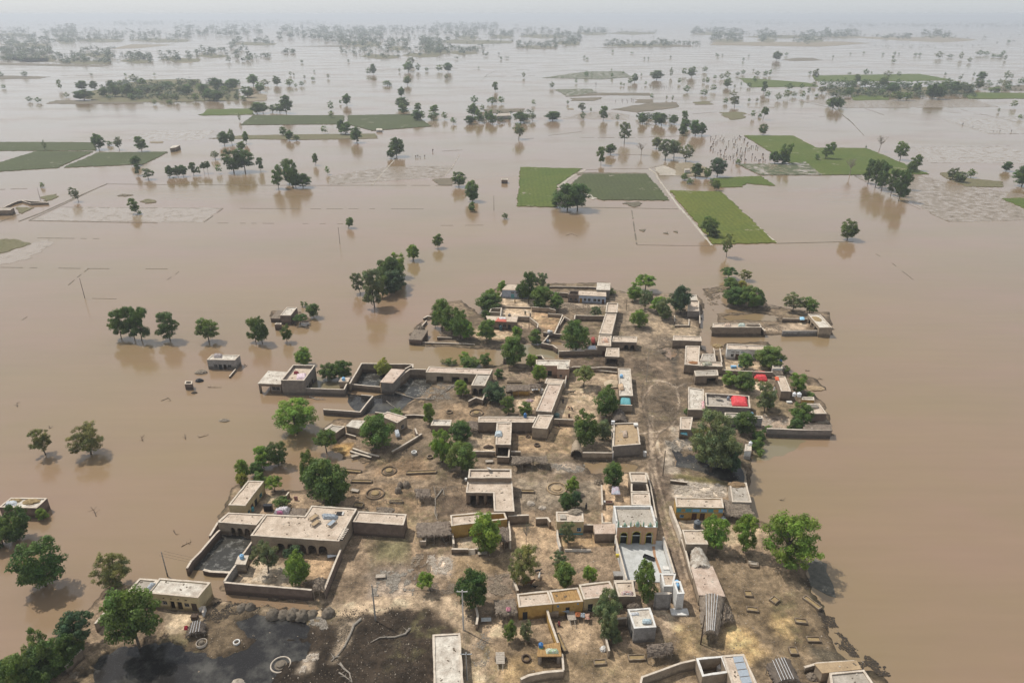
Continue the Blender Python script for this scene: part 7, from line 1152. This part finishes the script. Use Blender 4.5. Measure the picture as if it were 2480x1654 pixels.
tarp('yellow and white bundle at the edge of the tank roof', 'J', "2150,430 2205,425 2215,480 2160,485", 3.9, .6, surf('bundle_cream', (.60, .46, .28), (.6, .4, .3), s1=2.5, s2=8), 'bundle'); tarp('reed mat bundles on the large tan roof', 'K', "35,805 80,795 85,855 40,858", 4.0, .5, surf('bundle_tan', (.6, .48, .38), (.4, .3, .22), s1=2.5, s2=8), 'bundle'); tarp('red and white clothes on the brick pier by the stained roof', 'K', "865,485 895,480 905,560 870,560", 3.7, .4, surf('clothes_red', (.55, .2, .18), (.7, .68, .68), s1=3, s2=8), 'clothes')
tarp('red blanket on the tarpaulin shelter by the pool', 'S', "180,300 215,295 212,330 180,328", 1.3, .3, plain('blanket_red', (.38, .03, .05), .8), 'blanket'); tarp('white cloth leaning near the blue door', 'U', "1178,300 1255,320 1250,350 1180,335", 1.5, .06, GREYT, 'board'); tarp('brown quilt hung over the fence before the ochre row', 'U', "1315,340 1368,342 1365,388 1318,388", 1.6, .08, plain('rust_quilt', (.34, .12, .045), .8), 'quilt')
tarp('grey quilt hung over the fence before the ochre row', 'U', "1372,350 1412,350 1412,392 1372,392", 1.6, .08, GREYT, 'quilt'); tarp('red and cream cloths on the bicycle fence', 'U', "1415,358 1460,358 1458,415 1420,415", 1.5, .1, surf('cream_red', (.6, .5, .35), (.4, .05, .08), s1=3), 'clothes'); tarp('pink basin cloth on the grey thatch', 'U', "612,295 655,290 655,330 615,332", 3.25, .15, plain('pink_basin', (.5, .22, .26), .6), 'basin')
# metal sheets on the bottom right roof
for k in range(5):
    y0 = 548 + k * 62; a = (880 + k * 18, y0); slab('metal_sheet', 'Y', f"{862 + k*20},{y0} {948 + k*22},{y0 - 12} {962 + k*24},{y0 + 44} {876 + k*24},{y0 + 54}", 3.62, .03, GREYT, ('first', 'second', 'third', 'fourth', 'fifth')[k] + ' grey sheet from the top on the lower right roof', 'metal sheet', 'grey sheets on the lower right roof')
# dishes, tanks, drums, boxes
def tank(label, t, x, y, z, r1, h, mat, name='water_tank', cat='water tank', stand=0):
    p = on(t, x, y) if z is None else tw(t, x, y, z); r = empty(name, p); tag(r, label, cat); m = MB(); b = stand
    m.lathe((p.x, p.y, p.z + b), [(r1, 0), (r1 * 1.03, h * .3), (r1, h * .33), (r1 * 1.03, h * .66), (r1, h * .8), (r1 * .6, h * .95), (r1 * .3, h), (r1 * .3, h * 1.06)], 16); m.build('tank_body', mat, r); m = MB(); m.lathe((p.x, p.y, p.z + b + h * 1.06), [(r1 * .36, 0), (r1 * .36, .05)], 12); m.build('lid', mat, r)
    if stand:
        for k in range(4): m = MB(); a = k * math.pi / 2 + .78; m.tube([(p.x + r1 * .8 * math.cos(a), p.y + r1 * .8 * math.sin(a), p.z - .2), (p.x + r1 * .8 * math.cos(a), p.y + r1 * .8 * math.sin(a), p.z + b)], .05, 5); m.build('leg', WOODD, r)
for a in [('blue tank on the plastered room of the flooded compound', 'I', 1092, 380, 2.95, .5, 1.0, BLUEL), ('blue tank on the wash room of the largest house yard', 'R', 687, 335, 3.0, .42, .9, BLUEL), ('small blue barrel on the long cross roof', 'J', 1090, 800, 3.7, .4, 1.2, BLUEP), ('blue tank on the tiny white hut', 'H', 1683, 935, 3.1, .5, 1.0, BLUEP),
 ('dark grey tank in the ochre house yard', 'N', 970, 700, None, .75, 1.9, plain('grey_tank', (.12, .13, .14), .5)), ('white topped steel tank beside the trees by the ochre house', 'N', 1218, 640, None, .6, 1.3, STEEL), ('open steel tub beside the slanting house', 'J', 1450, 800, None, .75, 1.1, plain('green_grey_tub', (.13, .20, .18), .5)), ('white water drum in the small middle court', 'J', 1277, 530, None, .6, 1.5, COPEW),
 ('left of two white tanks by the ochre pen', 'K', 1842, 430, 2.2, .5, 1.1, CLOTHW), ('right of two white tanks by the ochre pen', 'K', 1893, 435, 2.2, .6, 1.2, CLOTHW), ('blue barrel on the stepped grey roofs', 'K', 1393, 632, 3.2, .42, .8, BLUEL), ('steel tank beside the red tarpaulin on the high walled roof', 'K', 1147, 470, 3.3, .4, 1.0, plain('slate_tank', (.2, .23, .26), .5)),
 ('white tank on the small wash house by the shore', 'K', 1380, 945, 2.7, .42, .9, CLOTHW), ('white tank on the pump room in the north', 'G', 1643, 780, 2.4, .5, .9, CLOTHW), ('grey drum inside the broken corner wall', 'G', 1617, 892, None, .75, 1.5, plain('slate_drum', (.2, .22, .26), .5)), ('cream jar inside the broken corner wall', 'G', 1650, 888, None, .45, 1.1, COPE),
 ('white topped dark drum in the far bright yard', 'G', 1193, 598, None, .5, 1.1, GREY), ('white tank on the long roof with blue tank', 'J', 2185, 345, 3.5, .5, .9, BLUEL), ('pale blue drum stand by the cream shore house', 'L', 332, 832, None, .5, 1.1, TEAL), ('blue drum on the low reed roof', 'U', 965, 698, 2.4, .4, .9, BLUEP), ('white jar beside the tree by the ochre pen', 'K', 1637, 455, None, .35, .8, COPE),
 ('blue dark hand pump tank by the red tarpaulin house', 'G', 1096, 755, None, .5, 1.9, plain('pump_dark', (.04, .09, .10), .5)), ('steel drum inside the roofless pen at the bottom', 'Y', 745, 672, None, .55, 1.3, COPEW), ('white pot on the ground by the shore wash house', 'K', 1281, 1000, None, .28, .5, CLOTHW)]: tank(*a)
def dish(label, t, x, y, z, r1=.75):
    p = tw(t, x, y, z); r = empty('satellite_dish', p); tag(r, label, 'satellite dish'); m = MB(); m.tube([(p.x, p.y, p.z), (p.x, p.y, p.z + .6)], .04, 6); m.build('mast', STEEL, r)
    m = MB(); n = 16; ax = Vector((.35, .35, .87)).normalized(); a = ax.cross(Vector((0, 1, 0))).normalized(); b = ax.cross(a); c = Vector((p.x, p.y, p.z + .7)); k = 0; m.v.append(tuple(c))
    for j in range(1, 4):
        for i in range(n): q = c + (a * math.cos(2 * math.pi * i / n) + b * math.sin(2 * math.pi * i / n)) * r1 * j / 3 + ax * (.22 * (j / 3) ** 2); m.v.append(tuple(q))
    for i in range(n): m.f.append((0, 1 + i, 1 + (i + 1) % n)); m.m.append(0)
    for j in range(2):
        for i in range(n): o_ = 1 + j * n; m.f.append((o_ + i, o_ + n + i, o_ + n + (i + 1) % n, o_ + (i + 1) % n)); m.m.append(0)
    m.build('reflector', COPEW, r)
dish('left of the two dishes on the high walled roof', 'K', 1020, 470, 3.3); dish('right of the two dishes on the high walled roof', 'K', 1052, 472, 3.3); dish('dish on the whitewashed house roof', 'H', 1362, 805, 3.7, .6); dish('black rimmed dish on the pink house roof', 'J', 1560, 232, 4.0, .7); dish('blue grey dish on the raised oblong roof', 'M', 862, 385, 4.6, .6)
def crate(label, t, x, y, z, d, mat, rz=0, name='box', cat='box'):
    p = on(t, x, y) if z is None else tw(t, x, y, z); r = empty(name, p, rz); tag(r, label, cat); m = MB(); m.box((p.x, p.y, p.z + d[2] / 2), d); m.build('body', mat, r); m = MB(); m.box((p.x, p.y, p.z + d[2] + .03), (d[0] * 1.08, d[1] * 1.08, .06)); m.build('lid', mat, r)
for a in [('small white box at the back corner of the large tan roof', 'K', 172, 745, 3.9, (1.0, .9, .5), COPEW), ('white cabinet at the left edge of the large tan roof', 'J', 2090, 880, 3.9, (.8, .5, .9), CLOTHW), ('white cabinet beside the street wall of the large tan roofed house', 'K', 265, 1065, None, (.7, .7, 1.2), COPEW), ('brown hutch on the mosque west wall', 'V', 585, 690, None, (.8, .6, 1.3), WOODD),
 ('yellow jerry box by the mosque west wall', 'V', 602, 775, 2.3, (.6, .4, .6), plain('jerry_yellow', (.55, .42, .06), .5)), ('rusty open chest near the small white box in the little yard', 'N', 90, 470, None, (.5, .6, .6), COPEW), ('brown stool in the big courtyard', 'J', 1590, 800, None, (.5, .5, .9), DOORB), ('pale slab lying before the white tank block', 'V', 1385, 1490, None, (3.0, 1.5, .25), COPEW),
 ('small square hatch on the mosque courtyard floor', 'V', 1220, 920, .63, (1.2, .9, .12), COPEW), ('roof hatch box on the small yellow green house', 'M', 1707, 905, 3.85, (1.2, 1.4, .2), PLASG), ('dark skylight on the largest roof', 'L', 1325, 865, 4.45, (1.1, 1.0, .1), BLACK), ('white board beside the dark skylight', 'L', 1362, 862, 4.45, (.5, 1.0, .08), COPEW), ('mud oven block beside the ochre row door', 'U', 1095, 385, None, (1.6, 1.2, 1.2), MUDL),
 ('mud step before the long pale house', 'J', 905, 520, None, (1.6, 1.0, .6), MUDL), ('grey latrine block by the pump in the north', 'G', 1655, 800, 1.4, (1.6, 1.3, 1.2), GREY), ('white clothes chest near the shore store room', 'K', 1790, 505, None, (1.4, .8, .4), COPEW), ('dark fridge like box in the yard behind the largest house', 'L', 520, 830, None, (1.8, .8, 1.5), BLACK), ('red rimmed mirror leaning near the white sheet behind the largest house', 'L', 835, 715, None, (.8, .15, 1.0), plain('pale_red', (.32, .17, .16), .6)),
 ('dark water box by the pool house', 'Q', 1985, 668, None, (1.1, .8, .8), WOODD), ('small hive shaped kiosk in the shade left of the mosque', 'V', 625, 1030, None, (2.2, 1.2, .8), GREY), ('blue vented box on the edge of the raised roof', 'M', 605, 485, 3.7, (.5, .5, .5), COPEW), ('brown water box on the whitewashed house front', 'H', 1230, 880, None, (.6, .6, .9), plain('slate_box', (.12, .13, .16), .5)), ('stack of pale blue shutters by the whitewashed house yard wall', 'H', 1238, 985, None, (1.6, .8, .7), BLUEL), ('single pale blue shutter by the round tree in the whitewashed house yard', 'H', 1300, 975, None, (1.2, .5, .7), BLUEL)]: crate(*a[:7])
# wash room with blue tank in the largest house yard
B('wash_room', 'small plastered wash room under a blue tank in the largest house yard', 'room', 'R', "650,312 755,308 722,402 615,398", 2.9, MUDL, COPE, .0, {'r': [('o', .2, .5, 0, 2), ('o', .6, .9, 0, 2)]}, ph='the wash room with blue tank')
B('hut', 'low room with loaded reed roof at the bottom yard', 'hut', 'U', "945,690 1150,655 1168,785 935,788", 2.4, WOODP, THATCHB, .0, {'f': [('o', .1, .9, 0, 1.8)]}, ph='the loaded reed roof')
# bedside ladder fence of rods before it, steps of the ochre house
sr_ = empty('mud_steps', on('T', 1140, 360)); tag(sr_, 'flight of five mud steps below the ochre house terrace', 'steps')
for k in range(5):
    w = wpts('T', f"1103,{322 + k*14} 1178,{318 + k*14} 1180,{332 + k*14} 1104,{336 + k*14}", 1.25 - k * .2); m = MB(); m.prism([(q.x, q.y) for q in w], .6 - k * .15, 1.25 - k * .2); m.build('step', COPE, sr_)
def fence(label, t, s, h=1.3):
    p = [on(t, *map(float, q.split(','))) for q in s.split()]; rn = random.Random(int(p[0].x * 9)); r = empty('stick_fence', p[len(p) // 2]); tag(r, label, 'fence')
    for i in range(len(p) - 1):
        L = (p[i + 1] - p[i]).length; k = max(2, int(L / 1.5))
        for j in range(k): q = p[i].lerp(p[i + 1], j / k); m = MB(); m.tube([(q.x, q.y, q.z - .2), (q.x + rn.uniform(-.15, .15), q.y + rn.uniform(-.15, .15), q.z + h * rn.uniform(.8, 1.3))], [.06, .04], 5); m.build('post', BARKP, r)
        for z in (.45, .85): m = MB(); m.tube([p[i].lerp(p[i + 1], j / k) + Vector((rn.uniform(-.06, .06), rn.uniform(-.06, .06), h * z + rn.uniform(-.1, .1))) for j in range(k + 1)], .035, 4); m.build('rail', BARKP, r)
fence('crooked stick fence closing the top of the dark cattle yard', 'M', "270,605 380,612 510,606 600,585"); fence('crooked stick fence down the west side of the dark cattle yard', 'M', "240,600 262,700 258,820 272,930"); fence('stick fence behind the straw draped wall', 'L', "1690,765 1830,740 1900,760 2050,800"); fence('drying fence before the ochre row', 'U', "1300,345 1380,350 1465,365")
fence('thorny stick fence beside the low thatch', 'T', "1640,700 1610,760 1620,810", .9)
# ------------------------------------------------------------------ poles and wires
def pole(label, t, x, y, xt, yt, r0=.14, arms=1, mat=GREY, z=None, ang=0):
    p = on(t, x, y) if z is None else tw(t, x, y, z); h = height_to(p, P(t, xt, yt)[1]); r = empty('power_pole', p); tag(r, label, 'pole'); m = MB(); top = Vector((p.x, p.y, p.z + h)); m.tube([(p.x, p.y, p.z - .5), tuple(top)], [r0, r0 * .6], 8); m.build('mast', mat, r)
    for k in range(arms):
        m = MB(); m.box((p.x, p.y, top.z - .35 - k * 1.2), (1.9, .1, .1), ang); m.build('crossarm', mat, r)
        for q in (-.85, 0, .85): m = MB(); m.lathe((p.x + q * math.cos(ang), p.y + q * math.sin(ang), top.z - .3 - k * 1.2), [(.05, 0), (.08, .08), (.03, .2)], 8); m.build('insulator', WHITE, r)
    return top
t1 = pole('slim pole standing in the flood behind the cream house', 'P', 1705, 1660, 1655, 1410, .13, 0, GREY, 0.0); t2 = pole('grey power pole on the bank of the dark mud yard', 'R', 2210, 1055, 2155, 640, .16, 0); t3 = pole('power pole with white crossarms by the track bend', 'U', 180, 530, 100, 120, .16, 1, COPEW)
t4 = pole('leaning pole alone in the left flood', 'O', 755, 302, 706, 125, .12, 0, WOODD, 0.0); t5 = pole('thin pole in the flood left of the rice fields', 'E', 1066, 625, 1064, 520, .12, 0, WOODD, 0.0); t6 = pole('thin pole in the flood near the left of centre', 'D', 2332, 852, 2325, 738, .12, 0, WOODD, 0.0); t7 = pole('dark pole in the tan northern yard', 'G', 1416, 738, 1413, 530, .12, 0, WOODD)
t8 = pole('dark pole at the lower end of the roped thatch', 'Y', 575, 442, 580, 178, .13, 0, WOODD); t9 = pole('pole by the street bend under the great tree', 'K', 458, 1270, 465, 1005, .12, 0, WOODD); t10 = pole('pole beneath the northern street trees', 'H', 222, 440, 222, 340, .1, 0, WOODD); t11 = pole('slanting pole by the ruined yard at far left', 'D', 278, 552, 262, 470, .12, 0, WOODD, 0.0)
t12 = pole('tall thin pole crossing the street junction', 'H', 412, 1118, 365, 800, .1, 0, WOODP); t13 = pole('steel pole with white crossarms at the bottom edge', 'U', 215, 1040, 172, 755, .14, 1, STEEL)
for nm_, a, b, sg in (('upper', t1, t2, 1.0), ('middle', t2, t3, .8), ('lower', t3, t13, .5)):
    for k, q in enumerate((-.6, 0, .6)):
        m = MB(); m.tube([a.lerp(b, i / 14) + Vector((q * .3, q, -.35 - sg * 4 * (i / 14) * (1 - i / 14))) for i in range(15)], .018, 3); tag(m.build('power_line', CABLE), f'{("left", "middle", "right")[k]} wire of the {nm_} span of the power line', 'wire', 'wires of the power line')
# ------------------------------------------------------------------ dead trunks and branches
def limb(label, t, s, r0, mat=BARKP, name='fallen_trunk', twigs=5, z=.2, cat='trunk', base=None):
    p0 = [on(t, *map(float, q.split(','))) if base is None else tw(t, *map(float, q.split(',')), base) for q in s.split()]; p = [q + Vector((0, 0, z)) for q in p0]; rn = random.Random(int(p[0].x * 13)); m = MB(); n = len(p); m.tube(p, [r0 * (1 - .7 * i / (n - 1)) for i in range(n)], 7)
    for _ in range(twigs):
        i = rn.randrange(max(1, n - 1)); a = p[i].lerp(p[min(i + 1, n - 1)], rn.random()); m.tube([a, a + Vector((rn.uniform(-1, 1), rn.uniform(-1, 1), rn.uniform(.05, .6)))], [r0 * .4, r0 * .1], 5)
    return tag(m.build(name, mat), label, cat)
for a in [('white bare trunk sloping down the mud bank', 'S', "1860,240 1790,300 1760,380 1700,500 1640,580 1575,640", .26), ('curving bleached branch on the dark mud', 'S', "2320,330 2280,380 2180,410 2040,415 1950,460", .24), ('forked pale branch at the bottom edge', 'S', "1660,660 1700,710 1750,750 1775,839", .22), ('second forked branch crossing the bottom edge', 'S', "1650,745 1700,775 1770,830", .14),
 ('bleached trunk by the fenced cattle yard', 'M', "340,595 290,660 255,710 255,800 250,870 280,945", .2), ('white branch leaning in the fenced cattle yard', 'M', "350,610 355,665", .12), ('pale log leaning on the wide thatched shed', 'T', "775,115 800,200 862,300", .16), ('bleached log floating in the flooded compound', 'I', "700,560 780,590 885,590", .16), ('dark log along the crumbling court of the grey pool', 'I', "1670,510 1780,545 1900,580 2100,590 2160,620", .2),
 ('long plank by the crumbled court', 'I', "2351,440 2280,500 2200,540 2160,590", .16), ('branch in the dark pool', 'I', "1580,610 1640,660 1690,690", .1), ('log on the far yard ground', 'G', "1560,600 1640,615", .12), ('leafless snag at the eastern bank', 'W', "1010,660 1015,600 1040,560 1060,530", .12), ('fallen branch by the terrace wall', 'I', "1700,1190 1740,1150 1790,1135", .12)]: limb(*a)
for lb, t, s, b0 in [('thin hooked branch sticking out of the flood', 'P', "1452,285 1440,255 1470,222", 0.), ('bent bare stick curving from the flood', 'P', "978,1050 960,1000 922,955", 0.), ('upright stick in the open flood', 'P', "1888,268 1876,212", 0.), ('dark snag poking out of the flood at far left', 'O', "155,1268 150,1235 165,1230", 0.), ('driftwood drifting near the roofless hut', 'O', "1435,1215 1500,1190 1520,1215", 0.), ('drift line of reeds below the roofless hut', 'O', "1850,1095 1915,1097 1975,1096", 0.),
 ('drowned bush top west of the walled yard', 'P', "1845,1360 1890,1335 1945,1310", 0.), ('floating tangle above the power pole', 'P', "1765,1195 1785,1230 1800,1240", 0.), ('floating dark branch north of the walled yard', 'P', "2020,250 2070,240 2120,225", 0.), ('small dark snag beside the feathery left trees', 'P', "500,135 510,158", 0.), ('drifting debris in the right flood', 'W', "825,103 850,105", 0.), ('drift line east of the shore trees', 'K', "1960,165 2010,170", 0.), ('long floating stalk east of the shore trees', 'K', "2095,255 2150,258", 0.),
 ('drift of reeds at the bend of the far bund', 'E', "1560,795 1600,785 1640,800", 0.), ('floating branches by the lone grey house wire', 'O', "2170,890 2195,905 2185,915", 0.)]: limb(lb, t, s, .09, WOODD, 'driftwood', 5, .05, 'driftwood', b0)
# leaning post clumps, shrub stubs beyond the green field
rn = random.Random(9); st = MB(); st.tube([(0, 0, -.2), (.1, 0, .9), (.35, 0, 1.7)], [.16, .22, .05], 6); st.lump((.25, 0, 1.1), (.55, .45, .8), 3, n=7, m=3)
first = None
for i in range(95):
    while True:
        x, y = rn.uniform(195, 600), rn.uniform(112, 292)
        if x - 195 > (y - 215) * 1.2 and (x < 430 + (y - 112) * 1.05) : break
    p = tw('F', x, y, 0); s_ = rn.uniform(.45, 1.15)
    if first is None: first = st.build('bare_plant', WOODD, root=(0, 0, 0)); first.location = p; o = first
    else: o = first.copy(); col.objects.link(o)
    o.location = p; o.rotation_euler = (0, 0, rn.uniform(-.5, .5)); o.scale = (s_, s_, s_); tag(o, 'one of the dark plant stubs standing in the water left of the large green field', 'plant', 'dark plant stubs left of the large green field')
for (t, xs, lab) in (('B', "2080,605 2100,600 2120,605 2140,598 2160,606 2175,600 2190,603 2205,598 2215,605 2225,600 2235,606 2250,600 2262,610 2275,604 2290,600", 'one of the small dark stubs in the water by the far mud plot'), ('B', "1900,697 1942,690 1950,695 1975,690 1982,698 2010,690 2020,695", 'one of the tiny dark stubs beside the square mud plot'), ('E', "530,262 545,260 560,262 590,258 645,222", 'one of the posts standing in the water before the stubble field'), ('F', "1930,38 2000,55 2140,85 2185,85 2265,85", 'one of the stakes in the dark stubble squares')):
    for q in xs.split():
        p = tw(t, *map(float, q.split(',')), 0); o = first.copy(); col.objects.link(o); s_ = rn.uniform(.7, 1.2); o.location = p; o.scale = (s_, s_, s_); o.rotation_euler = (0, 0, rn.uniform(0, 6)); tag(o, lab, 'plant', lab.replace('one of the ', ''))
# ------------------------------------------------------------------ people and animals
SKIN = plain('skin', (.22, .12, .075), .6); HAIR = plain('hair', (.01, .009, .008), .6)
def skin_obj(name, V, E, Rd, mat, parent, sub=1):
    me = bpy.data.meshes.new(name); me.from_pydata(V, E, []); o = bpy.data.objects.new(name, me); col.objects.link(o); o.parent = parent
    sk = o.modifiers.new('skin', 'SKIN'); 
    for i, r_ in enumerate(Rd): me.skin_vertices[0].data[i].radius = (r_, r_)
    me.skin_vertices[0].data[0].use_root = True; sb = o.modifiers.new('sub', 'SUBSURF'); sb.levels = sub; sb.render_levels = sub; me.materials.append(mat); return o
def ensure_skin(me):
    pass
def person(label, t, x, y, rz, top, bottom, pose='stand', z=None):
    p = on(t, x, y) if z is None else tw(t, x, y, z); r = empty('person', p, rz); tag(r, label, 'person')
    hz = 0 if pose == 'stand' else -.42; kf = .05 if pose == 'stand' else .35
    def build(name, V, E, Rd, mat):
        me = bpy.data.meshes.new(name); me.from_pydata([(a, b, c) for a, b, c in V], E, []); o = bpy.data.objects.new(name, me); col.objects.link(o); o.parent = r
        o.modifiers.new('skin', 'SKIN'); lay = me.skin_vertices[0] if len(me.skin_vertices) else None
        if lay:
            for i, q in enumerate(Rd): lay.data[i].radius = (q, q)
            lay.data[0].use_root = True
        s_ = o.modifiers.new('sub', 'SUBSURF'); s_.levels = 1; s_.render_levels = 1; me.materials.append(mat); return o
    build('body', [(0, 0, .95 + hz), (0, 0, 1.2 + hz), (0, 0, 1.42 + hz), (0, 0, 1.52 + hz), (0, .01, 1.64 + hz), (0, .01, 1.74 + hz), (.17, 0, 1.40 + hz), (.24, .02, 1.15 + hz), (.26, .12, .92 + hz), (-.17, 0, 1.40 + hz), (-.24, .02, 1.15 + hz), (-.26, .12, .92 + hz), (.09, 0, .9 + hz), (.11, kf, .5 + hz * .35), (.11, 0, .08), (-.09, 0, .9 + hz), (-.11, kf, .5 + hz * .35), (-.11, 0, .08), (.11, .14, .04), (-.11, .14, .04)],
          [(0, 1), (1, 2), (2, 3), (3, 4), (4, 5), (2, 6), (6, 7), (7, 8), (2, 9), (9, 10), (10, 11), (0, 12), (12, 13), (13, 14), (0, 15), (15, 16), (16, 17), (14, 18), (17, 19)], [.13, .12, .13, .055, .095, .07, .06, .045, .035, .06, .045, .035, .09, .06, .04, .09, .06, .04, .035, .035], SKIN)
    m = MB(); m.lathe((p.x, p.y, p.z), [(.24, .42 if hz == 0 else .12), (.22, .8 + hz * .7), (.19, 1.1 + hz), (.21, 1.35 + hz), (.17, 1.47 + hz), (.07, 1.5 + hz)], 12, cap=False); m.build('long_shirt', top, r)
    for sx in (-1, 1): m = MB(); m.tube([(p.x + sx * .16, p.y, p.z + 1.42 + hz), (p.x + sx * .24, p.y + .02, p.z + 1.15 + hz), (p.x + sx * .255, p.y + .09, p.z + .98 + hz)], [.075, .065, .06], 8); m.build('sleeve', top, r)
    for sx in (-1, 1): m = MB(); m.tube([(p.x + sx * .1, p.y, p.z + .85 + hz), (p.x + sx * .11, p.y + kf, p.z + .5 + hz * .35), (p.x + sx * .11, p.y, p.z + .12)], [.13, .1, .07], 8); m.build('trouser_leg', bottom, r)
    m = MB(); m.lathe((p.x, p.y, p.z + 1.66 + hz), [(.105, 0), (.11, .08), (.06, .15), (.01, .165)], 10); m.build('hair', HAIR, r)
    return r
person('person in dark green clothes in the far bright courtyard', 'G', 1372, 582, R(160), plain('dark_green_cloth', (.05, .08, .05), .8), plain('dark_trousers', (.04, .04, .04), .8)); person('person in dark clothes standing by the zigzag wall', 'G', 1433, 605, R(90), plain('charcoal_cloth', (.05, .05, .055), .8), plain('dark_trousers', (.04, .04, .04), .8))
person('person in ochre clothes near the tall tree in the far yard', 'G', 1256, 445, R(30), plain('ochre_cloth', (.40, .28, .12), .8), plain('dark_trousers', (.04, .04, .04), .8)); person('person in dark clothes beneath the slanting house wall', 'J', 1520, 650, R(200), plain('charcoal_cloth', (.05, .05, .055), .8), plain('dark_trousers', (.04, .04, .04), .8))
person('person in brown standing below the courtyard wall by the ochre sided house', 'J', 1475, 920, R(180), plain('brown_cloth', (.12, .08, .06), .8), plain('dark_trousers', (.04, .04, .04), .8)); person('dark figure at the edge of the rubble yard', 'M', 1972, 815, R(120), plain('charcoal_cloth', (.05, .05, .055), .8), plain('dark_trousers', (.04, .04, .04), .8))
person('person in red by the water pots before the ochre row', 'U', 1150, 485, R(100), plain('maroon_cloth', (.24, .05, .05), .8), plain('dark_trousers', (.04, .04, .04), .8), 'sit'); person('person in white beside the shore trees of the lower terrace', 'K', 1630, 385, R(0), CLOTHW, CLOTHW)
def goat(label, t, x, y, rz, mat, s=1.0, name='goat', cat='goat'):
    p = on(t, x, y); r = empty(name, p, rz); r.scale = (s, s, s); tag(r, label, cat)
    V = [(0, 0, .62), (.28, 0, .66), (.5, 0, .64), (.68, 0, .82), (.78, 0, .92), (.95, 0, .84), (-.3, 0, .64), (-.45, 0, .66), (-.56, 0, .56), (.42, .12, .5), (.43, .12, .3), (.42, .12, .04), (.42, -.12, .5), (.44, -.12, .3), (.42, -.12, .04), (-.38, .12, .5), (-.46, .12, .26), (-.42, .12, .04), (-.38, -.12, .5), (-.46, -.12, .26), (-.42, -.12, .04), (.76, .1, .95), (.76, -.1, .95)]
    E = [(0, 1), (1, 2), (2, 3), (3, 4), (4, 5), (0, 6), (6, 7), (7, 8), (2, 9), (9, 10), (10, 11), (2, 12), (12, 13), (13, 14), (6, 15), (15, 16), (16, 17), (6, 18), (18, 19), (19, 20), (4, 21), (4, 22)]
    Rd = [.19, .19, .16, .09, .085, .045, .17, .1, .025, .07, .04, .035, .07, .04, .035, .09, .045, .035, .09, .045, .035, .03, .03]
    me = bpy.data.meshes.new('body'); me.from_pydata(V, E, []); o = bpy.data.objects.new('body', me); col.objects.link(o); o.parent = r; o.modifiers.new('skin', 'SKIN')
    if len(me.skin_vertices):
        for i, q in enumerate(Rd): me.skin_vertices[0].data[i].radius = (q, q)
        me.skin_vertices[0].data[0].use_root = True
    s_ = o.modifiers.new('sub', 'SUBSURF'); s_.levels = 1; s_.render_levels = 1; me.materials.append(mat)
BRN = plain('brown_hide', (.13, .06, .03), .8); BLK = plain('black_hide', (.02, .018, .016), .8); WHT = plain('pale_hide', (.5, .47, .42), .8)
goat('black goat on the sunny side of the big feathery tree', 'T', 1890, 600, R(10), BLK); goat('pale goat standing in the shade of the big feathery tree', 'T', 1908, 665, R(80), WHT); goat('red brown cow in the deep shade behind the ochre row', 'T', 1775, 745, R(0), BRN, 1.7, 'cow', 'cow'); goat('black goat near the wall of the ochre row yard', 'T', 1840, 778, R(-20), BLK)
goat('brown calf tethered in the big courtyard, left of the pair', 'J', 1585, 712, R(-60), BRN); goat('black goat tethered in the big courtyard, right of the pair', 'J', 1618, 718, R(-70), BLK); goat('dark goat lying by the corner of the big courtyard', 'J', 1620, 540, R(-10), BLK, 1.2)
# ------------------------------------------------------------------ labels of the trees, by what they stand beside
import collections
key = collections.defaultdict(list)
for r, px, py, desc in TREES:
    best = min(LM, key=lambda l: math.hypot((l[0] - px), (l[1] - py) * 1.5)); dx, dy = px - best[0], py - best[1]
    far = math.hypot(dx, dy) > 260
    rel = ('right of ' if dx > 0 else 'left of ') if abs(dx) > abs(dy) * 1.1 else ('behind ' if dy < 0 else 'in front of ')
    key[desc, rel, best[2]].append((px, py, r))
ORD = ['first', 'second', 'third', 'fourth', 'fifth', 'sixth', 'seventh', 'eighth', 'ninth', 'tenth', 'eleventh', 'twelfth', 'thirteenth', 'fourteenth', 'fifteenth', 'sixteenth', 'seventeenth', 'eighteenth', 'nineteenth', 'twentieth']
for (desc, rel, lm), ls in key.items():
    ls.sort(key=lambda q: q[0])
    for i, (px, py, r) in enumerate(ls):
        lb = f'{desc} {rel}{lm}'
        if len(ls) == 2: lb = f'{("left", "right")[i]} of two {desc}s {rel}{lm}'
        elif len(ls) > 2: lb = f'{ORD[min(i, 19)]} from left of the {desc}s {rel}{lm}'
        lb = lb.replace('bushs', 'bushes'); ws = lb.split()
        if len(ws) > 16: lb = ' '.join(w_ for w_ in ws if w_ not in ('crowned', 'shaped'))
        r['label'] = ' '.join(lb.split()[:16]); r['group'] = 'trees and bushes of the flooded plain' if py < 650 else 'trees and bushes of the village'
# ------------------------------------------------------------------ haze: one closed box of pale air round everything
hm = bpy.data.materials.new('haze_air'); hm.use_nodes = True; nt = hm.node_tree; nt.nodes.remove(nt.nodes['Principled BSDF']); pv = nt.nodes.new('ShaderNodeVolumePrincipled')
pv.inputs['Color'].default_value = (.86, .90, .95, 1); pv.inputs['Density'].default_value = .00019; pv.inputs['Anisotropy'].default_value = .2
nt.links.new(pv.outputs[0], nt.nodes['Material Output'].inputs['Volume'])
m = MB(); m.hexa([(-33000, -500, -3), (33000, -500, -3), (33000, 48000, -3), (-33000, 48000, -3)], [(-33000, -500, 104), (33000, -500, 104), (33000, 48000, 104), (-33000, 48000, 104)])
tag(m.build('haze', hm), kind='stuff')
